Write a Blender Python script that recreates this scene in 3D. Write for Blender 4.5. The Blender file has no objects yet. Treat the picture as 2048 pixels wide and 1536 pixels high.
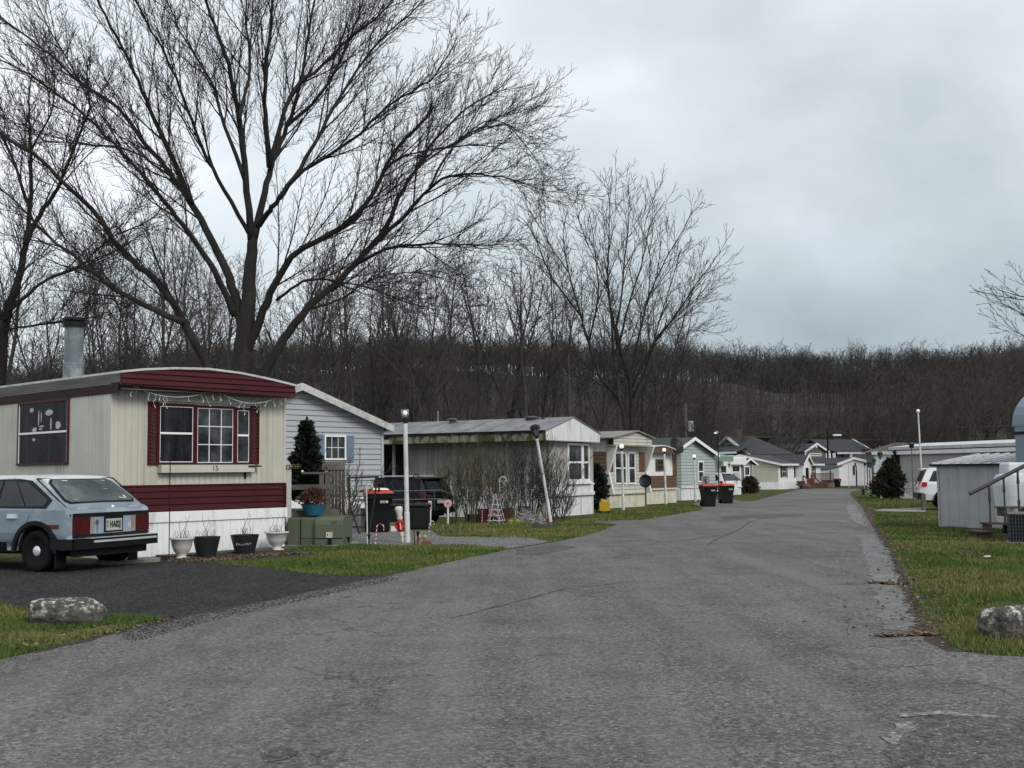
import bpy, bmesh, math, random
import numpy as np
from mathutils import Vector, Matrix, geometry
R = math.radians
sc = bpy.context.scene
COL = sc.collection
rnd = random.Random(11)

# ------------------------------------------------------------------ camera
CAMZ, F = 1.55, 2300.0
PITCH, ROLL = 4.35, -0.6
CR = Matrix.Rotation(R(90 + PITCH), 3, 'X') @ Matrix.Rotation(R(ROLL), 3, 'Z')
CP = Vector((0, 0, CAMZ))
cam_d = bpy.data.cameras.new('camera'); cam = bpy.data.objects.new('camera', cam_d); COL.objects.link(cam)
cam.matrix_world = Matrix.Translation(CP) @ CR.to_4x4()
cam_d.sensor_width = 36; cam_d.lens = 36 * F / 2048; cam_d.clip_end = 4000; cam_d.clip_start = 0.1
sc.camera = cam

def gz(y):                                   # the ground falls gently beyond 25 m
    return -0.0065 * (y - 25) if y > 25 else 0.0
def ray(px, py):                             # direction with y == 1
    d = CR @ Vector(((px - 1024) / F, -(py - 768) / F, -1))
    return d / d.y
def G(px, py, dz=0.0):                       # picture point -> point on the ground
    d = ray(px, py)
    y = (dz - CAMZ) / d.z
    if y > 25:
        y = (dz + 0.0065 * 25 - CAMZ) / (d.z + 0.0065)
    p = CP + d * y
    return Vector((p.x, p.y, gz(p.y) + dz))
def P(px, py, y):                            # picture point at depth y
    return CP + ray(px, py) * y

# ------------------------------------------------------------------ materials
def setin(n, **kw):
    for k, v in kw.items():
        n.inputs[k.replace('_', ' ')].default_value = v
MATS = {}
def lin(c):
    return tuple(c[:3]) + (1.0,)
def mat(name, col, rough=0.7, var=0.12, scale=6.0, bump=0.0, bscale=40.0, metal=0.0, spec=0.4, stretch=(1, 1, 1),
        stain=None, sfac=0.5, sscale=3.0, sstretch=(1, 1, 1), sth=(0.5, 0.65), emit=0.0, coat=0.0, lowstain=None, stripe=None):
    """one procedural surface: base colour with noise, optional stain of a second colour, optional bump"""
    if name in MATS: return MATS[name]
    m = bpy.data.materials.new(name); m.use_nodes = True
    nt = m.node_tree; N = nt.nodes; L = nt.links
    b = N['Principled BSDF']
    setin(b, Roughness=rough, Metallic=metal)
    b.inputs['Specular IOR Level'].default_value = spec
    b.inputs['Coat Weight'].default_value = coat
    tc = N.new('ShaderNodeTexCoord')
    def noise(sc_, st, detail=5, dist=0.0, r=0.6):
        mp = N.new('ShaderNodeMapping'); mp.inputs['Scale'].default_value = st
        L.new(tc.outputs['Object'], mp.inputs['Vector'])
        n = N.new('ShaderNodeTexNoise'); setin(n, Scale=sc_, Detail=detail, Roughness=r, Distortion=dist)
        L.new(mp.outputs['Vector'], n.inputs['Vector'])
        return n
    n1 = noise(scale, stretch)
    mr = N.new('ShaderNodeMapRange'); setin(mr, From_Min=0.3, From_Max=0.7, To_Min=1 - var, To_Max=1 + var)
    L.new(n1.outputs['Fac'], mr.inputs['Value'])
    mul = N.new('ShaderNodeVectorMath'); mul.operation = 'SCALE'; mul.inputs[0].default_value = col[:3]
    L.new(mr.outputs['Result'], mul.inputs['Scale'])
    out = mul.outputs['Vector']
    if stripe:                                # (axis, period, colour, width)
        ax, per, c2, wdt = stripe
        sp = N.new('ShaderNodeSeparateXYZ'); L.new(tc.outputs['Object'], sp.inputs[0])
        ma = N.new('ShaderNodeMath'); ma.operation = 'PINGPONG'; ma.inputs[1].default_value = per / 2
        L.new(sp.outputs['XYZ'.index(ax)], ma.inputs[0])
        lt = N.new('ShaderNodeMath'); lt.operation = 'LESS_THAN'; lt.inputs[1].default_value = wdt / 2
        L.new(ma.outputs[0], lt.inputs[0])
        mx = N.new('ShaderNodeMixRGB'); mx.inputs['Color2'].default_value = lin(c2)
        L.new(lt.outputs[0], mx.inputs['Fac']); L.new(out, mx.inputs['Color1']); out = mx.outputs['Color']
    if stain is not None:
        n2 = noise(sscale, sstretch, 6, 0.3, 0.65)
        r2 = N.new('ShaderNodeMapRange'); setin(r2, From_Min=sth[0], From_Max=sth[1], To_Min=0.0, To_Max=sfac)
        L.new(n2.outputs['Fac'], r2.inputs['Value'])
        mx = N.new('ShaderNodeMixRGB'); mx.inputs['Color2'].default_value = lin(stain)
        L.new(r2.outputs['Result'], mx.inputs['Fac']); L.new(out, mx.inputs['Color1']); out = mx.outputs['Color']
    L.new(out, b.inputs['Base Color'])
    if emit:
        b.inputs['Emission Color'].default_value = lin(col); b.inputs['Emission Strength'].default_value = emit
    if bump:
        n3 = noise(bscale, (1, 1, 1), 4)
        bp = N.new('ShaderNodeBump'); setin(bp, Strength=1.0, Distance=bump)
        L.new(n3.outputs['Fac'], bp.inputs['Height']); L.new(bp.outputs['Normal'], b.inputs['Normal'])
    MATS[name] = m
    return m

# ------------------------------------------------------------------ mesh builder
class MB:
    def __init__(s): s.v = []; s.f = []
    def poly(s, pts):
        i = len(s.v); s.v += [tuple(p) for p in pts]; s.f.append(tuple(range(i, i + len(pts))))
    def box(s, x0, x1, y0, y1, z0, z1):
        s.hexa([(x0, y0, z0), (x1, y0, z0), (x1, y1, z0), (x0, y1, z0), (x0, y0, z1), (x1, y0, z1), (x1, y1, z1), (x0, y1, z1)])
        return s
    def hexa(s, c):
        i = len(s.v); s.v += [tuple(p) for p in c]
        for q in ((3, 2, 1, 0), (4, 5, 6, 7), (0, 1, 5, 4), (1, 2, 6, 5), (2, 3, 7, 6), (3, 0, 4, 7)):
            s.f.append(tuple(i + k for k in q))
    def bar(s, a, b, w, h, up=(0, 0, 1)):     # rectangular bar from a to b
        a = Vector(a); b = Vector(b); d = (b - a).normalized(); up = Vector(up)
        if abs(d.dot(up)) > 0.98: up = Vector((0, 1, 0))
        sx = d.cross(up).normalized() * w / 2; sz = sx.normalized().cross(d) * h / 2
        c = [a - sx - sz, a + sx - sz, b + sx - sz, b - sx - sz, a - sx + sz, a + sx + sz, b + sx + sz, b - sx + sz]
        s.hexa(c); return s
    def tube(s, pts, rad, n=6, cap=True):
        pts = [Vector(p) for p in pts]
        if not hasattr(rad, '__len__'): rad = [rad] * len(pts)
        i0 = len(s.v); prev = None
        for k, p in enumerate(pts):
            d = (pts[min(k + 1, len(pts) - 1)] - pts[max(k - 1, 0)]).normalized()
            if prev is None:
                a = Vector((0, 0, 1)) if abs(d.z) < 0.9 else Vector((1, 0, 0))
                u = d.cross(a).normalized()
            else:
                u = (prev - d * prev.dot(d)).normalized()
            prev = u; w = d.cross(u)
            for j in range(n):
                t = 2 * math.pi * j / n
                s.v.append(tuple(p + (u * math.cos(t) + w * math.sin(t)) * rad[k]))
        for k in range(len(pts) - 1):
            for j in range(n):
                a = i0 + k * n + j; b = i0 + k * n + (j + 1) % n
                s.f.append((a, b, b + n, a + n))
        if cap:
            s.f.append(tuple(i0 + j for j in range(n))[::-1])
            s.f.append(tuple(i0 + (len(pts) - 1) * n + j for j in range(n)))
        return s
    def lathe(s, prof, c=(0, 0, 0), n=16, sx=1.0, sy=1.0, rot=None):
        i0 = len(s.v); c = Vector(c)
        for r, z in prof:
            for j in range(n):
                t = 2 * math.pi * j / n
                q = Vector((r * math.cos(t) * sx, r * math.sin(t) * sy, z))
                if rot is not None: q = rot @ q
                s.v.append(tuple(c + q))
        for k in range(len(prof) - 1):
            for j in range(n):
                a = i0 + k * n + j; b = i0 + k * n + (j + 1) % n
                s.f.append((a, b, b + n, a + n))
        s.f.append(tuple(i0 + j for j in range(n))[::-1])
        s.f.append(tuple(i0 + (len(prof) - 1) * n + j for j in range(n)))
        return s
    def prism(s, poly, fn, t0, t1):           # 2D polygon poly, fn(a, b, t) -> 3D, thickness t0..t1
        if sum(poly[i][0] * poly[(i + 1) % len(poly)][1] - poly[(i + 1) % len(poly)][0] * poly[i][1] for i in range(len(poly))) < 0:
            poly = poly[::-1]
        tri = geometry.tessellate_polygon([[Vector((a, b, 0)) for a, b in poly]])
        i = len(s.v); n = len(poly)
        s.v += [tuple(fn(a, b, t0)) for a, b in poly] + [tuple(fn(a, b, t1)) for a, b in poly]
        for t in tri:
            s.f.append((i + t[0], i + t[1], i + t[2])); s.f.append((i + n + t[2], i + n + t[1], i + n + t[0]))
        for k in range(n):
            k2 = (k + 1) % n
            s.f.append((i + k, i + k2, i + n + k2, i + n + k))
        return s
    def ball(s, c, r, n=10, m=6, sz=1.0):
        prof = [(max(r * math.sin(math.pi * k / m), 1e-4), -r * sz * math.cos(math.pi * k / m)) for k in range(m + 1)]
        return s.lathe(prof, c, n)
    def build(s, name, m, parent=None, smooth=False, bevel=0.0, fix=True, **props):
        me = bpy.data.meshes.new(name); me.from_pydata(s.v, [], s.f)
        if fix:
            bm = bmesh.new(); bm.from_mesh(me)
            bmesh.ops.recalc_face_normals(bm, faces=bm.faces); bm.to_mesh(me); bm.free()
        for mm in (m if isinstance(m, (list, tuple)) else [m]): me.materials.append(mm)
        if smooth:
            me.polygons.foreach_set('use_smooth', [True] * len(me.polygons))
        o = bpy.data.objects.new(name, me); COL.objects.link(o)
        if parent is not None: o.parent = parent
        if bevel:
            md = o.modifiers.new('bevel', 'BEVEL'); md.width = bevel; md.segments = 2; md.limit_method = 'ANGLE'; md.angle_limit = R(40)
            if smooth: pass
        for k, v in props.items(): o[k] = v
        return o

def thing(name, label, cat, loc=(0, 0, 0), rot=0.0, group=None):
    o = bpy.data.objects.new(name, None); COL.objects.link(o)
    o.empty_display_size = 0.1
    o.location = loc; o.rotation_euler = (0, 0, rot)
    o['label'] = label; o['category'] = cat
    if group: o['group'] = group
    return o
def tag(o, label, cat, group=None):
    o['label'] = label; o['category'] = cat
    if group: o['group'] = group
    return o
def copy_tree(o, parent=None):
    c = o.copy(); COL.objects.link(c)
    if parent is not None: c.parent = parent
    for ch in o.children: copy_tree(ch, c)
    return c
def text(name, body, size, m, parent, mw, depth=0.002, align='CENTER', bold=0.0):
    cu = bpy.data.curves.new(name, 'FONT'); cu.body = body; cu.size = size; cu.extrude = depth
    cu.align_x = align; cu.align_y = 'CENTER'; cu.resolution_u = 3; cu.offset = bold
    t = bpy.data.objects.new(name, cu); COL.objects.link(t)
    dg = bpy.context.evaluated_depsgraph_get()
    me = bpy.data.meshes.new_from_object(t.evaluated_get(dg))
    bpy.data.objects.remove(t); bpy.data.curves.remove(cu)
    me.transform(mw); me.materials.clear(); me.materials.append(m)
    o = bpy.data.objects.new(name, me); COL.objects.link(o)
    if parent is not None: o.parent = parent
    return o
def np_mesh(name, V, Fq, m, parent=None, smooth=False, color=None):
    """fast mesh from numpy arrays; Fq is (n,3) or (n,4)"""
    V = np.asarray(V, dtype=np.float32); Fq = np.asarray(Fq, dtype=np.int32)
    k = Fq.shape[1]; me = bpy.data.meshes.new(name)
    me.vertices.add(len(V)); me.vertices.foreach_set('co', V.ravel())
    me.loops.add(Fq.size); me.loops.foreach_set('vertex_index', Fq.ravel())
    me.polygons.add(len(Fq)); me.polygons.foreach_set('loop_start', np.arange(0, Fq.size, k, dtype=np.int32))
    me.polygons.foreach_set('loop_total', np.full(len(Fq), k, dtype=np.int32))
    if smooth: me.polygons.foreach_set('use_smooth', np.ones(len(Fq), dtype=bool))
    me.update(calc_edges=True)
    if color is not None:
        ca = me.color_attributes.new('tint', 'FLOAT_COLOR', 'POINT')
        c4 = np.ones((len(V), 4), dtype=np.float32); c4[:, :3] = color
        ca.data.foreach_set('color', c4.ravel())
    me.materials.append(m)
    o = bpy.data.objects.new(name, me); COL.objects.link(o)
    if parent is not None: o.parent = parent
    return o

# ------------------------------------------------------------------ world, sun, exposure
w = bpy.data.worlds.new('World'); sc.world = w; w.use_nodes = True
nt = w.node_tree; N = nt.nodes; L = nt.links
bg = N['Background']; bg.inputs['Strength'].default_value = 0.1
sky = N.new('ShaderNodeTexSky'); sky.sky_type = 'NISHITA'; sky.sun_disc = False
SUN_EL, SUN_AZ = 36.0, 142.0                       # azimuth from +Y towards +X
sky.sun_elevation = R(SUN_EL); sky.sun_rotation = R(SUN_AZ); sky.air_density = 1.0; sky.dust_density = 3.0
tc = N.new('ShaderNodeTexCoord')
def wnoise(scale, st, detail=6, dist=0.4, loc=(0, 0, 0)):
    mp = N.new('ShaderNodeMapping'); mp.inputs['Scale'].default_value = st; mp.inputs['Location'].default_value = loc
    L.new(tc.outputs['Generated'], mp.inputs['Vector'])
    n = N.new('ShaderNodeTexNoise'); setin(n, Scale=scale, Detail=detail, Roughness=0.5, Distortion=dist)
    L.new(mp.outputs['Vector'], n.inputs['Vector']); return n
n1 = wnoise(4.2, (1, 1, 1.7), 8, 0.15, (0.9, 0.35, 0.6))
cr = N.new('ShaderNodeValToRGB')
e = cr.color_ramp.elements
e[0].position = 0.30; e[0].color = (4.6, 5.1, 5.4, 1)
e[1].position = 0.70; e[1].color = (7.1, 7.4, 7.9, 1)
x = e.new(0.5); x.color = (5.8, 6.2, 6.5, 1)
L.new(n1.outputs['Fac'], cr.inputs['Fac'])
# the cloud deck is thinner and brighter towards the left of the street, darker to the right
sp = N.new('ShaderNodeSeparateXYZ'); L.new(tc.outputs['Generated'], sp.inputs[0])
mr = N.new('ShaderNodeMapRange'); setin(mr, From_Min=-0.45, From_Max=0.25, To_Min=1.26, To_Max=0.97)
L.new(sp.outputs['X'], mr.inputs['Value'])
sm = N.new('ShaderNodeVectorMath'); sm.operation = 'SCALE'
L.new(cr.outputs['Color'], sm.inputs[0]); L.new(mr.outputs['Result'], sm.inputs['Scale'])
# heavier, bluer cloud lies low over the ridge on the right
lowz = N.new('ShaderNodeMapRange'); setin(lowz, From_Min=0.08, From_Max=0.30, To_Min=1.0, To_Max=0.0); lowz.interpolation_type = 'SMOOTHSTEP'; L.new(sp.outputs['Z'], lowz.inputs['Value'])
lowx = N.new('ShaderNodeMapRange'); setin(lowx, From_Min=-0.15, From_Max=0.25, To_Min=0.25, To_Max=1.0); L.new(sp.outputs['X'], lowx.inputs['Value'])
lm = N.new('ShaderNodeMath'); lm.operation = 'MULTIPLY'; L.new(lowz.outputs[0], lm.inputs[0]); L.new(lowx.outputs[0], lm.inputs[1])
lc_ = N.new('ShaderNodeMixRGB'); lc_.blend_type = 'MULTIPLY'; lc_.inputs['Color2'].default_value = (0.61, 0.665, 0.69, 1)
L.new(lm.outputs[0], lc_.inputs['Fac']); L.new(sm.outputs['Vector'], lc_.inputs['Color1'])
mx = N.new('ShaderNodeMixRGB'); mx.inputs['Fac'].default_value = 0.95
L.new(sky.outputs['Color'], mx.inputs['Color1']); L.new(lc_.outputs['Color'], mx.inputs['Color2'])
L.new(mx.outputs['Color'], bg.inputs['Color'])
sd = bpy.data.lights.new('sun', 'SUN'); sd.energy = 1.5; sd.angle = R(22); sd.color = (1.0, 0.96, 0.9)
so = bpy.data.objects.new('sun', sd); COL.objects.link(so)
az, el = R(SUN_AZ), R(SUN_EL)
sdir = Vector((math.sin(az) * math.cos(el), math.cos(az) * math.cos(el), math.sin(el)))
so.rotation_euler = (-sdir).to_track_quat('-Z', 'Y').to_euler()
sc.view_settings.view_transform = 'Standard'; sc.view_settings.look = 'None'
sc.view_settings.exposure = 0.45; sc.view_settings.gamma = 1.0; sc.view_settings.use_curve_mapping = False
sc.cycles.max_bounces = 5; sc.cycles.transparent_max_bounces = 4
# ------------------------------------------------------------------ ground sheets
def subdiv(pts, step, jit, seed):
    rr = random.Random(seed); out = []
    for i in range(len(pts)):
        a = pts[i]; b = pts[(i + 1) % len(pts)]
        n = max(1, min(60, int((b - a).length / step)))
        nrm = Vector((-(b - a).y, (b - a).x)).normalized() if (b - a).length > 0 else Vector((0, 0))
        for k in range(n):
            p = a + (b - a) * (k / n)
            j = (rr.uniform(-1, 1) * jit) if n > 1 else 0
            out.append(p + nrm * j)
    return out
def sheet(name, pts, dz, m, step=0.35, jit=0.05, kind='structure', seed=1):
    pts = [Vector((p[0], p[1])) for p in pts]
    if step: pts = subdiv(pts, step, jit, seed)
    bm = bmesh.new()
    vs = [bm.verts.new((p.x, p.y, 0)) for p in pts]
    for t in geometry.tessellate_polygon([[Vector((p.x, p.y, 0)) for p in pts]]):
        try: bm.faces.new([vs[k] for k in t])
        except ValueError: pass
    bmesh.ops.bisect_plane(bm, geom=bm.verts[:] + bm.edges[:] + bm.faces[:], plane_co=(0, 25, 0), plane_no=(0, 1, 0))
    for v in bm.verts: v.co.z = gz(v.co.y) + dz
    for f in bm.faces:
        f.normal_update()
        if f.normal.z < 0: f.normal_flip()
    me = bpy.data.meshes.new(name); bm.to_mesh(me); bm.free(); me.materials.append(m)
    o = bpy.data.objects.new(name, me); COL.objects.link(o); o['kind'] = kind
    return o, pts

def ground_mat(name, cols, scales, rough=0.9, bump=0.01, bscale=60, vor=None, rot=0.0, streak=0.0, cracks=False, rvar=0.0, spec=0.4, spots=None, grain=0):
    m = bpy.data.materials.new(name); m.use_nodes = True
    nt = m.node_tree; N = nt.nodes; L = nt.links; b = N['Principled BSDF']
    b.inputs['Roughness'].default_value = rough; b.inputs['Specular IOR Level'].default_value = spec
    tc = N.new('ShaderNodeTexCoord')
    def mp(st=(1, 1, 1), rz=0.0):
        k = N.new('ShaderNodeMapping'); k.inputs['Scale'].default_value = st; k.inputs['Rotation'].default_value = (0, 0, rz)
        L.new(tc.outputs['Object'], k.inputs['Vector']); return k.outputs['Vector']
    def noise(s, vec, d=6, r=0.6, dist=0.2):
        n = N.new('ShaderNodeTexNoise'); setin(n, Scale=s, Detail=d, Roughness=r, Distortion=dist); L.new(vec, n.inputs['Vector']); return n.outputs['Fac']
    def rng(v, a, b_, c, d):
        k = N.new('ShaderNodeMapRange'); setin(k, From_Min=a, From_Max=b_, To_Min=c, To_Max=d); L.new(v, k.inputs['Value']); return k.outputs['Result']
    def mixc(f, a, bcol, mode='MIX'):
        k = N.new('ShaderNodeMixRGB'); k.blend_type = mode
        if isinstance(f, float): k.inputs['Fac'].default_value = f
        else: L.new(f, k.inputs['Fac'])
        for sock, val in (('Color1', a), ('Color2', bcol)):
            if isinstance(val, tuple): k.inputs[sock].default_value = lin(val)
            else: L.new(val, k.inputs[sock])
        return k.outputs['Color']
    v0 = mp()
    out = mixc(rng(noise(scales[0], v0), 0.36, 0.62, 0, 1), cols[0], cols[1])
    out = mixc(rng(noise(scales[1], v0, 4), 0.5, 0.68, 0, 0.8), out, cols[2])
    fine = noise(bscale, v0, 3, 0.7)
    g = rng(fine, 0.3, 0.7, 0.55, 1.45)
    gg = N.new('ShaderNodeCombineColor')
    for s_ in ('Red', 'Green', 'Blue'): L.new(g, gg.inputs[s_])
    out = mixc(1.0, out, gg.outputs['Color'], 'MULTIPLY')
    if vor:
        vv = N.new('ShaderNodeTexVoronoi'); vv.inputs['Scale'].default_value = vor; L.new(v0, vv.inputs['Vector'])
        sc_ = N.new('ShaderNodeSeparateColor'); L.new(vv.outputs['Color'], sc_.inputs['Color'])
        h = rng(sc_.outputs['Red'], 0, 1, 0.45, 1.6)
        hh = N.new('ShaderNodeCombineColor')
        for s_ in ('Red', 'Green', 'Blue'): L.new(h, hh.inputs[s_])
        out = mixc(1.0, out, hh.outputs['Color'], 'MULTIPLY')
    if grain:
        g2 = rng(noise(grain, v0, 3, 0.75, 0), 0.34, 0.66, 0.5, 1.5)
        g3 = N.new('ShaderNodeCombineColor')
        for s_ in ('Red', 'Green', 'Blue'): L.new(g2, g3.inputs[s_])
        out = mixc(1.0, out, g3.outputs['Color'], 'MULTIPLY')
    if streak:
        vs = mp((1, 0.06, 1), rot)
        out = mixc(rng(noise(1.3, vs, 4, 0.5, 0.1), 0.45, 0.62, 0, streak), out, tuple(c * 1.7 for c in cols[1]))
        vs2 = mp((1, 0.1, 1), rot)
        out = mixc(rng(noise(2.9, vs2, 5, 0.6, 0.3), 0.52, 0.66, 0, streak), out, tuple(c * 0.5 for c in cols[0]))
    if spots:
        out = mixc(rng(noise(38.0, v0, 1, 0.5, 0), 0.735, 0.76, 0, 0.9), out, spots)
    if cracks:
        dn = N.new('ShaderNodeTexNoise'); setin(dn, Scale=1.1, Detail=5, Roughness=0.6); L.new(v0, dn.inputs['Vector'])
        ad = N.new('ShaderNodeVectorMath'); ad.operation = 'MULTIPLY_ADD'; ad.inputs[1].default_value = (1.6, 1.6, 0)
        L.new(dn.outputs['Color'], ad.inputs[0]); L.new(v0, ad.inputs[2])
        for s_, wd, th in ((0.33, 0.007, 0.44), (1.15, 0.012, 0.55)):
            vo = N.new('ShaderNodeTexVoronoi'); vo.feature = 'DISTANCE_TO_EDGE'; vo.inputs['Scale'].default_value = s_
            L.new(ad.outputs[0], vo.inputs['Vector'])
            c1 = rng(vo.outputs['Distance'], 0.0, wd, 1.0, 0.0)
            msk = rng(noise(0.45, v0, 3), th, th + 0.08, 0, 0.75)
            mm = N.new('ShaderNodeMath'); mm.operation = 'MULTIPLY'; L.new(c1, mm.inputs[0]); L.new(msk, mm.inputs[1])
            out = mixc(mm.outputs[0], out, (0.012, 0.012, 0.012))
    L.new(out, b.inputs['Base Color'])
    if rvar:
        vs = mp((1, 0.25, 1), rot)
        L.new(rng(noise(0.55, vs, 4), 0.42, 0.64, rough, rough - rvar), b.inputs['Roughness'])
    bp = N.new('ShaderNodeBump'); setin(bp, Strength=1.0, Distance=bump)
    L.new(fine, bp.inputs['Height']); L.new(bp.outputs['Normal'], b.inputs['Normal'])
    return m

m_grass = ground_mat('turf', [(0.036, 0.060, 0.012), (0.060, 0.075, 0.020), (0.095, 0.088, 0.035)], (0.8, 2.3), bump=0.02, bscale=45, spec=.08, grain=6)
m_road = ground_mat('asphalt', [(0.082, 0.079, 0.074), (0.112, 0.108, 0.102), (0.058, 0.056, 0.053)], (0.35, 1.3), rough=0.85, bump=0.012,
                    bscale=34, vor=60, rot=R(16), streak=0.26, cracks=True, rvar=0.22, spec=0.35, spots=(0.4, 0.4, 0.4), grain=21)
m_drive = ground_mat('dark millings', [(0.019, 0.0185, 0.018), (0.032, 0.031, 0.030), (0.026, 0.022, 0.020)], (0.6, 2.0), bump=0.02, bscale=42, vor=30, streak=0.3, rot=R(80), grain=11, spec=.15)
m_gravel = ground_mat('grey gravel', [(0.11, 0.11, 0.112), (0.15, 0.15, 0.15), (0.09, 0.085, 0.08)], (0.6, 2.0), bump=0.02, bscale=40, vor=38)
m_soil = ground_mat('soil', [(0.022, 0.017, 0.012), (0.04, 0.03, 0.02), (0.07, 0.05, 0.035)], (3, 9), bump=0.03, bscale=30)
m_conc = ground_mat('path concrete', [(0.2, 0.2, 0.19), (0.26, 0.26, 0.25), (0.15, 0.15, 0.14)], (1, 4), bump=0.003, bscale=60)

# the ground: one sheet to the foot of the hills and beyond
bm = bmesh.new()
ys = [-60, 0, 25, 60, 120, 200, 500, 1500]; xs = [-900, -200, -60, 0, 60, 200, 900]
gv = [[bm.verts.new((x, y, gz(y))) for x in xs] for y in ys]
for j in range(len(ys) - 1):
    for i in range(len(xs) - 1):
        bm.faces.new((gv[j][i], gv[j][i + 1], gv[j + 1][i + 1], gv[j + 1][i]))
me = bpy.data.meshes.new('ground'); bm.to_mesh(me); bm.free(); me.materials.append(m_grass)
o = bpy.data.objects.new('ground', me); COL.objects.link(o); o['kind'] = 'structure'

def px(*pp): return [G(*p).xy for p in pp]
road_right = px((2048, 1316), (1990, 1314), (1925, 1306), (1885, 1284), (1862, 1262), (1840, 1225), (1820, 1175), (1800, 1125), (1783, 1092),
                (1762, 1062), (1745, 1036), (1731, 1014), (1718, 1000), (1704, 990), (1700, 985), (1712, 981.5), (1760, 980.5), (1800, 980))
road_left = px((1800, 976.5), (1640, 977), (1600, 978.5), (1578, 984), (1545, 993), (1505, 1003), (1485, 1003), (1462, 999), (1440, 999),
               (1400, 1003), (1385, 1009), (1405, 1017), (1400, 1021), (1340, 1031), (1290, 1040), (1230, 1042), (1190, 1042), (1186, 1046), (1235, 1050), (1215, 1058),
               (1170, 1073), (1120, 1083), (1045, 1096), (1010, 1101), (920, 1121), (830, 1141), (770, 1152), (680, 1170), (560, 1196),
               (430, 1222), (345, 1237), (230, 1267), (120, 1295), (0, 1322))
road = road_right + road_left + [Vector(p) for p in ((-8, 7.2), (-30, 2), (-30, -25), (30, -25), (30, 9), (8, 10.2))]
sheet('road', road, 0.012, m_road, 0.5, 0.035)
drive = px((345, 1237), (430, 1222), (560, 1196), (680, 1170), (770, 1152), (700, 1153), (620, 1149), (520, 1136), (430, 1128), (330, 1118), (240, 1117), (0, 1128)) + \
        [Vector(p) for p in ((-14, 19), (-14, 14.5), (-8, 13.6))] + px((0, 1214), (130, 1232), (345, 1237))[:-1]
sheet('gravel_driveway', drive, 0.018, m_drive, 0.3, 0.05, seed=3)
pad = px((586, 1094), (700, 1092), (930, 1093), (1010, 1099), (1045, 1094), (1100, 1084), (1060, 1076), (880, 1073), (860, 1062), (740, 1062), (590, 1062))
sheet('gravel_pad', pad, 0.008, m_gravel, 0.3, 0.06, seed=4)
bed = px((300, 1120), (400, 1127), (520, 1121), (600, 1116), (640, 1108), (600, 1101), (560, 1099), (480, 1103), (350, 1112))
sheet('planting_bed', bed, 0.008, m_soil, 0.2, 0.05, seed=5)
sheet('side_path', px((860, 1061), (1050, 1063), (1060, 1057), (860, 1054)), 0.006, m_conc, 0.4, 0.03, seed=6)
sheet('bin_stand_path', px((1735, 1022), (1850, 1024), (1850, 1016), (1765, 1018)), 0.006, m_conc, 0.4, 0.03, seed=7)
sheet('planting_bed_by_trailer', px((880, 1054), (1060, 1055), (1110, 1050), (1100, 1042), (890, 1047)), 0.007, m_soil, 0.3, 0.08, seed=8)

# ---------------------------------------------------------------- scatter helpers
def inpoly(X, Y, poly):
    ins = np.zeros(len(X), bool); n = len(poly)
    for i in range(n):
        x1, y1 = poly[i]; x2, y2 = poly[(i + 1) % n]
        c = ((y1 > Y) != (y2 > Y)) & (X < (x2 - x1) * (Y - y1) / (y2 - y1 + 1e-12) + x1)
        ins ^= c
    return ins
def gzn(Y): return np.where(Y > 25, -0.0065 * (Y - 25), 0.0)
rng_ = np.random.default_rng(7)
def vnoise(X, Y, s, seed=0):                # cheap smooth value noise
    r = np.random.default_rng(seed); T = r.random((64, 64))
    x = X * s; y = Y * s; xi = np.floor(x).astype(int); yi = np.floor(y).astype(int); fx = x - xi; fy = y - yi
    fx = fx * fx * (3 - 2 * fx); fy = fy * fy * (3 - 2 * fy)
    g = lambda a, b: T[a % 64, b % 64]
    return (g(xi, yi) * (1 - fx) + g(xi + 1, yi) * fx) * (1 - fy) + (g(xi, yi + 1) * (1 - fx) + g(xi + 1, yi + 1) * fx) * fy
def vcol_mat(name, rough=0.8, trans=0.0, spec=0.3):
    m = bpy.data.materials.new(name); m.use_nodes = True; nt = m.node_tree
    a = nt.nodes.new('ShaderNodeVertexColor'); a.layer_name = 'tint'; b = nt.nodes['Principled BSDF']
    b.inputs['Roughness'].default_value = rough; b.inputs['Specular IOR Level'].default_value = spec
    nt.links.new(a.outputs['Color'], b.inputs['Base Color']); return m
m_blade = vcol_mat('grass blades', 0.7)
m_stone = vcol_mat('stones', 0.75)
ROADP = [tuple(p) for p in road]; DRIVEP = [tuple(p) for p in drive]; PADP = [tuple(p) for p in pad]
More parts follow.
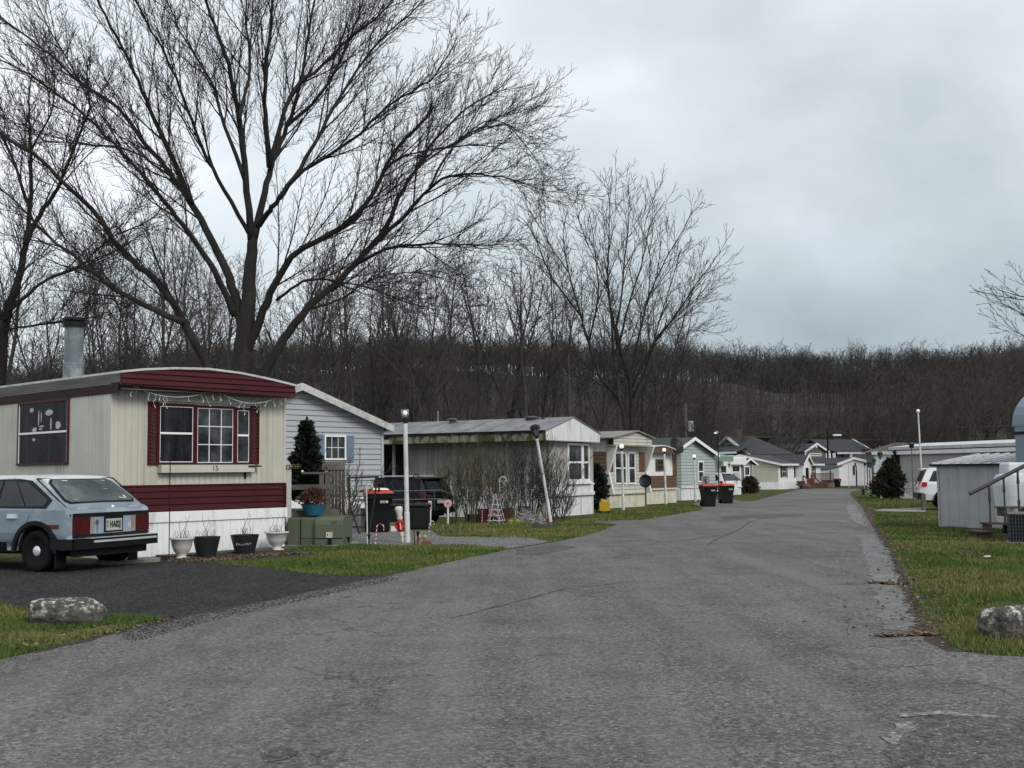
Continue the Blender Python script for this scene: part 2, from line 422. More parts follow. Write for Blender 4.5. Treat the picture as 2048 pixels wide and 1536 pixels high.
def blades(name, poly, dens, hmin, hmax, straw=0.3, wide=1.0, avoid=()):
    A = np.array([tuple(p) for p in poly]); x0, y0 = A.min(0); x1, y1 = A.max(0)
    n = int((x1 - x0) * (y1 - y0) * dens); X = rng_.uniform(x0, x1, n); Y = rng_.uniform(y0, y1, n)
    k = inpoly(X, Y, [tuple(p) for p in A])
    for q in avoid: k &= ~inpoly(X, Y, q)
    D = np.hypot(X, Y); k &= rng_.random(n) < np.clip(13.0 / D, 0.12, 1) ** 1.3
    cl = vnoise(X, Y, 1.6, 3); k &= rng_.random(n) < 0.35 + cl
    X = X[k]; Y = Y[k]; n = len(X); D = np.hypot(X, Y)
    h = rng_.uniform(hmin, hmax, n) * (0.35 + 1.3 * vnoise(X, Y, 3.4, 5)); wd = wide * rng_.uniform(0.003, 0.006, n) * np.clip(D / 11, 1, 4)
    a = rng_.uniform(0, 2 * np.pi, n); ln = rng_.uniform(0.1, 0.9, n) * h; b = rng_.uniform(0, 2 * np.pi, n)
    z = gzn(Y)
    V = np.empty((n, 3, 3)); V[:, 0] = np.c_[X - np.cos(a) * wd, Y - np.sin(a) * wd, z]; V[:, 1] = np.c_[X + np.cos(a) * wd, Y + np.sin(a) * wd, z]
    V[:, 2] = np.c_[X + np.cos(b) * ln, Y + np.sin(b) * ln, z + h]
    t = np.clip(vnoise(X, Y, 0.9, 9) * 1.7 - 0.82 + straw + rng_.normal(0, 0.25, n), 0, 1)[:, None]
    t2 = rng_.uniform(0.45, 1.6, n)[:, None]
    c = (np.array([[0.055, 0.094, 0.015]]) * (1 - t) + np.array([[0.150, 0.145, 0.045]]) * t) * t2
    return np_mesh(name, V.reshape(-1, 3), np.arange(n * 3).reshape(-1, 3), m_blade, color=np.repeat(c, 3, axis=0))
def stones(name, poly, n, smin, smax, c0, c1, dz=0.0, label=None):
    A = np.array([tuple(p) for p in poly]); x0, y0 = A.min(0); x1, y1 = A.max(0)
    X = rng_.uniform(x0, x1, n * 4); Y = rng_.uniform(y0, y1, n * 4); k = inpoly(X, Y, [tuple(p) for p in A]); X = X[k][:n]; Y = Y[k][:n]; n = len(X)
    s = rng_.uniform(smin, smax, n)[:, None]; base = np.array([[1, 0, 0], [0, 1, 0], [-1, 0, 0], [0, -1, 0], [0, 0, 0.7], [0, 0, -0.3]])
    V = base[None] * s[:, :, None] * rng_.uniform(0.6, 1.3, (n, 6, 1)) + rng_.normal(0, 0.15, (n, 6, 3)) * s[:, :, None]
    a = rng_.uniform(0, 6.28, n); ca, sa = np.cos(a)[:, None], np.sin(a)[:, None]
    x = V[:, :, 0] * ca - V[:, :, 1] * sa; y = V[:, :, 0] * sa + V[:, :, 1] * ca
    V[:, :, 0] = x + X[:, None]; V[:, :, 1] = y + Y[:, None]; V[:, :, 2] += (gzn(Y) + dz)[:, None]
    fb = np.array([[0, 1, 4], [1, 2, 4], [2, 3, 4], [3, 0, 4], [1, 0, 5], [2, 1, 5], [3, 2, 5], [0, 3, 5]])
    Fc = (fb[None] + (np.arange(n) * 6)[:, None, None]).reshape(-1, 3)
    t = rng_.random(n)[:, None]; c = np.array([c0]) * (1 - t) + np.array([c1]) * t
    o = np_mesh(name, V.reshape(-1, 3), Fc, m_stone, color=np.repeat(c, 6, axis=0)); o['kind'] = 'stuff'; return o

gr_r = px((2048, 1316), (1990, 1314), (1925, 1306), (1885, 1284), (1862, 1262), (1840, 1225), (1820, 1175), (1800, 1125), (1783, 1092), (1762, 1062), (1745, 1036)) + \
       px((1760, 1026), (2048, 1030)) + [Vector((16, 24)), Vector((9, 10.4))]
o = blades('grass', gr_r, 3600, 0.03, 0.075, 0.22, avoid=[ROADP]); o['kind'] = 'stuff'
gr_l = px((345, 1237), (230, 1267), (120, 1295), (0, 1322)) + [Vector((-8, 7.4)), Vector((-9, 13.2))] + px((0, 1214), (130, 1232))
o = blades('grass', gr_l, 4200, 0.03, 0.07, 0.25, avoid=[ROADP, DRIVEP]); o['kind'] = 'stuff'
gr_1 = px((400, 1127), (520, 1137), (620, 1150), (700, 1154), (770, 1152), (830, 1141), (920, 1121), (1010, 1101), (1010, 1098), (930, 1092), (700, 1090), (600, 1094), (560, 1104), (640, 1110), (600, 1118))
o = blades('grass', gr_1, 3600, 0.03, 0.06, 0.15); o['kind'] = 'stuff'
gr_2 = px((880, 1074), (1060, 1077), (1100, 1084), (1170, 1073), (1215, 1058), (1225, 1052), (1180, 1050), (1060, 1060), (880, 1065))
o = blades('grass', gr_2, 2500, 0.03, 0.06, 0.45, avoid=[ROADP]); o['kind'] = 'stuff'
gr_3 = px((1100, 1052), (1190, 1049), (1190, 1041), (1230, 1042), (1290, 1040), (1340, 1031), (1400, 1021), (1405, 1017), (1385, 1009), (1350, 1006), (1280, 1015), (1190, 1030))
o = blades('grass', gr_3, 2000, 0.03, 0.07, 0.35, avoid=[ROADP]); o['kind'] = 'stuff'
o = blades('grass', px((860, 1061), (1060, 1063), (1060, 1050), (860, 1052)), 2500, 0.04, 0.12, 0.6); o['kind'] = 'stuff'
o = blades('grass', px((1735, 1020), (1850, 1014), (2048, 1018), (2048, 1000), (1800, 996), (1710, 992)), 1500, 0.04, 0.08, 0.35, avoid=[ROADP]); o['kind'] = 'stuff'
drv = px((0, 1214), (130, 1232), (345, 1237), (430, 1222), (560, 1196), (680, 1170), (770, 1152), (620, 1149), (430, 1128), (0, 1135)) + [Vector((-10, 15))]
stones('driveway_stones', drv, 16000, 0.005, 0.014, (0.02, 0.02, 0.022), (0.075, 0.075, 0.08), 0.018)
stones('driveway_stones', px((230, 1262), (345, 1232), (560, 1190), (770, 1150), (800, 1160), (620, 1200), (420, 1245), (260, 1290)), 3500, 0.004, 0.013, (0.02, 0.02, 0.022), (0.06, 0.06, 0.062), 0.014)
stones('pad_gravel_stones', pad, 15000, 0.008, 0.02, (0.09, 0.09, 0.095), (0.26, 0.26, 0.26), 0.008)
stones('road_grit', px((0, 1322), (120, 1295), (345, 1237), (770, 1152), (1010, 1101), (1100, 1110), (700, 1210), (300, 1300), (100, 1400), (0, 1420)), 1300, 0.003, 0.009, (0.02, 0.02, 0.02), (0.09, 0.09, 0.09), 0.012)
stones('road_grit', px((1200, 1536), (2048, 1536), (2048, 1330), (1500, 1250), (300, 1536)), 1500, 0.002, 0.006, (0.05, 0.05, 0.05), (0.3, 0.3, 0.3), 0.012)
def verge(name, side, a, b, w0, w1, off, seed):
    pts = [Vector((p.x, p.y)) for p in side[a:b]]; nrm = []
    for i in range(len(pts)):
        d = (pts[min(i + 1, len(pts) - 1)] - pts[max(i - 1, 0)]).normalized(); nrm.append(Vector((d.y, -d.x)))
    rr = random.Random(seed); A_ = []; B_ = []
    for i in range(len(pts) - 1):
        n_ = max(2, int((pts[i + 1] - pts[i]).length / 0.3))
        for k in range(n_):
            p = pts[i].lerp(pts[i + 1], k / n_); q = nrm[i].lerp(nrm[i + 1], k / n_); A_.append(p - q * (off + rr.uniform(0, .1))); B_.append(p + q * rr.uniform(w0, w1))
    mb = MB()
    for i in range(len(A_) - 1): mb.poly([(q.x, q.y, gz(q.y) + .0155) for q in (A_[i], A_[i + 1], B_[i + 1], B_[i])])
    o = mb.build(name, m_soil); o['kind'] = 'structure'
verge('dirt_verge', road_right, 2, 14, .10, .42, .10, 3); verge('dirt_verge', road_left, 25, 36, .02, .14, .03, 4)
# dead leaves along the right road edge and on the bed
def litter(name, pts, n, spread, smin=0.012, smax=0.035):
    P0 = [Vector(p) for p in pts]; V = []; Fq = []; C = []
    seg = [(P0[i + 1] - P0[i]).length for i in range(len(P0) - 1)]; tot = sum(seg)
    for i in range(n):
        t = rnd.random() * tot; k = 0
        while k < len(seg) - 1 and t > seg[k]: t -= seg[k]; k += 1
        p = P0[k] + (P0[k + 1] - P0[k]) * (t / seg[k]); p = p + Vector((rnd.gauss(0, spread), rnd.gauss(0, spread)))
        s = rnd.uniform(smin, smax); a = rnd.random() * 6.28; j = len(V); z = gz(p.y) + 0.014
        for q in ((1, 0), (0.1, 0.5), (-1, 0), (-0.1, -0.5)):
            V.append((p.x + s * (q[0] * math.cos(a) - q[1] * math.sin(a)), p.y + s * (q[0] * math.sin(a) + q[1] * math.cos(a)), z + rnd.random() * s * 0.9))
            C.append(c if q != (1, 0) else (c := [(0.12, 0.075, 0.04), (0.06, 0.042, 0.028), (0.2, 0.15, 0.09)][rnd.randrange(3)]))
        Fq.append((j, j + 1, j + 2, j + 3))
    o = np_mesh(name, V, Fq, m_stone, color=np.array(C)); o['kind'] = 'stuff'; return o
litter('dead_leaves', [p + Vector((0.12, 0)) for p in road_right[2:14]], 3800, 0.22)
litter('dead_leaves', px((330, 1118), (420, 1124), (500, 1114), (590, 1108), (635, 1108)), 2600, 0.2)
litter('dead_leaves', px((1900, 1290), (1850, 1180), (1960, 1150), (1900, 1230), (2030, 1270)), 500, .5); litter('dead_leaves', px((0, 1300), (150, 1275), (330, 1240)), 500, .15); litter('dead_leaves', px((1745, 1168), (1800, 1172), (1830, 1170)), 350, .05); litter('dead_leaves', px((1760, 1276), (1840, 1272), (1870, 1274)), 450, .04)
litter('dead_leaves', px((1880, 1110), (1950, 1100), (2040, 1105)), 1200, 0.6)
# patches, damp tracks and scuffs worn into the road
m_patch = ground_mat('old asphalt patch', [(0.062, 0.060, 0.058), (0.085, 0.082, 0.079), (0.05, 0.049, 0.047)], (1.0, 3.0), rough=0.8, bump=0.01, bscale=40, vor=70, spots=(0.5, 0.5, 0.5), grain=17, spec=.3)
m_scuff = ground_mat('pale scuffed asphalt', [(0.13, 0.13, 0.127), (0.20, 0.20, 0.195), (0.10, 0.10, 0.10)], (2.0, 6.0), rough=0.8, bump=0.008, bscale=40, vor=60, grain=15)
m_damp = ground_mat('damp asphalt', [(0.075, 0.073, 0.070), (0.11, 0.107, 0.103), (0.06, 0.059, 0.057)], (0.9, 2.5), rough=0.55, bump=0.006, bscale=40, vor=70, streak=.4, rot=R(16), grain=14, spec=.5)
def patch(pts, m, nm='road_patch', dz=.0158, jit=.03, seed=1): sheet(nm, px(*pts), dz, m, .12, jit, seed=seed)
patch(((1795, 1462), (1840, 1440), (1900, 1432), (2000, 1440), (2060, 1452), (2060, 1560), (1780, 1560), (1770, 1500)), m_patch, seed=21)
patch(((1768, 1478), (1790, 1452), (1818, 1448), (1832, 1462), (1800, 1484), (1786, 1500)), m_scuff, dz=.0172, seed=22)
patch(((1800, 1434), (1880, 1428), (2000, 1436), (2000, 1441), (1880, 1434), (1800, 1440)), m_scuff, dz=.0172, jit=.01, seed=23)
patch(((1718, 1075), (1752, 1078), (1772, 1100), (1790, 1140), (1806, 1190), (1830, 1250), (1822, 1268), (1770, 1262), (1752, 1200), (1738, 1140), (1722, 1100)), m_damp, jit=.06, seed=24)
patch(((1690, 1010), (1712, 1012), (1738, 1050), (1728, 1056), (1700, 1040)), m_damp, jit=.06, seed=25)
patch(((520, 1510), (545, 1500), (580, 1502), (598, 1512), (570, 1524), (530, 1530)), m_patch, jit=.012, seed=26); patch(((620, 1512), (660, 1500), (668, 1508), (635, 1520)), m_patch, jit=.01, seed=27)
patch(((1440, 1034), (1560, 1028), (1620, 1030), (1540, 1036), (1450, 1040)), m_patch, jit=.06, seed=29)
patch(((1040, 1098), (1120, 1090), (1150, 1096), (1080, 1112), (1030, 1110)), m_patch, jit=.05, seed=30)
# long cracks
def crack(pts, wd=0.02):
    pts = [G(*p) for p in pts]; mb = MB(); path = []
    for i in range(len(pts) - 1):
        n = max(2, int((pts[i + 1] - pts[i]).length / 0.12))
        for k in range(n): path.append(pts[i].lerp(pts[i + 1], k / n) + Vector((rnd.uniform(-1, 1), rnd.uniform(-1, 1), 0)) * 0.02)
    path.append(pts[-1])
    for i in range(len(path) - 1):
        a, b = path[i], path[i + 1]; d = (b - a).normalized(); s = Vector((-d.y, d.x, 0)) * wd * rnd.uniform(0.4, 1.1) / 2
        z = 0.0165
        mb.poly([Vector((q.x, q.y, gz(q.y) + z)) for q in (a - s, b - s, b + s, a + s)])
    return mb
cm = MB()
for pts, wd in ((((1160, 1085), (1280, 1083), (1350, 1085), (1390, 1079), (1445, 1072)), 0.035), (((1415, 1092), (1432, 1080), (1450, 1072), (1478, 1060), (1500, 1045), (1530, 1036)), 0.03),
                (((1440, 1036), (1520, 1036), (1600, 1032)), 0.05), (((1640, 1172), (1720, 1170), (1800, 1168)), 0.02), (((1230, 1056), (1300, 1054), (1345, 1057)), 0.05),
                (((1700, 1342), (1810, 1338), (1900, 1330)), 0.012), (((1750, 1288), (1840, 1284)), 0.012), (((900, 1240), (1130, 1180), (1270, 1165)), 0.02),
                (((1550, 1512), (1600, 1506), (1650, 1508)), 0.006), (((1690, 1200), (1697, 1250), (1694, 1275)), 0.006)):
    c = crack(pts, wd); off = len(cm.v); cm.v += c.v; cm.f += [tuple(k + off for k in f) for f in c.f]
o = cm.build('road_cracks', mat('crack filler', (0.01, 0.01, 0.01), 0.9), fix=False); o['kind'] = 'structure'
# ------------------------------------------------------------------ trees
def bark_mat(name, c0, c1):
    return mat(name, c0, 0.9, 0.35, 3.0, 0.03, 14, stretch=(1, 1, 0.3), stain=c1, sfac=0.5, sscale=1.2, sth=(0.5, 0.6))
m_bark = bark_mat('dark wet bark', (0.015, 0.013, 0.011), (0.032, 0.031, 0.024))
m_twig = mat('twigs', (0.018, 0.015, 0.013), 0.9, 0.2, 2.0)
m_bark2 = bark_mat('grey brown bark', (0.034, 0.031, 0.026), (0.055, 0.052, 0.044))
m_twig2 = mat('woodland twigs', (0.048, 0.043, 0.037), 0.9, 0.25, 0.6)
class Sticks:
    """collects tapered segments and turns them into n-sided tubes with numpy"""
    def __init__(s): s.a = []; s.b = []; s.ra = []; s.rb = []
    def line(s, pts, rads):
        for i in range(len(pts) - 1):
            s.a.append(tuple(pts[i])); s.b.append(tuple(pts[i + 1])); s.ra.append(rads[i]); s.rb.append(rads[i + 1])
    def arrays(s, n):
        A = np.array(s.a); B = np.array(s.b); ra = np.array(s.ra); rb = np.array(s.rb)
        d = B - A; ln = np.linalg.norm(d, axis=1, keepdims=True) + 1e-9; d = d / ln
        up = np.where(np.abs(d[:, 2:3]) < 0.9, np.array([[0, 0, 1.0]]), np.array([[1.0, 0, 0]]))
        u = np.cross(d, up); u /= np.linalg.norm(u, axis=1, keepdims=True) + 1e-9; v = np.cross(d, u)
        t = np.arange(n) * 2 * np.pi / n
        ring = np.cos(t)[None, :, None] * u[:, None] + np.sin(t)[None, :, None] * v[:, None]
        V = np.concatenate([A[:, None] + ring * ra[:, None, None], B[:, None] + ring * rb[:, None, None]], axis=1)
        m = len(A); base = (np.arange(m) * 2 * n)[:, None]; j = np.arange(n); j2 = (j + 1) % n
        Fq = np.stack([base + j, base + j2, base + j2 + n, base + j + n], axis=2).reshape(-1, 4)
        return V.reshape(-1, 3), Fq
    def build(s, name, m, parent, n=4):
        V, Fq = s.arrays(n); return np_mesh(name, V, Fq, m, parent, smooth=n > 3)
def rvec(r):
    while True:
        v = Vector((r.uniform(-1, 1), r.uniform(-1, 1), r.uniform(-1, 1)))
        if 0.01 < v.length < 1: return v.normalized()
def grow(st, p, d, length, r0, level, P_, r, fine):
    """level 0 = finest twig. st: dict level -> Sticks"""
    seg = P_['seg'][level]; n = max(2, int(length / seg + 0.5)); seg = length / n
    pts = [p.copy()]; rad = [r0]; dirs = [d.copy()]
    for i in range(n):
        d = (d + rvec(r) * P_['wig'][level] + Vector((0, 0, 1)) * P_['up'][level]).normalized()
        p = p + d * seg; pts.append(p.copy()); rad.append(max(r0 * (1 - 0.85 * (i + 1) / n), fine)); dirs.append(d.copy())
    st['fine' if level <= 1 else 'thick'].line(pts, rad)
    if level > 0: branch(st, pts, rad, dirs, level - 1, P_, r, fine, P_['t0'][level])
def branch(st, pts, rad, dirs, level, P_, r, fine, t0=0.15):
    tot = sum((pts[i + 1] - pts[i]).length for i in range(len(pts) - 1))
    gap = P_['gap'][level]; s = t0 * tot + r.random() * gap; k = 0; acc = 0; ph = r.random() * 6.28
    while s < tot:
        while k < len(pts) - 2 and acc + (pts[k + 1] - pts[k]).length < s:
            acc += (pts[k + 1] - pts[k]).length; k += 1
        L_ = (pts[k + 1] - pts[k]).length; t = min(1, (s - acc) / L_)
        q = pts[k].lerp(pts[k + 1], t); dd = (pts[k + 1] - pts[k]).normalized()
        a = dd.cross(Vector((0.3, 0.2, 1))).normalized(); b = dd.cross(a)
        ph += 2.4 + r.uniform(-0.6, 0.6); side = a * math.cos(ph) + b * math.sin(ph)
        an = R(r.uniform(*P_['ang'][level]))
        nd = (dd * math.cos(an) + side * math.sin(an)).normalized()
        rem = (tot - s) / tot
        ln = P_['len'][level] * (0.35 + 0.65 * rem) * r.uniform(0.6, 1.25)
        rr = min(rad[k] * 0.65, P_['rad'][level] * (0.4 + 0.6 * rem)) if level > 0 else fine * 1.15
        grow(st, q, nd, ln, max(rr, fine), level, P_, r, fine)
        s += gap * r.uniform(0.6, 1.4)

# ---- the big tree, its limbs traced one by one
D0 = 36.0
def spline(pts, n):
    out = []; m = len(pts)
    for i in range(m - 1):
        p0 = pts[max(i - 1, 0)]; p1 = pts[i]; p2 = pts[i + 1]; p3 = pts[min(i + 2, m - 1)]
        for k in range(n):
            t = k / n
            out.append(0.5 * ((2 * p1) + (-p0 + p2) * t + (2 * p0 - 5 * p1 + 4 * p2 - p3) * t * t + (-p0 + 3 * p1 - 3 * p2 + p3) * t ** 3))
    out.append(pts[-1]); return out
def traced(limbs, D, base, P_, seed, fine, name, label, cat='tree', ends=False):
    r = random.Random(seed); root = thing(name, label, cat, base); b3 = Vector(base)
    st = {'thick': Sticks(), 'fine': Sticks()}; tk = MB()
    for li, (pts, r0, r1, off, d0) in enumerate(limbs):
        m = len(pts)
        W = [P(a, b, D + d0 + (off - d0) * (i / (m - 1)) ** 1.0) - b3 if not isinstance(a, Vector) else a for i, (a, b) in enumerate(pts)]
        W = spline(W, 4); n = len(W)
        W = [p + rvec(r) * 0.03 * (i > 1) for i, p in enumerate(W)]
        rad = [(r0 + (r1 - r0) * (i / (n - 1)) ** 0.7) * .8 for i in range(n)]
        tk.tube(W, rad, 10)
        dirs = None
        if li >= ends: branch(st, W, rad, dirs, 2, P_, r, fine, 0.22)
    tk.build('trunk', m_bark, root, fix=True, smooth=True)
    A, Fa = st['thick'].arrays(4); B, Fb = st['fine'].arrays(3)
    np_mesh('crown', np.concatenate([A, B]), np.concatenate([Fa, Fb + len(A)]), m_twig, root)
    print(name, 'segments', len(st['thick'].a), len(st['fine'].a))
    return root
HP = dict(seg=[0.18, 0.3, 0.5], wig=[0.26, 0.16, 0.085], up=[0.16, 0.09, 0.045], gap=[0.12, 0.24, 0.38], ang=[(24, 48), (20, 40), (12, 32)],
          len=[0.46, 1.5, 4.4], rad=[0.006, 0.013, 0.036], t0=[0, 0.12, 0.12])
base = G(487, 1020); base = Vector((P(487, 900, D0).x, D0, gz(D0)))
hero = [
 ([(487, 985), (484, 760), (488, 690), (494, 620), (500, 545), (506, 475)], 0.56, 0.19, 0, 0),
 ([(503, 480), (490, 350), (478, 240), (464, 160), (445, 90), (415, 10), (395, -60)], 0.16, 0.035, -3, 0),
 ([(508, 475), (530, 385), (545, 320), (575, 250), (600, 170), (618, 60), (640, -60)], 0.165, 0.035, 2.5, 0),
 ([(540, 335), (531, 250), (531, 150), (545, 0), (552, -60)], 0.14, 0.03, -1.5, 0.5),
 ([(484, 650), (470, 590), (445, 524), (410, 455), (381, 406), (346, 356), (317, 317), (282, 277), (237, 218), (163, 168), (99, 109), (20, 50), (-40, 10)], 0.22, 0.025, 3, 0),
 ([(381, 406), (346, 317), (307, 237), (277, 163), (232, 74), (190, -10), (170, -60)], 0.13, 0.025, -2, 0.8),
 ([(470, 632), (430, 544), (386, 475), (341, 420), (297, 366), (230, 290), (150, 215), (60, 150), (-20, 110)], 0.15, 0.022, -4, 0),
 ([(470, 800), (415, 732), (366, 643), (317, 564), (267, 524), (223, 475), (198, 435), (129, 366), (64, 307), (-10, 262), (-60, 235)], 0.20, 0.04, -4, -1),
 ([(366, 645), (297, 613), (247, 589), (198, 554), (163, 524), (99, 475), (49, 420), (-5, 371)], 0.13, 0.03, 1, -2),
 ([(490, 715), (520, 640), (549, 569), (584, 514), (638, 480), (700, 440), (750, 380), (790, 300), (840, 250), (870, 210)], 0.20, 0.03, -3, 0),
 ([(498, 800), (535, 732), (569, 678), (618, 613), (678, 562), (740, 495), (777, 448), (798, 396), (834, 333), (871, 281), (933, 219), (1006, 172)], 0.24, 0.025, 2, 0),
 ([(740, 495), (800, 440), (860, 375), (912, 350), (1006, 354), (1085, 382)], 0.11, 0.014, -2, 1.4),
 ([(700, 535), (770, 500), (850, 487), (920, 489), (985, 500)], 0.09, 0.014, -3, 1),
 ([(600, 497), (694, 453), (735, 405), (780, 330), (850, 300), (950, 290), (1020, 300)], 0.10, 0.014, 3.5, 0),
 ([(518, 450), (540, 420), (559, 396), (608, 341), (700, 284), (782, 208), (860, 160), (900, 100)], 0.13, 0.018, -3.5, 0),
 ([(559, 396), (600, 338), (655, 240), (700, 160), (760, 80), (830, 20), (860, -20)], 0.11, 0.018, 2.5, -1),
 ([(539, 330), (584, 188), (643, 133), (700, 74), (770, 20), (810, -40)], 0.11, 0.02, 0, 0),
 ([(554, 600), (594, 569), (643, 559), (730, 573), (798, 599), (870, 618)], 0.07, 0.012, -4, -0.5),
 ([(610, 620), (680, 600), (740, 560), (830, 545), (900, 560)], 0.06, 0.012, 4, 0.5),
 ([(860, 375), (900, 300), (950, 260), (1010, 250), (1040, 265)], 0.06, 0.012, 0, -1),
 ([(834, 333), (900, 290), (990, 240), (1060, 300), (1090, 360)], 0.05, 0.010, 3, 1),
 ([(490, 360), (450, 250), (420, 160), (360, 60), (320, -40)], 0.10, 0.02, 3.5, 0),
 ([(500, 470), (450, 380), (400, 290), (370, 200), (330, 110), (280, 20), (260, -40)], 0.10, 0.02, -5, 0),
 ([(575, 250), (640, 190), (690, 100), (720, 20), (740, -50)], 0.09, 0.02, 5, 1.5),
 ([(163, 168), (100, 60), (60, -30)], 0.05, 0.015, 3, 2), ([(478, 240), (500, 130), (490, 30), (500, -60)], 0.08, 0.02, 0, -2),
 ([(346, 356), (260, 300), (180, 290), (90, 280), (0, 230)], 0.05, 0.014, -2, 0),
]
traced(hero, D0, base, HP, 5, 0.0056, 'bare_tree', 'huge bare tree with limbs fanning from a thick trunk behind the cream home', ends=1)
# ---- left edge tree
D1 = 40.0; b1 = Vector((P(-4, 900, D1).x, D1, gz(D1)))
left = [
 ([(-6, 985), (2, 745), (12, 640), (38, 560), (50, 490), (60, 420), (62, 300), (58, 220), (62, 150)], 0.30, 0.02, 1, 0),
 ([(50, 490), (80, 430), (115, 375), (150, 290), (178, 215), (175, 150)], 0.14, 0.02, -1.5, 0),
 ([(20, 620), (60, 585), (100, 555), (170, 525), (215, 480), (300, 440), (330, 400)], 0.10, 0.015, 2, 0),
 ([(60, 420), (30, 330), (0, 260), (-40, 180)], 0.09, 0.02, -2, 0), ([(10, 640), (-40, 560), (-90, 480), (-120, 380)], 0.12, 0.02, 1, 0),
 ([(62, 300), (100, 230), (110, 160), (90, 110)], 0.06, 0.014, 1.5, 0.5), ([(12, 660), (70, 650), (130, 640), (200, 600), (240, 602)], 0.06, 0.012, -2, 0),
]
traced(left, D1, b1, HP, 8, 0.0065, 'bare_tree', 'bare tree at the left edge whose trunk leans right behind the cream mobile home', ends=0)
# ---- tree whose branches reach in at the right edge
D2 = 70.0; b2 = Vector((P(2150, 900, D2).x, D2, gz(D2)))
rt = [([(2150, 970), (2140, 760), (2120, 640), (2100, 560)], 0.3, 0.1, 0, 0), ([(2130, 700), (2080, 650), (2030, 620), (1990, 600)], 0.1, 0.012, -1, 0),
      ([(2120, 640), (2070, 600), (2030, 590), (1998, 580)], 0.1, 0.012, 1, 0), 
      ([(2130, 700), (2090, 690), (2040, 668), (2010, 645)], 0.08, 0.012, 2, 0), ([(2120, 640), (2160, 600), (2190, 560)], 0.1, 0.02, -1, 0)]
traced(rt, D2, b2, dict(HP, gap=[0.3, 0.45, 0.7], rad=[0.01, 0.02, 0.05]), 9, 0.012, 'bare_tree', 'bare tree at the right edge reaching its twigs over the dark hillside', ends=0)

# ---- woodland tree prototypes
def wood_tree(seed, H, kind):
    r = random.Random(seed); st = {'thick': Sticks(), 'fine': Sticks()}; tk = MB()
    Pm = dict(seg=[0.45, 0.7, 1.0], wig=[0.26, 0.2, 0.12], up=[0.10, 0.09, 0.07], gap=[0.26, 0.45, 0.65], ang=[(25, 50), (25, 48), (20, 42)],
              len=[0.95, 2.4, H * 0.25], rad=[0.012, 0.026, 0.07], t0=[0, 0.1, 0.12])
    nl = {'vase': 8, 'pole': 1, 'fork': 3, 'multi': 5}[kind]
    th = H * {'vase': 0.1, 'pole': 0.45, 'fork': 0.3, 'multi': 0.03}[kind]; r0 = H * {'vase': 0.012, 'pole': 0.0075, 'fork': 0.009, 'multi': 0.010}[kind]
    base = [Vector((0, 0, -0.3)), Vector((r.uniform(-.2, .2), r.uniform(-.2, .2), th))]
    tk.tube(base, [r0 * 1.25, r0], 7)
    for i in range(nl):
        a = i * 6.28 / nl + r.uniform(-0.4, 0.4); sp = {'vase': 0.5, 'pole': 0.04, 'fork': 0.28, 'multi': 0.3}[kind] * r.uniform(0.6, 1.2)
        if kind == 'vase' and i >= 5: sp *= 0.35
        d = Vector((math.cos(a) * sp, math.sin(a) * sp, 1)).normalized(); p = base[1].copy(); n = 9; ln = (H - th) * r.uniform(0.85, 1.08)
        pts = [p.copy()]; rad = [r0 * (0.55 if nl > 1 else 1)]
        for k in range(n):
            d = (d + rvec(r) * 0.12 + Vector((0, 0, 0.06))).normalized(); p = p + d * ln / n; pts.append(p.copy()); rad.append(rad[0] * (1 - 0.93 * (k + 1) / n) + 0.012)
        tk.tube([base[0] * .3 + base[1] * .7] + pts, [rad[0]] + rad, 6)
        branch(st, pts, rad, None, 2, Pm, r, 0.011, 0.22 if kind != 'pole' else 0.1)
    return tk, st
def mk_proto(seed, H, kind):
    tk, st = wood_tree(seed, H, kind)
    root = thing('bare_tree', '', 'tree')
    tk.build('trunk', m_bark2, root, smooth=True)
    A, Fa = st['thick'].arrays(3); B, Fb = st['fine'].arrays(3)
    np_mesh('crown', np.concatenate([A, B]), np.concatenate([Fa, Fb + len(A)]), m_twig2, root)
    print('proto', kind, len(A) // 6, len(B) // 6)
    return root
protos = [mk_proto(21, 16, 'fork'), mk_proto(22, 16, 'pole'), mk_proto(23, 16, 'multi'), mk_proto(24, 16, 'vase'), mk_proto(25, 16, 'pole'), mk_proto(26, 16, 'fork')]
used = [False] * 6
def plant(k, pxx, D, top, label, rot=None, wide=1.0, group=None):
    q = P(pxx, 900, D); H = P(pxx, top, D).z - gz(D); s = H / 16.0
    o = protos[k] if not used[k] else copy_tree(protos[k]); used[k] = True
    o.location = (q.x, D, gz(D)); o.rotation_euler = (0, 0, rnd.random() * 6.28 if rot is None else rot); o.scale = (s * wide, s * wide, s)
    o['label'] = label; o['category'] = 'tree'
    if group: o['group'] = group
    return o
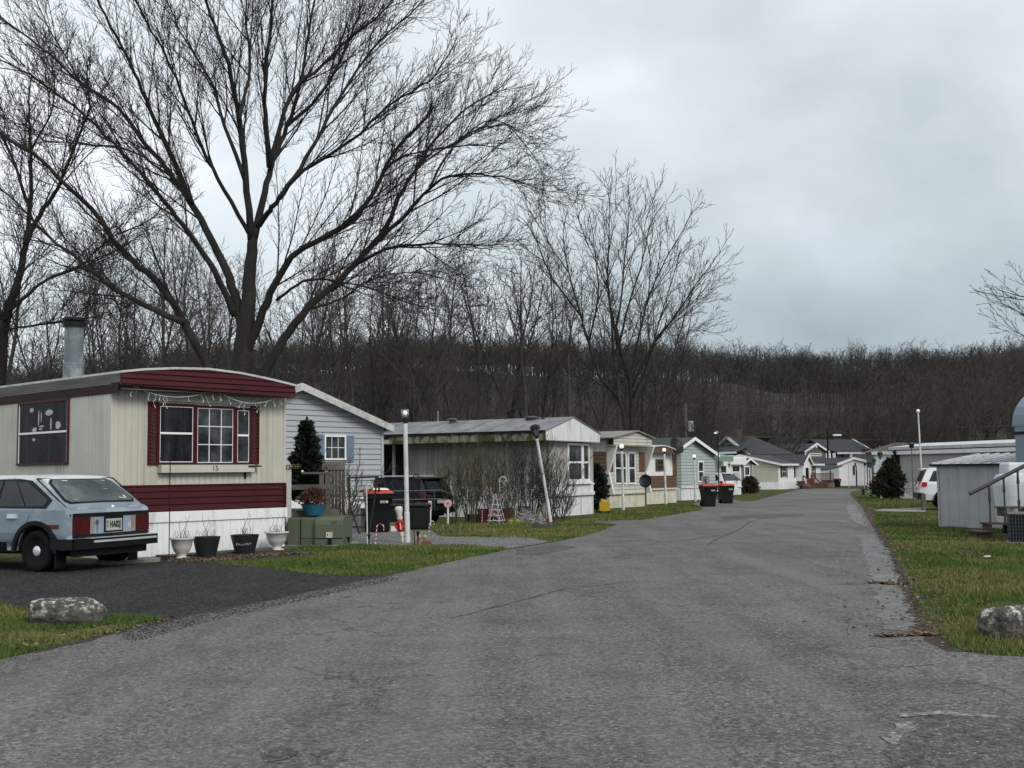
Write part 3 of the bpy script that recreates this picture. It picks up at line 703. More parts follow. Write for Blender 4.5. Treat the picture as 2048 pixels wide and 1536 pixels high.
fan = [
 ([(1264, 960), (1264, 858), (1261, 770), (1238, 690), (1232, 654)], .30, .13, 0, 0),
 ([(1235, 690), (1217, 581), (1217, 504), (1219, 431), (1222, 368)], .12, .02, -3, 0), ([(1232, 654), (1243, 595), (1250, 515), (1257, 442), (1259, 375)], .11, .02, 2, 0),
 ([(1238, 690), (1257, 610), (1283, 530), (1301, 449), (1330, 402)], .11, .02, -2, 0), ([(1258, 765), (1279, 668), (1297, 595), (1330, 522), (1367, 457), (1385, 420)], .13, .02, 3, 0),
 ([(1263, 775), (1308, 686), (1345, 639), (1374, 595), (1410, 544), (1443, 500)], .13, .02, -1, 0), ([(1308, 686), (1330, 661), (1380, 620), (1428, 580)], .07, .015, 2, 0),
 ([(1250, 960), (1250, 850), (1235, 796), (1199, 752), (1177, 686), (1162, 632), (1137, 544), (1126, 468), (1137, 415)], .22, .02, 2, -.5), ([(1162, 632), (1104, 555), (1078, 493), (1053, 446), (1027, 427)], .10, .016, -3, .5),
 ([(1177, 686), (1196, 595), (1188, 486), (1177, 418)], .10, .018, -2, .5), ([(1330, 661), (1348, 672), (1380, 660), (1410, 663)], .04, .012, 0, 0), ([(1264, 800), (1290, 740), (1320, 640), (1345, 560), (1360, 500)], .10, .018, -4, 0),
 ([(1217, 581), (1190, 520), (1160, 450), (1155, 400)], .06, .015, 1, -1), ([(1297, 595), (1300, 520), (1290, 450), (1310, 390)], .06, .015, -1, 1), ([(1137, 544), (1100, 490), (1080, 430), (1085, 395)], .06, .015, 3, 1)]
bf = Vector((P(1262, 900, 74).x, 74, gz(74)))
traced(fan, 74, bf, dict(HP, seg=[.4, .6, .9], wig=[.22, .16, .1], gap=[.34, .5, .75], ang=[(22, 45), (20, 40), (16, 36)], len=[.9, 2.2, 4.2], rad=[.011, .022, .045]), 15, .011, 'bare_tree', 'wide open bare tree fanning thin limbs behind the brown striped trailers')
woods = [ # k, px, D, top
 (0, 60, 62, 560), (2, 130, 70, 540), (5, 205, 58, 500), (0, 300, 66, 455), (3, 262, 78, 520), (2, 352, 60, 560), (5, 410, 74, 480), (1, 455, 66, 520), (4, 20, 74, 470), (1, 160, 80, 470), (4, 330, 84, 500),
 (2, 560, 60, 560), (0, 600, 70, 500), (1, 632, 62, 520), (5, 668, 76, 470), (4, 700, 64, 505), (2, 735, 72, 500), (3, 762, 84, 500), (1, 800, 66, 520),
 (5, 828, 72, 480), (0, 862, 64, 520), (4, 895, 76, 500), (2, 930, 68, 500), (1, 955, 80, 490), (0, 1020, 76, 440), (4, 1050, 68, 500),
 (2, 1085, 74, 490), (1, 1140, 70, 480), (0, 1205, 90, 500), (4, 1235, 80, 470), (2, 1290, 88, 480), (1, 1310, 96, 520), (5, 1345, 92, 600), (3, 1400, 104, 660)]
ordw = 'first second third fourth fifth sixth seventh eighth ninth tenth eleventh twelfth thirteenth fourteenth fifteenth sixteenth seventeenth eighteenth nineteenth twentieth'.split()
woods.sort(key=lambda t: t[1]); cnt = {}
for k, x_, D, top in woods:
    zone = ('behind the cream mobile home' if x_ < 520 else 'behind the pale blue house' if x_ < 800 else 'behind the weathered trailer' if x_ < 1160 else 'behind the brown striped trailers')
    kind = {0: 'forked', 1: 'slender straight', 2: 'many-stemmed', 3: 'low spreading', 4: 'thin upright', 5: 'twin-limbed'}[k]
    key = (kind, zone); cnt[key] = cnt.get(key, 0) + 1
    if 640 < x_ < 1110: top += 34
    if x_ >= 1110: top += 55
    plant(k, x_, D, top, '%s bare tree %s, %s of its kind from the left' % (kind, zone, ordw[cnt[key] - 1]), group='bare trees in the wood behind the homes')
# trees at the foot of the hill, beyond the far houses
for i, (k, x_, D, top, wd, lab) in enumerate([
    (3, 1545, 150, 800, 1.3, 'low broad bare tree in front of the hillside right of the green house'), (3, 1490, 165, 790, 1.2, 'bare tree behind the green house chimney'),
    (3, 1850, 120, 760, 1.2, 'bare reddish tree behind the long grey trailer'), (2, 1905, 130, 740, 1.1, 'bare many-stemmed tree behind the long grey trailer, right of the white flagpole'),
    (0, 1970, 110, 720, 1.2, 'bare forked tree behind the long grey trailer near the right edge'), (3, 1730, 190, 800, 1.3, 'distant bare tree above the dark roofed grey house'),
    (2, 1440, 140, 760, 1.2, 'bare many-stemmed tree behind the pale green gabled house'), (5, 1640, 185, 800, 1.2, 'distant bare tree behind the grey gabled house'), (0, 2035, 100, 700, 1.0, 'bare forked tree above the blue grey trailer end')]):
    plant(k, x_, D, top, lab, wide=wd)
# ------------------------------------------------------------------ hills and their forest
# canopy line of the ridge in picture terms, turned into real heights at the ridge distance
RIDGE = [(-900, 770), (-200, 745), (0, 738), (400, 720), (700, 695), (850, 690), (1000, 690), (1200, 700), (1340, 710), (1500, 716), (1620, 722), (1750, 725), (1880, 722), (1960, 712), (2100, 700), (2600, 690)]
NEAR = [(1600, 930), (1720, 850), (1800, 790), (1860, 745), (1920, 712), (1990, 692), (2048, 674), (2150, 640), (2400, 590), (2900, 520)]
def interp(tab, x):
    if x <= tab[0][0]: return tab[0][1]
    for i in range(len(tab) - 1):
        if x <= tab[i + 1][0]:
            t = (x - tab[i][0]) / (tab[i + 1][0] - tab[i][0]); return tab[i][1] * (1 - t) + tab[i + 1][1] * t
    return tab[-1][1]
def sstep(t): t = max(0.0, min(1.0, t)); return t * t * (3 - 2 * t)
RX = np.array([P(a, b, 1) for a, b in RIDGE]); NX = np.array([P(a, b, 1) for a, b in NEAR])
def hillz(X, Y):
    a = X / np.maximum(Y, 1)
    z1 = np.interp(a, RX[:, 0], RX[:, 2] - CAMZ) * 420 + CAMZ - 9.8
    z2 = np.maximum(np.interp(a, NX[:, 0], NX[:, 2] - CAMZ) * 260 + CAMZ - 12.0, -2)
    t1 = np.clip((Y - 205) / (420 - 205), 0, 1); t1 = t1 * t1 * (3 - 2 * t1)
    t2 = np.clip((Y - 140) / (260 - 140), 0, 1); t2 = t2 ** 1.1
    bump = (vnoise(X + 900, Y, 0.018, 3) - 0.5) * 9 * t1 + (vnoise(X + 900, Y, 0.06, 4) - 0.5) * 5 * t1
    g = gzn(Y) - 0.3
    zz = np.maximum(g + (z1 - g) * t1 + bump, g + (z2 - g) * t2 * (a > 0.2))
    return zz
xs = np.linspace(-420, 520, 130); ys = np.linspace(138, 560, 70)
XX, YY = np.meshgrid(xs, ys); ZZ = hillz(XX, YY)
V = np.c_[XX.ravel(), YY.ravel(), ZZ.ravel()]; nx = len(xs); ny = len(ys)
ii = (np.arange(ny - 1)[:, None] * nx + np.arange(nx - 1)[None]).ravel()
m_hill = ground_mat('leaf litter', [(0.030, 0.026, 0.022), (0.045, 0.038, 0.030), (0.024, 0.026, 0.020)], (0.05, 0.2), bump=0.1, bscale=2)
o = np_mesh('hills', V, np.stack([ii, ii + 1, ii + nx + 1, ii + nx], 1), m_hill, smooth=True); o['kind'] = 'structure'
# templates of small trees: every branch is a thin stick
def template(seed, br):
    r = random.Random(seed); s = Sticks(); H = 13.0
    nl = r.choice([1, 2, 2, 3]); b = Vector((0, 0, H * 0.35)); s.line([Vector((0, 0, -0.5)), b], [0.11, 0.09])
    for i in range(nl):
        a = r.random() * 6.28; sp = 0.25 if nl > 1 else 0.04; d = Vector((math.cos(a) * sp, math.sin(a) * sp, 1)).normalized()
        p = b.copy(); q = p + d * (H - b.z); m_ = p.lerp(q, 0.5) + rvec(r) * 0.5; s.line([p, m_, q], [0.08, 0.06, 0.02])
        for k in range(br // nl):
            t = r.uniform(0.05, 1.0); c = (p.lerp(m_, t * 2) if t < .5 else m_.lerp(q, t * 2 - 1)); a2 = r.random() * 6.28; el_ = R(r.uniform(20, 70))
            dd = Vector((math.cos(a2) * math.cos(el_), math.sin(a2) * math.cos(el_), math.sin(el_))); ln = r.uniform(1.2, 3.6) * (1.15 - 0.5 * t)
            e_ = c + dd * ln; s.line([c, e_], [0.04, 0.02])
            for w_ in range(3):
                f = c.lerp(e_, r.uniform(0.3, 1)); s.line([f, f + (dd + rvec(r) * 0.8).normalized() * r.uniform(0.5, 1.4)], [0.024, 0.015])
    return s.arrays(3)
tv = [template(40 + i, 26) for i in range(8)]
rg = np.random.default_rng(5)
n = 15000; a = rg.uniform(-0.62, 0.62, n); Y = np.sqrt(rg.uniform(150 ** 2, 440 ** 2, n)); X = a * Y
Z = hillz(X, Y)
k = Z > gzn(Y) + 0.2; k &= (np.abs(a) < 0.56)
# only as dense as it needs to be: denser on the ridge line where the sky shows it
k &= rg.random(n) < np.where(Y > 380, 0.9, np.where(Y < 250, 0.45, 0.36))
X, Y, Z, a = X[k], Y[k], Z[k], a[k]; print('hill trees', len(X))
Vs = []; Fs = []; Cs = []; off = 0
for i in range(len(X)):
    TV, TF = tv[i % 8]; s_ = rg.uniform(0.6, 0.95) * (1.2 if rg.random() < .12 else 1); th = rg.uniform(0, 6.28); c_, n_ = math.cos(th) * s_, math.sin(th) * s_
    v = np.empty_like(TV); wd = rg.uniform(1.0, 1.6)
    v[:, 0] = (TV[:, 0] * c_ - TV[:, 1] * n_) * wd + X[i]; v[:, 1] = (TV[:, 0] * n_ + TV[:, 1] * c_) * wd + Y[i]; v[:, 2] = TV[:, 2] * s_ + Z[i]
    Vs.append(v); Fs.append(TF + off); off += len(v)
    t = vnoise(np.array([X[i] + 900]), np.array([Y[i]]), 0.022, 8)[0]; t = max(0, min(1, (t - 0.5) * 4)) * (0.8 if rg.random() < 0.8 else 0.2)
    c = np.array([0.047, 0.046, 0.046]) * (1 - t) + np.array([0.066, 0.052, 0.046]) * t
    Cs.append(np.repeat((c * rg.uniform(0.6, 1.35))[None], len(v), 0))
o = np_mesh('hillside_forest', np.concatenate(Vs), np.concatenate(Fs), vcol_mat('forest twigs', 0.9, spec=0.1), color=np.concatenate(Cs)); o['kind'] = 'stuff'
print('forest quads', len(o.data.polygons))
# ------------------------------------------------------------------ homes
m_white = mat('white painted metal', (0.70, 0.71, 0.71), 0.5, 0.06, 3, stain=(0.25, 0.25, 0.22), sfac=0.35, sscale=2.0, sstretch=(1, 1, 0.2), sth=(0.55, 0.8))
m_trim = mat('white trim', (0.76, 0.77, 0.77), 0.5, 0.05, 4)
m_glass = mat('window glass', (0.012, 0.014, 0.017), 0.12, 0.3, 1.0, spec=0.25)
m_glassg = mat('window glass with grey curtain', (0.065, 0.075, 0.08), 0.15, 0.6, 5.0, spec=0.25, stretch=(1, 1, 0.12), stain=(0.012, 0.013, 0.016), sfac=0.9, sscale=1.3, sth=(0.42, 0.6))
m_curt = mat('violet curtain behind glass', (0.022, 0.022, 0.030), 0.2, 0.7, 7.0, spec=0.03, stretch=(1, 1, 0.08), stain=(0.012, 0.012, 0.016), sfac=0.85, sscale=1.6, sth=(0.45, 0.6))
m_black = mat('black metal', (0.005, 0.005, 0.006), 0.5, 0.1, spec=.25)
m_blackp = mat('black plastic', (0.005, 0.006, 0.007), 0.5, 0.2, 8, spec=.22)
class Frame:
    """local axes: x along the front face (left to right), y into the building, z up"""
    def __init__(s, A, B):
        s.o = Vector((A.x, A.y, min(A.z, B.z))); d = Vector((B.x - A.x, B.y - A.y, 0)); s.w = d.length; s.u = d.normalized()
        s.v = Vector((-s.u.y, s.u.x, 0)); s.rot = math.atan2(s.u.y, s.u.x)
    def front(s, px_, py_, off=0.0):          # picture point on plane y = off -> (x, z)
        d = ray(px_, py_); q = s.o + s.v * off
        t = (q - CP).dot(s.v) / d.dot(s.v); h = CP + d * t - s.o
        return (h.dot(s.u), h.z)
    def side(s, px_, py_, x=0.0):             # picture point on plane x -> (y, z)
        d = ray(px_, py_); q = s.o + s.u * x
        t = (q - CP).dot(s.u) / d.dot(s.u); h = CP + d * t - s.o
        return (h.dot(s.v), h.z)
def FrameA(A, pxb, deg):                  # left corner, picture x of the right corner, direction in degrees
    u = Vector((math.cos(R(deg)), math.sin(R(deg)), 0)); k = ray(pxb, 950).x
    t = (k * A.y - A.x) / (u.x - k * u.y)
    return Frame(A, A + u * t)
def FR(y):   # mapping for prisms on a front face (t grows outwards, towards -y)
    return lambda a, b, t: (a, y - t, b)
def SL(x):   # left side face, outwards is -x; a is y
    return lambda a, b, t: (x - t, a, b)
def SR(x):
    return lambda a, b, t: (x + t, a, b)
def clip(poly, ax, lo, hi):
    for s_, lim in ((1, lo), (-1, -hi)):
        out = []
        for i in range(len(poly)):
            a = poly[i]; b = poly[(i + 1) % len(poly)]; da = s_ * a[ax] - lim; db = s_ * b[ax] - lim
            if da >= 0: out.append(a)
            if (da >= 0) != (db >= 0):
                t = da / (da - db); out.append((a[0] + (b[0] - a[0]) * t, a[1] + (b[1] - a[1]) * t))
        poly = out
        if not poly: return []
    return poly
def siding(mb, poly, fn, kind='lap', per=0.12, dep=0.02, seed=0):
    """real relief over a convex polygon: lap boards (each strip leans out at its foot) or upright ribs"""
    ax = 1 if kind == 'lap' else 0; lo = min(p[ax] for p in poly); hi = max(p[ax] for p in poly); r = random.Random(seed)
    z = lo; 
    while z < hi - 1e-4:
        pr = per * (r.uniform(0.6, 1.5) if kind == 'uneven' else 1)
        z2 = min(z + pr, hi)
        if kind == 'lap':
            g_ = per * .13; c = clip(poly, 1, z + g_, z2)
            if len(c) >= 3:
                mb.poly([fn(a, b, dep * (1 - .8 * (b - z) / per)) for a, b in c])
                lo_ = [p for p in c if abs(p[1] - z - g_) < 1e-5]
                if len(lo_) >= 2:
                    a0 = min(p[0] for p in lo_); a1 = max(p[0] for p in lo_); mb.poly([fn(a0, z + g_, dep * .9), fn(a1, z + g_, dep * .9), fn(a1, z + g_, -.025), fn(a0, z + g_, -.025)])
                    mb.poly([fn(a0, z, dep * .2), fn(a1, z, dep * .2), fn(a1, z, -.025), fn(a0, z, -.025)])
        else:
            g = pr * (0.22 if kind == 'rib' else 0.10)
            for u0, u1, d0, d1 in ((z, z + g * .35, dep, 0), (z + g * .35, z + g * .65, 0, 0), (z + g * .65, z + g, 0, dep), (z + g, z2, dep, dep)):
                c = clip(poly, 0, u0, min(u1, hi))
                if len(c) >= 3 and u1 > u0:
                    mb.poly([fn(a, b, d0 + (d1 - d0) * ((a - u0) / (u1 - u0))) for a, b in c])
        z = z2
    # backing
    mb.poly([fn(a, b, -0.03) for a, b in poly])
def window(parent, fn, x0, x1, z0, z1, glass=None, frame=None, fw=0.05, hbar=True, grid=(0, 0), name='window', proud=0.05, muntin=0.018):
    fm = frame or m_trim; mb = MB(); P3 = lambda a, b, t: fn(a, b, t)
    def bx(a0, a1, b0, b1, t0, t1):
        mb.hexa([P3(a0, b0, t0), P3(a1, b0, t0), P3(a1, b1, t0), P3(a0, b1, t0), P3(a0, b0, t1), P3(a1, b0, t1), P3(a1, b1, t1), P3(a0, b1, t1)])
    bx(x0, x1, z1 - fw, z1, -0.01, proud); bx(x0, x1, z0, z0 + fw, -0.01, proud + 0.01)
    bx(x0, x0 + fw, z0 + fw, z1 - fw, -0.01, proud); bx(x1 - fw, x1, z0 + fw, z1 - fw, -0.01, proud)
    if hbar: zm = (z0 + z1) / 2; bx(x0 + fw, x1 - fw, zm - fw * .4, zm + fw * .4, 0.015, proud - 0.012)
    for i in range(1, grid[0]): xm = x0 + fw + (x1 - x0 - 2 * fw) * i / grid[0]; bx(xm - muntin / 2, xm + muntin / 2, z0 + fw, z1 - fw, 0.022, 0.034)
    for i in range(1, grid[1]): zm = z0 + fw + (z1 - z0 - 2 * fw) * i / grid[1]; bx(x0 + fw, x1 - fw, zm - muntin / 2, zm + muntin / 2, 0.022, 0.032)
    wdw = mb.build(name, fm, parent)
    g = MB(); g.hexa([P3(x0 + fw, z0 + fw, -0.005), P3(x1 - fw, z0 + fw, -0.005), P3(x1 - fw, z1 - fw, -0.005), P3(x0 + fw, z1 - fw, -0.005),
                      P3(x0 + fw, z0 + fw, 0.028), P3(x1 - fw, z0 + fw, 0.028), P3(x1 - fw, z1 - fw, 0.028), P3(x0 + fw, z1 - fw, 0.028)])
    g.build('pane', glass or m_glass, wdw)
    return wdw
def blk(mb, fn, x0, x1, z0, z1, t0, t1):
    mb.hexa([fn(x0, z0, t0), fn(x1, z0, t0), fn(x1, z1, t0), fn(x0, z1, t0), fn(x0, z0, t1), fn(x1, z0, t1), fn(x1, z1, t1), fn(x0, z1, t1)])
def blk1(name, m, parent, fn, x0, x1, z0, z1, t0, t1, **k):
    mb = MB(); blk(mb, fn, x0, x1, z0, z1, t0, t1); return mb.build(name, m, parent, **k)
def louver(parent, fn, x0, x1, z0, z1, m, per=0.075, name='shutter'):
    mb = MB(); fw = 0.035
    blk(mb, fn, x0, x0 + fw, z0, z1, -0.01, 0.045); blk(mb, fn, x1 - fw, x1, z0, z1, -0.01, 0.045)
    blk(mb, fn, x0 + fw, x1 - fw, z0, z0 + fw, -0.01, 0.045); blk(mb, fn, x0 + fw, x1 - fw, z1 - fw, z1, -0.01, 0.045)
    z = z0 + fw
    while z < z1 - fw - 0.01:
        z2 = min(z + per, z1 - fw)
        mb.poly([fn(x0 + fw, z, 0.042), fn(x1 - fw, z, 0.042), fn(x1 - fw, z2, 0.008), fn(x0 + fw, z2, 0.008)])
        mb.poly([fn(x0 + fw, z, 0.042), fn(x1 - fw, z, 0.042), fn(x1 - fw, z, 0.0), fn(x0 + fw, z, 0.0)]); z = z2
    return mb.build(name, m, parent, fix=False)
def panel_shutter(parent, fn, x0, x1, z0, z1, m, name='shutter'):
    mb = MB(); blk(mb, fn, x0, x1, z0, z1, -0.01, 0.03); g = 0.05
    zm = z0 + (z1 - z0) * 0.45
    for a, b in ((z0 + g, zm - g / 2), (zm + g / 2, z1 - g)): blk(mb, fn, x0 + g, x1 - g, a, b, 0.0301, 0.042)
    return mb.build(name, m, parent)
def gable_roof(mb, w, L, ez, pz, oh=0.2, fo=0.25, th=0.06, pk=None, back=0.2):
    """two slopes, ridge along y; eaves at height ez above x=0 and x=w"""
    pk = w / 2 if pk is None else pk; s1 = (pz - ez) / pk; s2 = (pz - ez) / (w - pk)
    for (x0, z0, x1, z1) in ((-oh, ez - s1 * oh, pk, pz), (pk, pz, w + oh, ez - s2 * oh)):
        mb.hexa([(x0, -fo, z0), (x1, -fo, z1), (x1, L + back, z1), (x0, L + back, z0), (x0, -fo, z0 + th), (x1, -fo, z1 + th), (x1, L + back, z1 + th), (x0, L + back, z0 + th)])
def rake(mb, w, ez, pz, oh, fo, h=0.16, t=0.03, pk=None):
    pk = w / 2 if pk is None else pk; s1 = (pz - ez) / pk; s2 = (pz - ez) / (w - pk)
    for (x0, z0, x1, z1) in ((-oh, ez - s1 * oh, pk, pz), (pk, pz, w + oh, ez - s2 * oh)):
        mb.hexa([(x0, -fo - t, z0 - h * .55), (x1, -fo - t, z1 - h * .55), (x1, -fo, z1 - h * .55), (x0, -fo, z0 - h * .55),
                 (x0, -fo - t, z0 + h * .5), (x1, -fo - t, z1 + h * .5), (x1, -fo, z1 + h * .5), (x0, -fo, z0 + h * .5)])

# ======== 1. cream home with the burgundy arched front
m_cream = mat('cream ribbed metal', (0.47, 0.46, 0.405), 0.55, 0.06, 2.0, stain=(0.27, 0.25, 0.2), sfac=0.5, sscale=1.6, sstretch=(1.5, 1.5, 0.12), sth=(0.52, 0.75))
m_burg = mat('burgundy metal', (0.050, 0.006, 0.009), 0.5, 0.2, 2.0, spec=0.2, stain=(0.03, 0.008, 0.01), sfac=0.6, sscale=2.2, sstretch=(1, 1, 0.5), sth=(0.55, 0.75))
m_skirt = mat('white vinyl skirting', (0.74, 0.76, 0.77), 0.5, 0.05, 3, stain=(0.2, 0.19, 0.16), sfac=0.5, sscale=2.5, sstretch=(1.5, 1.5, 0.3), sth=(0.55, 0.75))
m_roofw = mat('white coated roof', (0.5, 0.52, 0.53), 0.6, 0.15, 1.5, stain=(0.2, 0.2, 0.2), sfac=0.5)
m_rotw = mat('weathered fascia board', (0.10, 0.095, 0.09), 0.85, 0.3, 3, stretch=(1, .3, 3))
Fh = Frame(G(217, 1119), G(568, 1095)); W = Fh.w; Lh = 15.0
home = thing('mobile_home', 'cream mobile home with burgundy arched front fascia, burgundy band and white skirting', 'mobile home', Fh.o, Fh.rot)
f = FR(0.0); sl = SL(0.0); sr = SR(W)
zS = Fh.front(290, 1025)[1]; zS2 = Fh.front(290, 1046)[1]; zB = Fh.front(290, 972)[1]; zT = Fh.front(250, 775)[1] + 0.02; zTr = Fh.front(566, 797)[1]
zE = max(zT, zTr) + 0.05
print('home1 w', W, 'zS', zS, 'zB', zB, 'zT', zT, zTr)
mb = MB()
siding(mb, [(0, zB), (W, zB), (W, zE), (0, zE)], f, 'rib', 0.135, 0.014)
siding(mb, [(0, zB), (Lh, zB), (Lh, zE), (0, zE)], sl, 'rib', 0.135, 0.014)
siding(mb, [(0, zB), (Lh, zB), (Lh, zE), (0, zE)], sr, 'rib', 0.135, 0.014)
siding(mb, [(0, zB), (W, zB), (W, zE), (0, zE)], lambda a, b, t: (a, Lh + t, b), 'rib', 0.135, 0.014)
mb.box(-0.012, 0.03, -0.022, 0.03, zB, zE - .01); mb.box(W - 0.03, W + 0.022, -0.022, 0.03, zB, zE - .01)
mb.build('wall', m_cream, home, fix=False)
mb = MB()
for fn, q in ((f, W), (sl, Lh), (sr, Lh)): siding(mb, [(0.0, zS), (q, zS), (q, zB), (0.0, zB)], fn, 'lap', (zB - zS) / 4, 0.03)
mb.box(-0.03, 0.02, -0.034, 0.02, zS, zB); mb.box(W - 0.02, W + 0.034, -0.034, 0.02, zS, zB)
blk(mb, f, -0.02, W + 0.02, zB - 0.012, zB + 0.018, 0.0, 0.03)
mb.build('burgundy_band', m_burg, home, fix=False, label='burgundy lapped metal band under the cream siding')
mb = MB()
siding(mb, [(0, 0), (W, 0), (W, zS2), (0, zS2)], f, 'uneven', 0.17, 0.014, 3); siding(mb, [(0, 0), (Lh, 0), (Lh, zS2), (0, zS2)], sl, 'uneven', 0.17, 0.014, 4)
siding(mb, [(0, 0), (Lh, 0), (Lh, zS2), (0, zS2)], sr, 'uneven', 0.17, 0.014, 4)
mb.build('skirting', m_skirt, home, fix=False)
mb = MB(); mb.box(-0.045, W + 0.05, -0.045, 0.0, zS2, zS); mb.box(-0.045, -0.0, 0.0, Lh, zS2, zS); mb.box(W, W + 0.05, 0, Lh, zS2, zS); mb.build('skirting_cap', m_skirt, home)
# arched roof: curve traced from the photo
def arcz(t): return [interp([(0, 742), (0.12, 738), (0.3, 735.5), (0.5, 737), (0.68, 745), (0.85, 757), (1, 770)], t)][0]
OH = 0.42; xa, _ = Fh.front(243, 760, -OH); xb, _ = Fh.front(590, 783, -OH); print('roof x', xa, xb)
top = []
for i in range(17):
    t = i / 16; pxx = 243 + (590 - 243) * t; x_, z_ = Fh.front(pxx, arcz(t), -OH); top.append((x_, z_))
bl = Fh.front(243, 769, -OH); br = Fh.front(590, 795, -OH); zlo = min(bl[1], br[1])
poly = [bl] + top[0:] + [br]
mb = MB(); fo = lambda a, b, t: (a, -OH - t, b)
n = 4; per = 0.105
def archpoly():  # strips across the arch, built over columns
    for i in range(16):
        (x0, za), (x1, zb) = top[i], top[i + 1]; zl = bl[1] + (br[1] - bl[1]) * i / 16; zl1 = bl[1] + (br[1] - bl[1]) * (i + 1) / 16
        col = [(x0, zl), (x1, zl1), (x1, zb), (x0, za)]
        z = zlo
        while z < max(za, zb):
            c = clip(col, 1, z, z + per)
            if len(c) >= 3: mb.poly([fo(a, b, 0.028 * (1 - (b - z) / per)) for a, b in c]); 
            lo_ = [p for p in c if abs(p[1] - z) < 1e-5]
            if len(lo_) >= 2: mb.poly([fo(lo_[0][0], z, 0.028), fo(lo_[-1][0], z, 0.028), fo(lo_[-1][0], z, 0), fo(lo_[0][0], z, 0)])
            z += per
archpoly()
mb.prism(poly, lambda a, b, t: (a, -OH + t, b), 0.001, 0.05)
roof = MB()
for i in range(16):
    (x0, za), (x1, zb) = top[i], top[i + 1]
    roof.hexa([(x0, -OH - 0.03, za - 0.03), (x1, -OH - 0.03, zb - 0.03), (x1, Lh + .1, zb - 0.03), (x0, Lh + .1, za - 0.03), (x0, -OH - 0.035, za + 0.012), (x1, -OH - 0.035, zb + 0.012), (x1, Lh + .1, zb + 0.012), (x0, Lh + .1, za + 0.012)])
rf = roof.build('roof', m_roofw, home)
mb.build('front_fascia', m_burg, rf, fix=False, label='burgundy lapped metal front fascia under the arched roof edge')
mb = MB(); zf = top[0][1]; zfr = top[-1][1]
mb.box(xa, xa + 0.04, -OH + 0.05, Lh, zf - 0.20, zf - 0.03); mb.box(xb - 0.04, xb, -OH + 0.05, Lh, zfr - 0.16, zfr - 0.03)
mb.build('fascia_board', m_rotw, rf)
mb = MB(); mb.box(xa + 0.04, 0.0, -OH + 0.05, Lh, zf - 0.22, zf - 0.19); mb.box(W, xb - 0.04, -OH + 0.05, Lh, zfr - 0.18, zfr - 0.15); mb.box(xa + .05, xb - .05, -OH + 0.05, 0, zlo - 0.0, zlo + 0.02)
mb.build('soffit', m_rotw, rf)
mb = MB(); blk(mb, sl, -0.3, Lh, zE - 0.2, zE - 0.02, 0.016, 0.03); mb.build('valance', mat('shade-darkened red valance', (.02, .004, .005), .8), home)  # shade under the eave is put into the valance's darkened red
# flue
yf, zf0 = Fh.side(147, 745, 0.9); d = ray(147, 745)
t_ = None
fx = 0.9; fy = yf; zr = interp([(p[0], p[1]) for p in top], fx)
_, ztop = Fh.side(149, 640, fx); rr = 0.195
flue = MB().lathe([(rr * 1.12, zr - 0.1), (rr * 1.12, zr + 0.33), (rr, zr + 0.36), (rr, ztop - 0.12)], (fx, fy, 0), 20).build('chimney', mat('galvanised flue', (0.12, 0.145, 0.16), 0.5, 0.15, 3, metal=0.2, stain=(0.28, 0.28, 0.28), sfac=0.6, sth=(.5, .6)), rf, smooth=False)
MB().lathe([(rr * 1.22, ztop - 0.16), (rr * 1.25, ztop - 0.06), (rr * 1.0, ztop - 0.05), (rr * 1.0, ztop - 0.02), (rr * 1.3, ztop - 0.02), (rr * 1.3, ztop + 0.03), (rr * 0.6, ztop + 0.06)], (fx, fy, 0), 20).build('chimney_cap', m_black, flue)
# windows on the long side and the front
def rect_side(Fx, x, a, b, c, d):       # two picture corners -> y0,y1,z0,z1 on the side plane
    y0, z1 = Fx.side(a, b, x); y1, z0 = Fx.side(c, d, x); return min(y0, y1), max(y0, y1), min(z0, z1), max(z0, z1)
def rect_front(Fx, a, b, c, d, off=0.0):
    x0, z1 = Fx.front(a, b, off); x1, z0 = Fx.front(c, d, off); return x0, x1, z0, z1
y0, y1, z0, z1 = rect_side(Fh, 0, 40, 806, 139, 929)
window(home, sl, y0, y1, z0, z1, m_curt, m_burg, 0.045, False); mbs = MB(); blk(mbs, sl, y0 + .045, y1 - .045, (z0 + z1) / 2 - .02, (z0 + z1) / 2 + .02, .0285, .045); [blk(mbs, sl, a_, a_ + .025, z0 + .045, z1 - .045, .0285, .04) for a_ in (y0 + .045, y1 - .07)]; mbs.build('sash', m_trim, home)
m_paper = mat('white paper cutouts', (0.4, 0.42, 0.45), 0.8)
mb = MB()
for cx_, cz_, a_, b_ in ((.28, .86, .10, .07), (.42, .72, .025, .26), (.47, .74, .02, .2), (.62, .80, .17, .10), (.66, .62, .03, .2), (.34, .55, .12, .08), (.46, .56, .08, .03), (.48, .60, .1, .025), (.80, .60, .11, .12), (.5, .50, .09, .03), (.33, .40, .06, .05)):
    yc = y1 - (y1 - y0) * cx_; zc = z0 + (z1 - z0) * cz_; pts = [(yc + a_ * .5 * (y1 - y0) * math.cos(t * .7854) * rnd.uniform(.7, 1.1), zc + b_ * .5 * (z1 - z0) * math.sin(t * .7854) * rnd.uniform(.8, 1.1)) for t in range(8)]
    MB().prism(pts, sl, 0.029, 0.032).build('paper_cutout', m_paper, home)
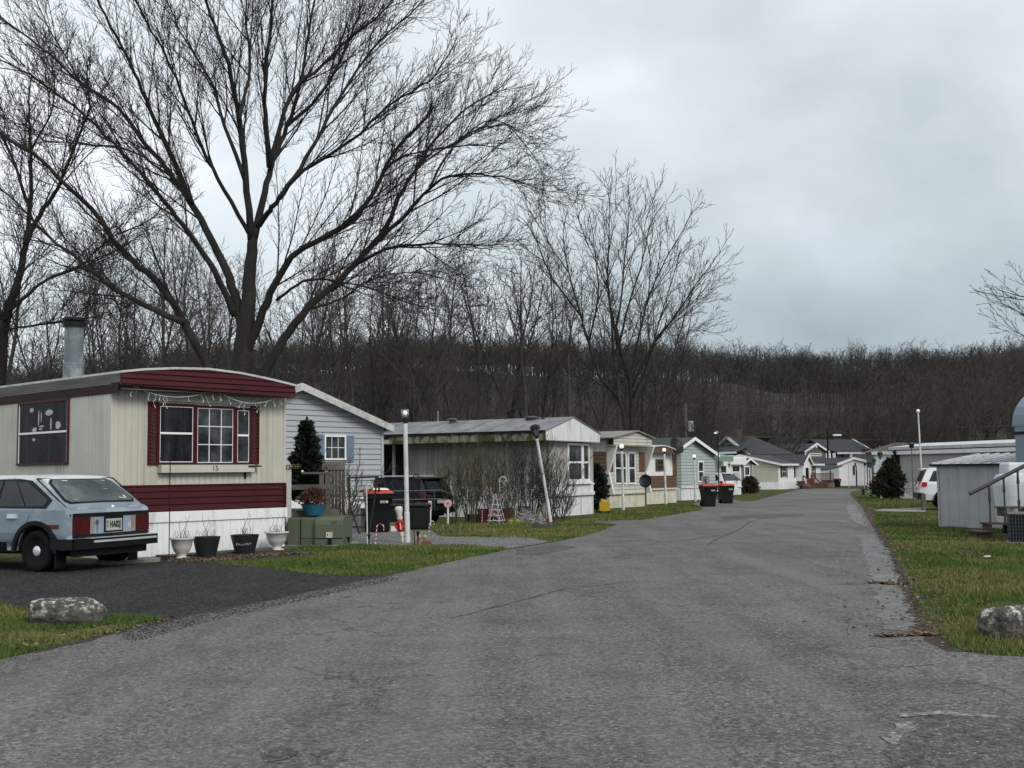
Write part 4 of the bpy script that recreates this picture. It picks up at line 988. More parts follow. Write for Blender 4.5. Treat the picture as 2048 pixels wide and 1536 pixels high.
for (a, b, c, d_, gl, grd, hb) in ((313, 806, 388, 930, m_curt, (0, 0), True), (388, 810, 468, 931, m_glassg, (3, 3), False), (468, 815, 500, 930, m_glassg, (0, 0), True)):
    x0, x1, z0, z1 = rect_front(Fh, a, b, c, d_); x0 += 0.0; 
    wd_ = window(home, f, x0, x1 - 0.004, z0, z1, gl, m_burg, 0.055, False, name='window')
    # white inner sash
    mb = MB(); s_ = 0.055; k_ = 0.014
    for q in ((x0 + s_, x1 - s_, z1 - s_ - k_, z1 - s_), (x0 + s_, x1 - s_, z0 + s_, z0 + s_ + k_), (x0 + s_, x0 + s_ + k_, z0 + s_ + k_, z1 - s_ - k_), (x1 - s_ - k_, x1 - s_, z0 + s_ + k_, z1 - s_ - k_)): blk(mb, f, q[0], q[1], q[2], q[3], 0.0285, 0.044)
    if hb: zm = (z0 + z1) / 2 + 0.02; blk(mb, f, x0 + s_ + k_, x1 - s_ - k_, zm - .02, zm + .02, 0.0285, 0.04)
    for i in range(1, grd[0]): xm = x0 + s_ + (x1 - x0 - 2 * s_) * i / grd[0]; blk(mb, f, xm - .008, xm + .008, z0 + s_, z1 - s_, 0.0287, 0.038)
    for i in range(1, grd[1]): zm = z0 + s_ + (z1 - z0 - 2 * s_) * i / grd[1]; blk(mb, f, x0 + s_, x1 - s_, zm - .008, zm + .008, 0.0289, 0.036)
    mb.build('sash', m_trim, wd_)
for a, b, c, d_ in ((295, 803, 315, 930), (500, 812, 516, 928)):
    x0, x1, z0, z1 = rect_front(Fh, a, b, c, d_); louver(home, f, x0, x1, z0, z1, m_burg)
x0, x1, z0, z1 = rect_front(Fh, 314, 930, 500, 942); sill = blk1('window_sill', m_cream, home, f, x0, x1, z0 - .02, z1, 0, 0.17, label='deep cream box sill with number 15')
text('house_number', '15', 0.15, m_black, sill, Matrix.Translation((Fh.front(421, 937)[0], -0.172, (z0 + z1) / 2 - .01)) @ Matrix.Rotation(R(90), 4, 'X'))
x0, x1, z0, z1 = rect_front(Fh, 314, 797, 500, 810); blk1('window_header', m_cream, home, f, x0, x1, z0 + .0, z1, 0.0, 0.06)
# icicle light string
lt = MB(); anch = [(261, 769), (432, 780), (560, 793)]
def hang(p, q, sag, n):
    return [(p[0] + (q[0] - p[0]) * i / n, p[1] + (q[1] - p[1]) * i / n + sag * 4 * (i / n) * (1 - i / n)) for i in range(n + 1)]
path = hang(anch[0], (430, 779), 20, 22) + hang((432, 779), anch[2], 20, 16)
W3 = []
for a, b in path:
    x_, z_ = Fh.front(a, b, -0.30); W3.append(Vector((x_, -0.30, z_)))
lt.tube(W3, 0.006, 4)
for i in range(1, len(W3) - 1):
    for j in range(rnd.choice([0, 1, 1])):
        p = W3[i].lerp(W3[i + 1], rnd.random()); q = p.copy(); pp = [p]
        for s_ in range(rnd.choice([1, 2, 3])): q = q + Vector((rnd.uniform(-.06, .06), rnd.uniform(-.01, .01), -rnd.uniform(.04, .09))); pp.append(q)
        lt.tube(pp, 0.0035, 4); lt.tube([q, q + Vector((rnd.uniform(-.03, .03), 0, -.035))], 0.008, 4)
o = lt.build('icicle_light_string', mat('white light wire', (0.7, 0.72, 0.74), 0.4)); o.location = Fh.o; o.rotation_euler = (0, 0, Fh.rot)
tag(o, 'unlit white icicle light string sagging under the burgundy arched fascia', 'string lights')
ab = MB(); blk(ab, f, Fh.front(487, 935)[0], Fh.front(490, 935)[0], Fh.front(487, 957)[1], Fh.front(487, 934)[1], 0.01, 0.05); blk(ab, f, Fh.front(487, 935)[0], Fh.front(512, 935)[0], Fh.front(487, 934)[1], Fh.front(487, 931)[1], 0.05, .19)
ab.build('shelf_bracket', m_black, home)

# ======== 2. pale blue vinyl house with gable
m_blue = mat('pale blue vinyl siding', (0.37, 0.395, 0.42), 0.5, 0.04, 2)
m_shb = mat('slate blue shutter', (0.14, 0.19, 0.26), 0.5, 0.05)
m_dkroof = mat('charcoal shingles', (0.035, 0.037, 0.042), 0.85, 0.25, 8, 0.01, 30)
m_gwhite = mat('grimy white board', (0.5, 0.5, 0.49), 0.6, 0.1, 4, stain=(0.22, 0.22, 0.21), sfac=0.6, sscale=5)
B2 = G(765, 1051); u2 = Vector((math.cos(Fh.rot), math.sin(Fh.rot), 0)); A2 = B2 - u2 * 6.5
F2 = Frame(A2, B2); W2 = F2.w; L2 = 13.0
h2 = thing('vinyl_house', 'pale blue vinyl sided house with white raked gable behind the artificial tree', 'house', F2.o, F2.rot)
xe, ez2 = F2.front(786, 855, -0.3); xp, pz2 = F2.front(604, 770, -0.3); print('house2 eave', xe, ez2, 'peak', xp, pz2, 'W', W2)
sl2 = (pz2 - ez2) / (xe - xp); ezw = ez2 + sl2 * (xe - W2); xp = min(xp, W2 - 0.5); W2l = W2 - 2 * (W2 - xp)
mb = MB(); poly = [(W2l, 0.9), (W2, 0.9), (W2, ezw - 0.04), (xp, pz2 - 0.04), (W2l, ezw - 0.04)]
siding(mb, poly, FR(0), 'lap', 0.16, 0.022); siding(mb, [(0, 0.9), (L2, 0.9), (L2, ezw), (0, ezw)], SR(W2), 'lap', 0.16, 0.022); siding(mb, [(0, 0.9), (L2, 0.9), (L2, ezw), (0, ezw)], SL(W2l), 'lap', 0.16, 0.022)
mb.box(W2 - 0.07, W2 + 0.03, -0.035, 0.05, 0.9, ezw - .05)
mb.build('wall', m_blue, h2, fix=False)
mb = MB(); siding(mb, [(W2l, -.1), (W2, -.1), (W2, 0.9), (W2l, 0.9)], FR(0), 'rib', 0.3, 0.01); siding(mb, [(0, -.1), (L2, -.1), (L2, 0.9), (0, 0.9)], SR(W2), 'rib', 0.3, 0.01)
mb.build('skirting', m_skirt, h2, fix=False)
mb = MB()
def slope(mb, x0, z0, x1, z1, ya, yb, t0, t1): mb.hexa([(x0, ya, z0 + t0), (x1, ya, z1 + t0), (x1, yb, z1 + t0), (x0, yb, z0 + t0), (x0, ya, z0 + t1), (x1, ya, z1 + t1), (x1, yb, z1 + t1), (x0, yb, z0 + t1)])
xe2 = 2 * xp - xe
slope(mb, xp, pz2, xe, ez2, -0.3, L2, 0.0, 0.05); slope(mb, xe2, ez2, xp, pz2, -0.3, L2, 0.0, 0.05)
rf2 = mb.build('roof', m_dkroof, h2)
mb = MB(); slope(mb, xp, pz2, xe + 0.02, ez2, -0.34, -0.301, -0.15, 0.06); slope(mb, xe2, ez2, xp, pz2, -0.34, -0.301, -0.15, 0.06); mb.box(xe, xe + 0.03, -0.30, L2, ez2 - 0.14, ez2 + 0.05)
mb.build('rake_board', m_gwhite, rf2)
mb = MB(); slope(mb, xp, pz2, xe, ez2, -0.3, -0.02, -0.05, -0.02); mb.box(W2, xe, -0.3, L2, ez2 - 0.13, ez2 - 0.11); mb.build('soffit', m_trim, rf2)
x0, x1, z0, z1 = rect_front(F2, 647, 870, 690, 920); window(h2, FR(0.0), x0, x1, z0, z1, m_glassg, m_trim, 0.05, False, (3, 2), proud=.06)
a = rect_front(F2, 630, 869, 646.5, 924); panel_shutter(h2, FR(-.022), a[0], a[1], a[2], a[3], m_shb); a = rect_front(F2, 690.5, 871, 706, 924); panel_shutter(h2, FR(-.022), a[0], a[1], a[2], a[3], m_shb)

# ======== 3. weathered trailer
m_wood = mat('weathered upright boards', (0.34, 0.335, 0.31), 0.85, 0.35, 6, stretch=(1, 1, 0.05), stain=(0.33, 0.32, 0.30), sfac=0.65, sscale=5, sstretch=(1, 1, 0.06), sth=(0.5, 0.6))
m_moss = mat('mossy fascia panel', (0.24, 0.23, 0.20), 0.85, 0.2, 5, stain=(0.045, 0.05, 0.006), sfac=0.97, sscale=3.2, sstretch=(1, 1, 0.5), sth=(0.43, 0.56))
m_rmet = mat('old metal roof', (0.15, 0.155, 0.165), 0.5, 0.3, 1.2, metal=0.2, stain=(0.33, 0.34, 0.35), sfac=0.55, sscale=1.4, stretch=(1, 2, 1), sth=(.48, .7))
m_oldw = mat('streaked old white panel', (0.62, 0.64, 0.65), 0.6, 0.08, 3, stain=(0.16, 0.16, 0.12), sfac=0.8, sscale=4, sstretch=(1.6, 1.6, 0.12), sth=(0.55, 0.72))
F3 = Frame(G(1098, 1035), G(1187, 1028)); W3_ = F3.w; L3 = 13.5; print('trailer3 W', W3_, R(1) and math.degrees(F3.rot))
h3 = thing('trailer_home', 'weathered grey trailer with mossy fascia, old metal roof and white front gable', 'trailer', F3.o, F3.rot)
OH3 = 0.35
xl, zl = F3.front(1091, 860, -OH3); xr, zr3 = F3.front(1199, 868, -OH3); xk, zk = F3.front(1146, 835, -OH3); _, zb3 = F3.front(1195, 884, -OH3)
zl = zr3 = (zl + zr3) / 2
Ls = F3.side(815, 990, 0)[0]; print('boards end', Ls, 'eave', zl, zk, zb3)
zm3 = F3.side(1000, 971, 0)[1]
mb = MB(); siding(mb, [(0, zm3), (Ls, zm3), (Ls, zb3), (0, zb3)], SL(0), 'uneven', 0.16, 0.02, 5); siding(mb, [(0, zm3), (W3_, zm3), (W3_, zb3), (0, zb3)], FR(0), 'uneven', 0.16, 0.02, 6)
siding(mb, [(0, zm3), (L3, zm3), (L3, zb3), (0, zb3)], SR(W3_), 'uneven', 0.16, 0.02, 5); mb.poly([(0, Ls, 0), (1.3, Ls, 0), (1.3, Ls, zb3), (0, Ls, zb3)]); mb.build('wall', m_wood, h3, fix=False)
mb = MB(); rb_ = random.Random(9); y_ = .15
while y_ < Ls - .1: blk(mb, SL(0.021), y_, y_ + rb_.uniform(.03, .09), zm3, zb3 - .02, 0, .012); y_ += rb_.uniform(.16, .5)
mb.build('batten', m_gwhite, h3); MB().box(1.3, 1.35, Ls + .01, L3, 0, zb3).build('porch_wall', mat('shade-darkened porch wall', (.02, .018, .016), .9), h3)  # porch wall coloured near black to stand in for the recess's shade
mb = MB(); siding(mb, [(0, 0.0), (Ls, 0), (Ls, zm3), (0, zm3)], SL(0.0), 'rib', 0.2, 0.015, 5); siding(mb, [(0, -.05), (L3, -.05), (L3, zm3), (0, zm3)], SR(W3_), 'rib', 0.2, 0.015, 6)
zs3 = F3.front(1150, 991)[1]; siding(mb, [(0, -.05), (W3_, -.05), (W3_, zs3), (0, zs3)], FR(0.06), 'rib', 0.2, 0.015, 7)
siding(mb, [(0, zs3), (W3_, zs3), (W3_, zm3), (0, zm3)], FR(-0.0), 'uneven', 0.8, 0.015, 7); mb.box(-0.03, W3_ + .05, -0.05, 0.0, zs3 - .0, zs3 + .13); mb.box(-.02, W3_ + .06, -0.04, 0, zm3 - .03, zm3 + .03)
mb.build('skirting', m_oldw, h3, fix=False)
mb = MB(); blk(mb, lambda a, b, t: (xl - t, a, b), -OH3, Ls + 0.2, zb3 - 0.02, zl - 0.06, 0.0, 0.03); mb.box(xl, 0, -OH3 + .02, L3, zb3 - 0.03, zb3 - 0.01)
mb.build('mossy_fascia', m_moss, h3, label='long fascia panel grown over with green moss')
mb = MB(); gp = [(xl, zb3), (xr, zb3), (xr, zr3), (xk, zk), (xl, zl)]
siding(mb, gp, FR(-OH3 + 0.0), 'uneven', 0.35, 0.012, 8); mb.box(xl, xr, -OH3, 0, zb3 - .02, zb3); mb.build('gable_panel', m_oldw, h3, fix=False)
mb = MB(); slope(mb, xl - .05, zl - .02, xk, zk, -OH3 - .05, L3, 0, .03); slope(mb, xk, zk, xr + .05, zr3 - .02, -OH3 - .05, L3, 0, .03)
for k in range(1, 14): y_ = k; slope(mb, xl - .05, zl - .02, xk, zk, y_, y_ + .04, .03, .045)
rf3 = mb.build('roof', m_rmet, h3)
mb = MB(); mb.box(xl - .07, xl - .05, -OH3, L3, zl - .07, zl + .015); mb.build('roof_edge', m_black, rf3)
def vent(Fx, parent, a, b, c, rad, m, yy=None, hat=True, x_=1.0):
    y_, z_ = Fx.side(a, b, x_); zt = Fx.side(a, c, x_)[1]
    mb = MB().lathe([(rad * 1.5, z_ - .05), (rad * 1.3, z_ + .05), (rad, z_ + .08), (rad, zt - .06)], (x_, y_, 0), 12)
    if hat: mb.lathe([(rad * 1.7, zt - .06), (rad * 1.8, zt), (rad * 0.8, zt + .03)], (x_, y_, 0), 12)
    return mb.build('roof_vent', m, parent)
m_vent = mat('grey vent', (0.08, 0.085, 0.085), 0.6)
vent(F3, rf3, 905, 853, 838, .13, m_vent); vent(F3, rf3, 1064, 845, 834, .16, m_vent, x_=1.2); vent(F3, rf3, 1086, 843, 837, .05, m_black, x_=1.2)
# whirligig stub on the ridge
MB().tube([(1.2, F3.side(876, 845, 1.2)[0], zk - .3), (1.2, F3.side(876, 845, 1.2)[0], F3.side(876, 822, 1.2)[1])], 0.009, 5).build('roof_antenna', m_white, rf3)
# bow window at the front corner
x0, x1, z0, z1 = rect_front(F3, 1131, 886, 1175, 963, -0.0)
window(h3, FR(-0.05), x0, x0 + (x1 - x0) * .66, z0 + .02, z1, m_glassg, m_trim, 0.08, True, name='window', proud=.06); window(h3, FR(-0.05), x0 + (x1 - x0) * .68, x1, z0 + .02, z1, m_glassg, m_trim, 0.08, True, name='window', proud=.06)
blk1('window_sill', m_trim, h3, FR(0.0), x0 - .1, x1 + .2, z0 - .08, z0 + .02, 0, 0.12)
y0, y1, z0, z1 = rect_side(F3, 0, 1000, 889, 1018, 918); window(h3, SL(0.01), y0, y1, z0, z1, mat('boarded glass', (0.09, 0.075, 0.055), .6, .4, 6), m_wood, .05, False)
# dark porch recess beyond the boards
mb = MB(); blk(mb, SL(1.3), Ls + .5, Ls + 1.5, .7, zb3 - .25, -.02, .03); mb.build('door', m_black, h3); mb = MB(); mb.box(0, 1.3, Ls, L3, 0.0, .6); mb.build('porch_floor', m_rotw, h3)
mb = MB()
for k in range(4): mb.box(0.0, .09, Ls + .6 + k * 1.6, Ls + .69 + k * 1.6, .6, zb3 - .01)
mb.build('porch_post', m_gwhite, h3) if False else [MB().box(0.0, .09, Ls + .6 + k * 1.6, Ls + .69 + k * 1.6, .6, zb3 - .03).build('porch_post', m_gwhite, h3) for k in range(4)]

# ======== 4. beige trailer with raked front wings
m_beige = mat('beige lapped metal', (0.50, 0.485, 0.43), 0.55, 0.06, 3, stain=(0.25, 0.23, 0.18), sfac=.45, sscale=3, sstretch=(1, 1, .3))
m_brown = mat('brown lapped metal', (0.105, 0.055, 0.032), 0.5, 0.15, 3)
m_ywht = mat('yellowed white skirting', (0.56, 0.55, 0.45), 0.55, 0.08, 2.5, stain=(0.3, 0.28, 0.2), sfac=.5)
F4 = FrameA(G(1215, 1017), 1290, 57); W4 = F4.w; L4 = 15
h4 = thing('trailer_home', 'beige trailer with dark brown side band and slanted wings beside its recessed front window', 'trailer', F4.o, F4.rot)
OH4 = .5; xl, zl = F4.front(1227, 874, -OH4); xr, zr4 = F4.front(1303, 877, -OH4); xk, zk = F4.front(1272, 863, -OH4); zb = F4.front(1260, 891, -OH4)[1]; zl = zr4 = (zl + zr4) / 2
z_ban1 = F4.side(1200, 904, 0)[1]; z_ban0 = F4.side(1200, 941, 0)[1]; zs4 = F4.front(1250, 987)[1]; print('t4', W4, zl, zk, zb, z_ban0, z_ban1, zs4)
mb = MB()
for q0, q1 in ((zs4, z_ban0), (z_ban1, zl)): siding(mb, [(0, q0), (L4, q0), (L4, q1), (0, q1)], SL(0), 'lap', .17, .025)
siding(mb, [(0, zs4), (L4, zs4), (L4, zl), (0, zl)], SR(W4), 'lap', .17, .025)
x0, x1, z0, z1 = rect_front(F4, 1228, 903, 1272, 968)
siding(mb, [(0, zs4), (W4, zs4), (W4, zl), (0, zl)], FR(0), 'lap', .17, .022)
mb.build('wall', m_beige, h4, fix=False)
mb = MB(); siding(mb, [(0, z_ban0), (L4, z_ban0), (L4, z_ban1), (0, z_ban1)], SL(.01), 'lap', .17, .03); mb.build('brown_band', m_brown, h4, fix=False, label='dark brown lapped band along the side')
mb = MB(); siding(mb, [(xl, zb), (xr, zb), (xr, zl), (xk, zk - .03), (xl, zl)], FR(-OH4), 'lap', .15, .02); mb.box(xl, xr, -OH4, 0, zb - .02, zb); mb.build('gable_panel', m_beige, h4, fix=False)
mb = MB(); slope(mb, xl - .3, zl - .06, xk, zk, -OH4 - .15, L4, 0, .05); slope(mb, xk, zk, xr + .15, zl - .02, -OH4 - .15, L4, 0, .05); mb.build('roof', mat('brown grey metal roof', (.2, .19, .18), .6, .3, 1.5), h4)
for xs_ in (0.0, W4 - .06):   # raked wings: wide under the eave, waisted at mid height
    mb = MB(); prof = [(-OH4, zb - .02), (0, zb - .02), (0, zs4), (-.3, zs4), (-.05, (zb + zs4) / 2 - .05)]
    mb.prism(prof, lambda a, b, t: (xs_ + t, a, b), 0, .06); mb.build('front_wing', m_beige, h4)
    mb = MB(); mb.bar((xs_ + .03, -OH4 - .03, zb - .03), (xs_ + .03, -.11, (zb + zs4) / 2 - .05), .08, .05); mb.bar((xs_ + .03, -.08, (zb + zs4) / 2 - .05), (xs_ + .03, -.33, zs4), .08, .05); mb.build('wing_trim', m_trim, h4)
xs = [1226, 1243, 1251, 1269, 1277]
for a, b, g_ in ((1228, 1252, m_glassg), (1255, 1270, m_glassg)):
    x0, x1, z0, z1 = rect_front(F4, a, 904, b, 968); window(h4, FR(0), x0, x1, z0, z1, g_, m_trim, .07, True, proud=.05)
for a, b in ((1215.5, 1225), (1277, 1288)):
    x0, x1, z0, z1 = rect_front(F4, a, 904, b, 943); blk1('shutter', m_brown, h4, FR(0), x0, x1, z0, z1, .02, .05)
mb = MB(); siding(mb, [(0, -.1), (W4, -.1), (W4, zs4), (0, zs4)], FR(.05), 'uneven', .4, .02); siding(mb, [(0, -.1), (L4, -.1), (L4, zs4), (0, zs4)], SL(-.05), 'uneven', .4, .02); mb.box(-.05, W4 + .05, -.08, 0, zs4 - .02, zs4 + .08); mb.build('skirting', m_ywht, h4, fix=False)

# ======== 5. brown arched trailer
F5 = FrameA(G(1292, 1009), 1353, 57); W5 = F5.w; L5 = 14
h5 = thing('trailer_home', 'white trailer with a brown arched roof front and brown lower band', 'trailer', F5.o, F5.rot)
OH5 = .4; zb0 = F5.front(1292, 979)[1]; zb1 = F5.front(1292, 952)[1]; zt5 = F5.front(1300, 905)[1] + .1; print('t5', W5, zb0, zb1, zt5)
mb = MB(); siding(mb, [(0, zb1), (W5, zb1), (W5, zt5), (0, zt5)], FR(0), 'rib', .3, .012); siding(mb, [(0, zb1), (L5, zb1), (L5, zt5), (0, zt5)], SL(0), 'rib', .3, .012); siding(mb, [(0, zb1), (L5, zb1), (L5, zt5), (0, zt5)], SR(W5), 'rib', .3, .012); mb.build('wall', m_white, h5, fix=False)
mb = MB(); siding(mb, [(0, zb0), (W5, zb0), (W5, zb1), (0, zb1)], FR(0.0), 'lap', .16, .03); siding(mb, [(0, zb0), (L5, zb0), (L5, zb1), (0, zb1)], SL(0.0), 'lap', .16, .03); siding(mb, [(0, zb0), (L5, zb0), (L5, zb1), (0, zb1)], SR(W5), 'lap', .16, .03); mb.build('brown_band', m_brown, h5, fix=False, label='brown lapped lower band')
mb = MB(); siding(mb, [(0, -.1), (W5, -.1), (W5, zb0), (0, zb0)], FR(.05), 'rib', .3, .02); siding(mb, [(0, -.1), (L5, -.1), (L5, zb0), (0, zb0)], SL(-.05), 'rib', .3, .02); mb.box(-.03, W5 + .03, -.06, 0, zb0 - .05, zb0 + .04); mb.build('skirting', m_ywht, h5, fix=False)
tp = [F5.front(a, b, -OH5) for a, b in ((1290, 902), (1300, 897), (1312, 893.5), (1324, 892), (1336, 894), (1348, 899), (1359, 905))]; b0 = F5.front(1290, 904, -OH5)[1]; b1 = F5.front(1358, 908, -OH5)[1]
mb = MB(); mb.prism([(tp[0][0], b0)] + tp + [(tp[-1][0], b1)], lambda a, b, t: (a, -OH5 + t, b), 0, .05); mb.build('front_fascia', m_brown, h5, label='brown arched front fascia')
mb = MB()
for i in range(6): slope(mb, tp[i][0], tp[i][1], tp[i + 1][0], tp[i + 1][1], -OH5 - .03, L5, 0, .06)
rf5 = mb.build('roof', m_roofw, h5)
x0, x1, z0, z1 = rect_front(F5, 1310, 918, 1326, 942); window(h5, FR(0), x0, x1, z0, z1, m_glassg, m_brown, .07, True)
x0, x1, z0, z1 = rect_front(F5, 1344, 908, 1353, 951); blk1('corner_panel', m_brown, h5, FR(0), x0, x1, z0, z1, .0, .04)
def dish(parent_or_none, c, rad, dirv, name, m=m_black, parent=None):
    d = Vector(dirv).normalized(); q = d.to_track_quat('Z', 'Y').to_matrix()
    mb = MB(); prof = [(rad * t, rad * .22 * t * t) for t in (0.02, .3, .6, .85, 1)] + [(rad, rad * .22 + .015), (rad * .6, rad * .09 + .0), (0.02, -.02)]
    mb.lathe(prof, c, 20, rot=q, sx=1.0, sy=1.12); return mb

# ======== 6. pale green vinyl house
m_green = mat('pale sage vinyl siding', (0.36, 0.41, 0.40), 0.5, 0.04, 2)
F6 = FrameA(G(1363, 1001), 1430, 56); W6 = F6.w; L6 = 14
h6 = thing('vinyl_house', 'pale sage green vinyl house with white raked gable behind the speed sign', 'house', F6.o, F6.rot)
xe, ez = F6.front(1439, 911, -.3); xp, pz = F6.front(1390, 876, -.3); xe1, ez1 = F6.front(1361, 897, -.3); s_ = (pz - ez) / (xe - xp); ezw = ez + s_ * (xe - W6); zlft = pz - (xp) * (pz - ez1) / (xp - xe1); print('h6', W6, xp, pz, ez, ez1)
mb = MB(); siding(mb, [(0, .75), (W6, .75), (W6, ezw - .03), (xp, pz - .03), (0, zlft - .03)], FR(0), 'lap', .19, .028); siding(mb, [(0, .75), (L6, .75), (L6, zlft), (0, zlft)], SL(0), 'lap', .19, .028); siding(mb, [(0, .75), (L6, .75), (L6, ezw), (0, ezw)], SR(W6), 'lap', .19, .028); mb.build('wall', m_green, h6, fix=False)
mb = MB(); siding(mb, [(0, -.1), (W6, -.1), (W6, .75), (0, .75)], FR(.03), 'rib', .5, .02); siding(mb, [(0, -.1), (L6, -.1), (L6, .75), (0, .75)], SL(-.03), 'rib', .5, .02); mb.box(-.03, W6 + .03, -.06, 0, .72, .84); mb.build('skirting', m_oldw, h6, fix=False)
mb = MB(); slope(mb, xe1 - .1, ez1 - .03, xp, pz, -.3, L6, 0, .05); slope(mb, xp, pz, xe, ez, -.3, L6, 0, .05); rf6 = mb.build('roof', mat('green grey shingles', (.045, .055, .055), .85, .2, 8), h6)
mb = MB(); slope(mb, xe1 - .1, ez1 - .03, xp, pz, -.34, -.301, -.14, .06); slope(mb, xp, pz, xe, ez, -.34, -.301, -.14, .06); mb.build('rake_board', m_trim, rf6)
x0, x1, z0, z1 = rect_front(F6, 1395, 922, 1407, 964); window(h6, FR(0), x0, x1, z0, z1, m_glassg, m_trim, .08, True)
x0, x1, z0, z1 = rect_front(F6, 1364, 927, 1369, 924); 
# dish on the roof between the trailers
y_, z_ = F5.side(1352, 893, 3.0); D_ = dish(None, (3.0, y_, z_), .42, (-.5, -1, .55), 'd'); D_.tube([(3.0, y_, z_), (3.0, y_ + .1, z_ - .9)], .03, 6)
o = D_.build('satellite_dish', m_black, fix=True); o.location = F5.o; o.rotation_euler = (0, 0, F5.rot); tag(o, 'black satellite dish on the roof of the brown arched trailer', 'satellite dish')

# ======== 7. small flat roofed trailer with awnings
F7 = FrameA(G(1437, 991), 1482, 55); W7 = F7.w; L7 = 12
h7 = thing('trailer_home', 'small white flat-roofed trailer with green awning and white metal window hood', 'trailer', F7.o, F7.rot)
zt = F7.front(1470, 914)[1]; zs = F7.front(1470, 974)[1]; print('t7', W7, zt, zs)
mb = MB(); siding(mb, [(0, zs), (W7, zs), (W7, zt), (0, zt)], FR(0), 'rib', .4, .012); siding(mb, [(0, zs), (L7, zs), (L7, zt), (0, zt)], SL(0), 'rib', .4, .012); siding(mb, [(0, zs), (L7, zs), (L7, zt), (0, zt)], SR(W7), 'rib', .4, .012); mb.build('wall', m_white, h7, fix=False)
mb = MB(); siding(mb, [(0, -.1), (W7, -.1), (W7, zs), (0, zs)], FR(.04), 'rib', .5, .02); mb.box(-.03, W7 + .03, -.06, 0, zs - .03, zs + .05); mb.build('skirting', m_oldw, h7, fix=False)
mb = MB().box(-.2, W7 + .2, -.2, L7, zt, zt + .12); mb.build('roof', m_roofw, h7)
for a, b, c, d_, m_, nm in ((1434, 910, 1467, 923, mat('green awning', (.16, .23, .19), .6, .15), 'awning'), (1462, 913, 1493, 929, m_white, 'awning')):
    x0, z1 = F7.front(a, b, -.9 if nm and a < 1440 else -.3); x1, z0 = F7.front(c, d_, -.9 if a < 1440 else -.3); yy = -.9 if a < 1440 else -.3
    mb = MB(); mb.hexa([(x0, yy, z0), (x1, yy, z0), (x1, 0, z0 + .1), (x0, 0, z0 + .1), (x0, yy, z1 - .1), (x1, yy, z1 - .1), (x1, 0, z1 + .1), (x0, 0, z1 + .1)]); mb.build(nm, m_, h7)
x0, x1, z0, z1 = rect_front(F7, 1440, 930, 1453, 962); window(h7, FR(0), x0, x1, z0, z1, m_glassg, m_trim, .08, False, (2, 0))
x0, x1, z0, z1 = rect_front(F7, 1463, 930, 1479, 945); window(h7, FR(0), x0, x1, z0, z1, m_glass, m_trim, .08, False, (2, 0))
x0, x1, z0, z1 = rect_front(F7, 1463, 945, 1478, 961)
mb = MB(); mb.poly([(x0, -.02, z1), (x1, -.02, z1), ((x0 + x1) / 2, -.5, z0)]); mb.poly([(x0, -.02, z1), ((x0 + x1) / 2, -.5, z0), ((x0 + x1) / 2, -.02, z0)]); mb.poly([(x1, -.02, z1), ((x0 + x1) / 2, -.5, z0), ((x0 + x1) / 2, -.02, z0)]); mb.build('window_hood', mat('grey hood', (.3, .3, .3), .5), h7)
for a in (1461, 1486): x0 = F7.front(a, 930, -.85)[0]; MB().tube([(x0, -.85, 0), (x0, -.85, F7.front(a, 929, -.85)[1])], .035, 6).build('awning_post', m_black if a > 1470 else m_trim, h7)
# ======== 8. small grey shed house behind it
F8 = FrameA(G(1486, 984), 1508, 50)
h8 = thing('grey_cottage', 'narrow grey gabled cottage between the flat-roofed trailer and the long white home', 'house', F8.o, F8.rot); W8 = F8.w
ez = F8.front(1509, 927, -.2)[1]; pz = F8.front(1495, 918, -.2)[1]; mb = MB(); xk8 = F8.front(1495, 918)[0]; mb.prism([(-2, 0), (W8, 0), (W8, ez), (xk8, pz), (-2, ez)], lambda a, b, t: (a, t, b), 0, 8); mb.build('wall', mat('grey vinyl', (.19, .2, .21), .6, .05), h8)
mb = MB(); slope(mb, xk8, pz, W8 + .25, ez - .15, -.3, 8, 0, .08); slope(mb, 2 * xk8 - W8 - .25, ez - .15, xk8, pz, -.3, 8, 0, .08); r_ = mb.build('roof', m_dkroof, h8)
mb = MB(); slope(mb, xk8, pz, W8 + .25, ez - .15, -.35, -.301, -.08, .1); slope(mb, 2 * xk8 - W8 - .25, ez - .15, xk8, pz, -.35, -.301, -.08, .1); mb.build('rake_board', m_trim, r_)
x0, x1, z0, z1 = rect_front(F8, 1488, 932, 1499, 952); window(h8, FR(0), x0, x1, z0, z1, m_glass, m_trim, .1, False, (2, 0))

# ======== 9. long white home with a porch
F9 = Frame(G(1557.7, 978.8), G(1642, 975.2)); W9 = F9.w; u9 = F9.u
F9b = Frame(G(1509, 979), G(1557.7, 978.8)); print('home9', W9, math.degrees(F9.rot), 'left face', F9b.w, math.degrees(F9b.rot))
DEP = 8.5
y_, _ = F9.side(1509, 960, 0); DEP = 8.2
h9 = thing('ranch_home', 'long white home with grey shingle roof, black shuttered windows and small gable over its door', 'house', F9.o, F9.rot)
ez = F9.front(1600, 927.3)[1]; zs = F9.front(1575, 963)[1]; y_, pz = F9.side(1482, 910.5, 0)
pz = F9.side(1482, 910.5, 0)[1]; print('ez', ez, 'pz', pz, 'zs', zs)
m_yel = mat('pale yellow brick-look siding', (.47, .45, .36), .7, .1, 3, stripe=('Z', .3, (.36, .35, .3), .05))
mb = MB(); mb.box(0, W9, -.0, .02, zs, ez); mb.box(W9 - .02, W9, .02, DEP, zs, ez); mb.box(0.02, W9 - .02, DEP - .02, DEP, zs, ez); mb.build('wall', m_trim, h9)
mb = MB(); mb.prism([(0.0, zs), (DEP, zs), (DEP, ez), (DEP / 2, pz), (0.0, ez)], SL(0), 0.0, .03); mb.build('gable_wall', m_yel, h9, label='pale yellow brick-patterned gable wall')
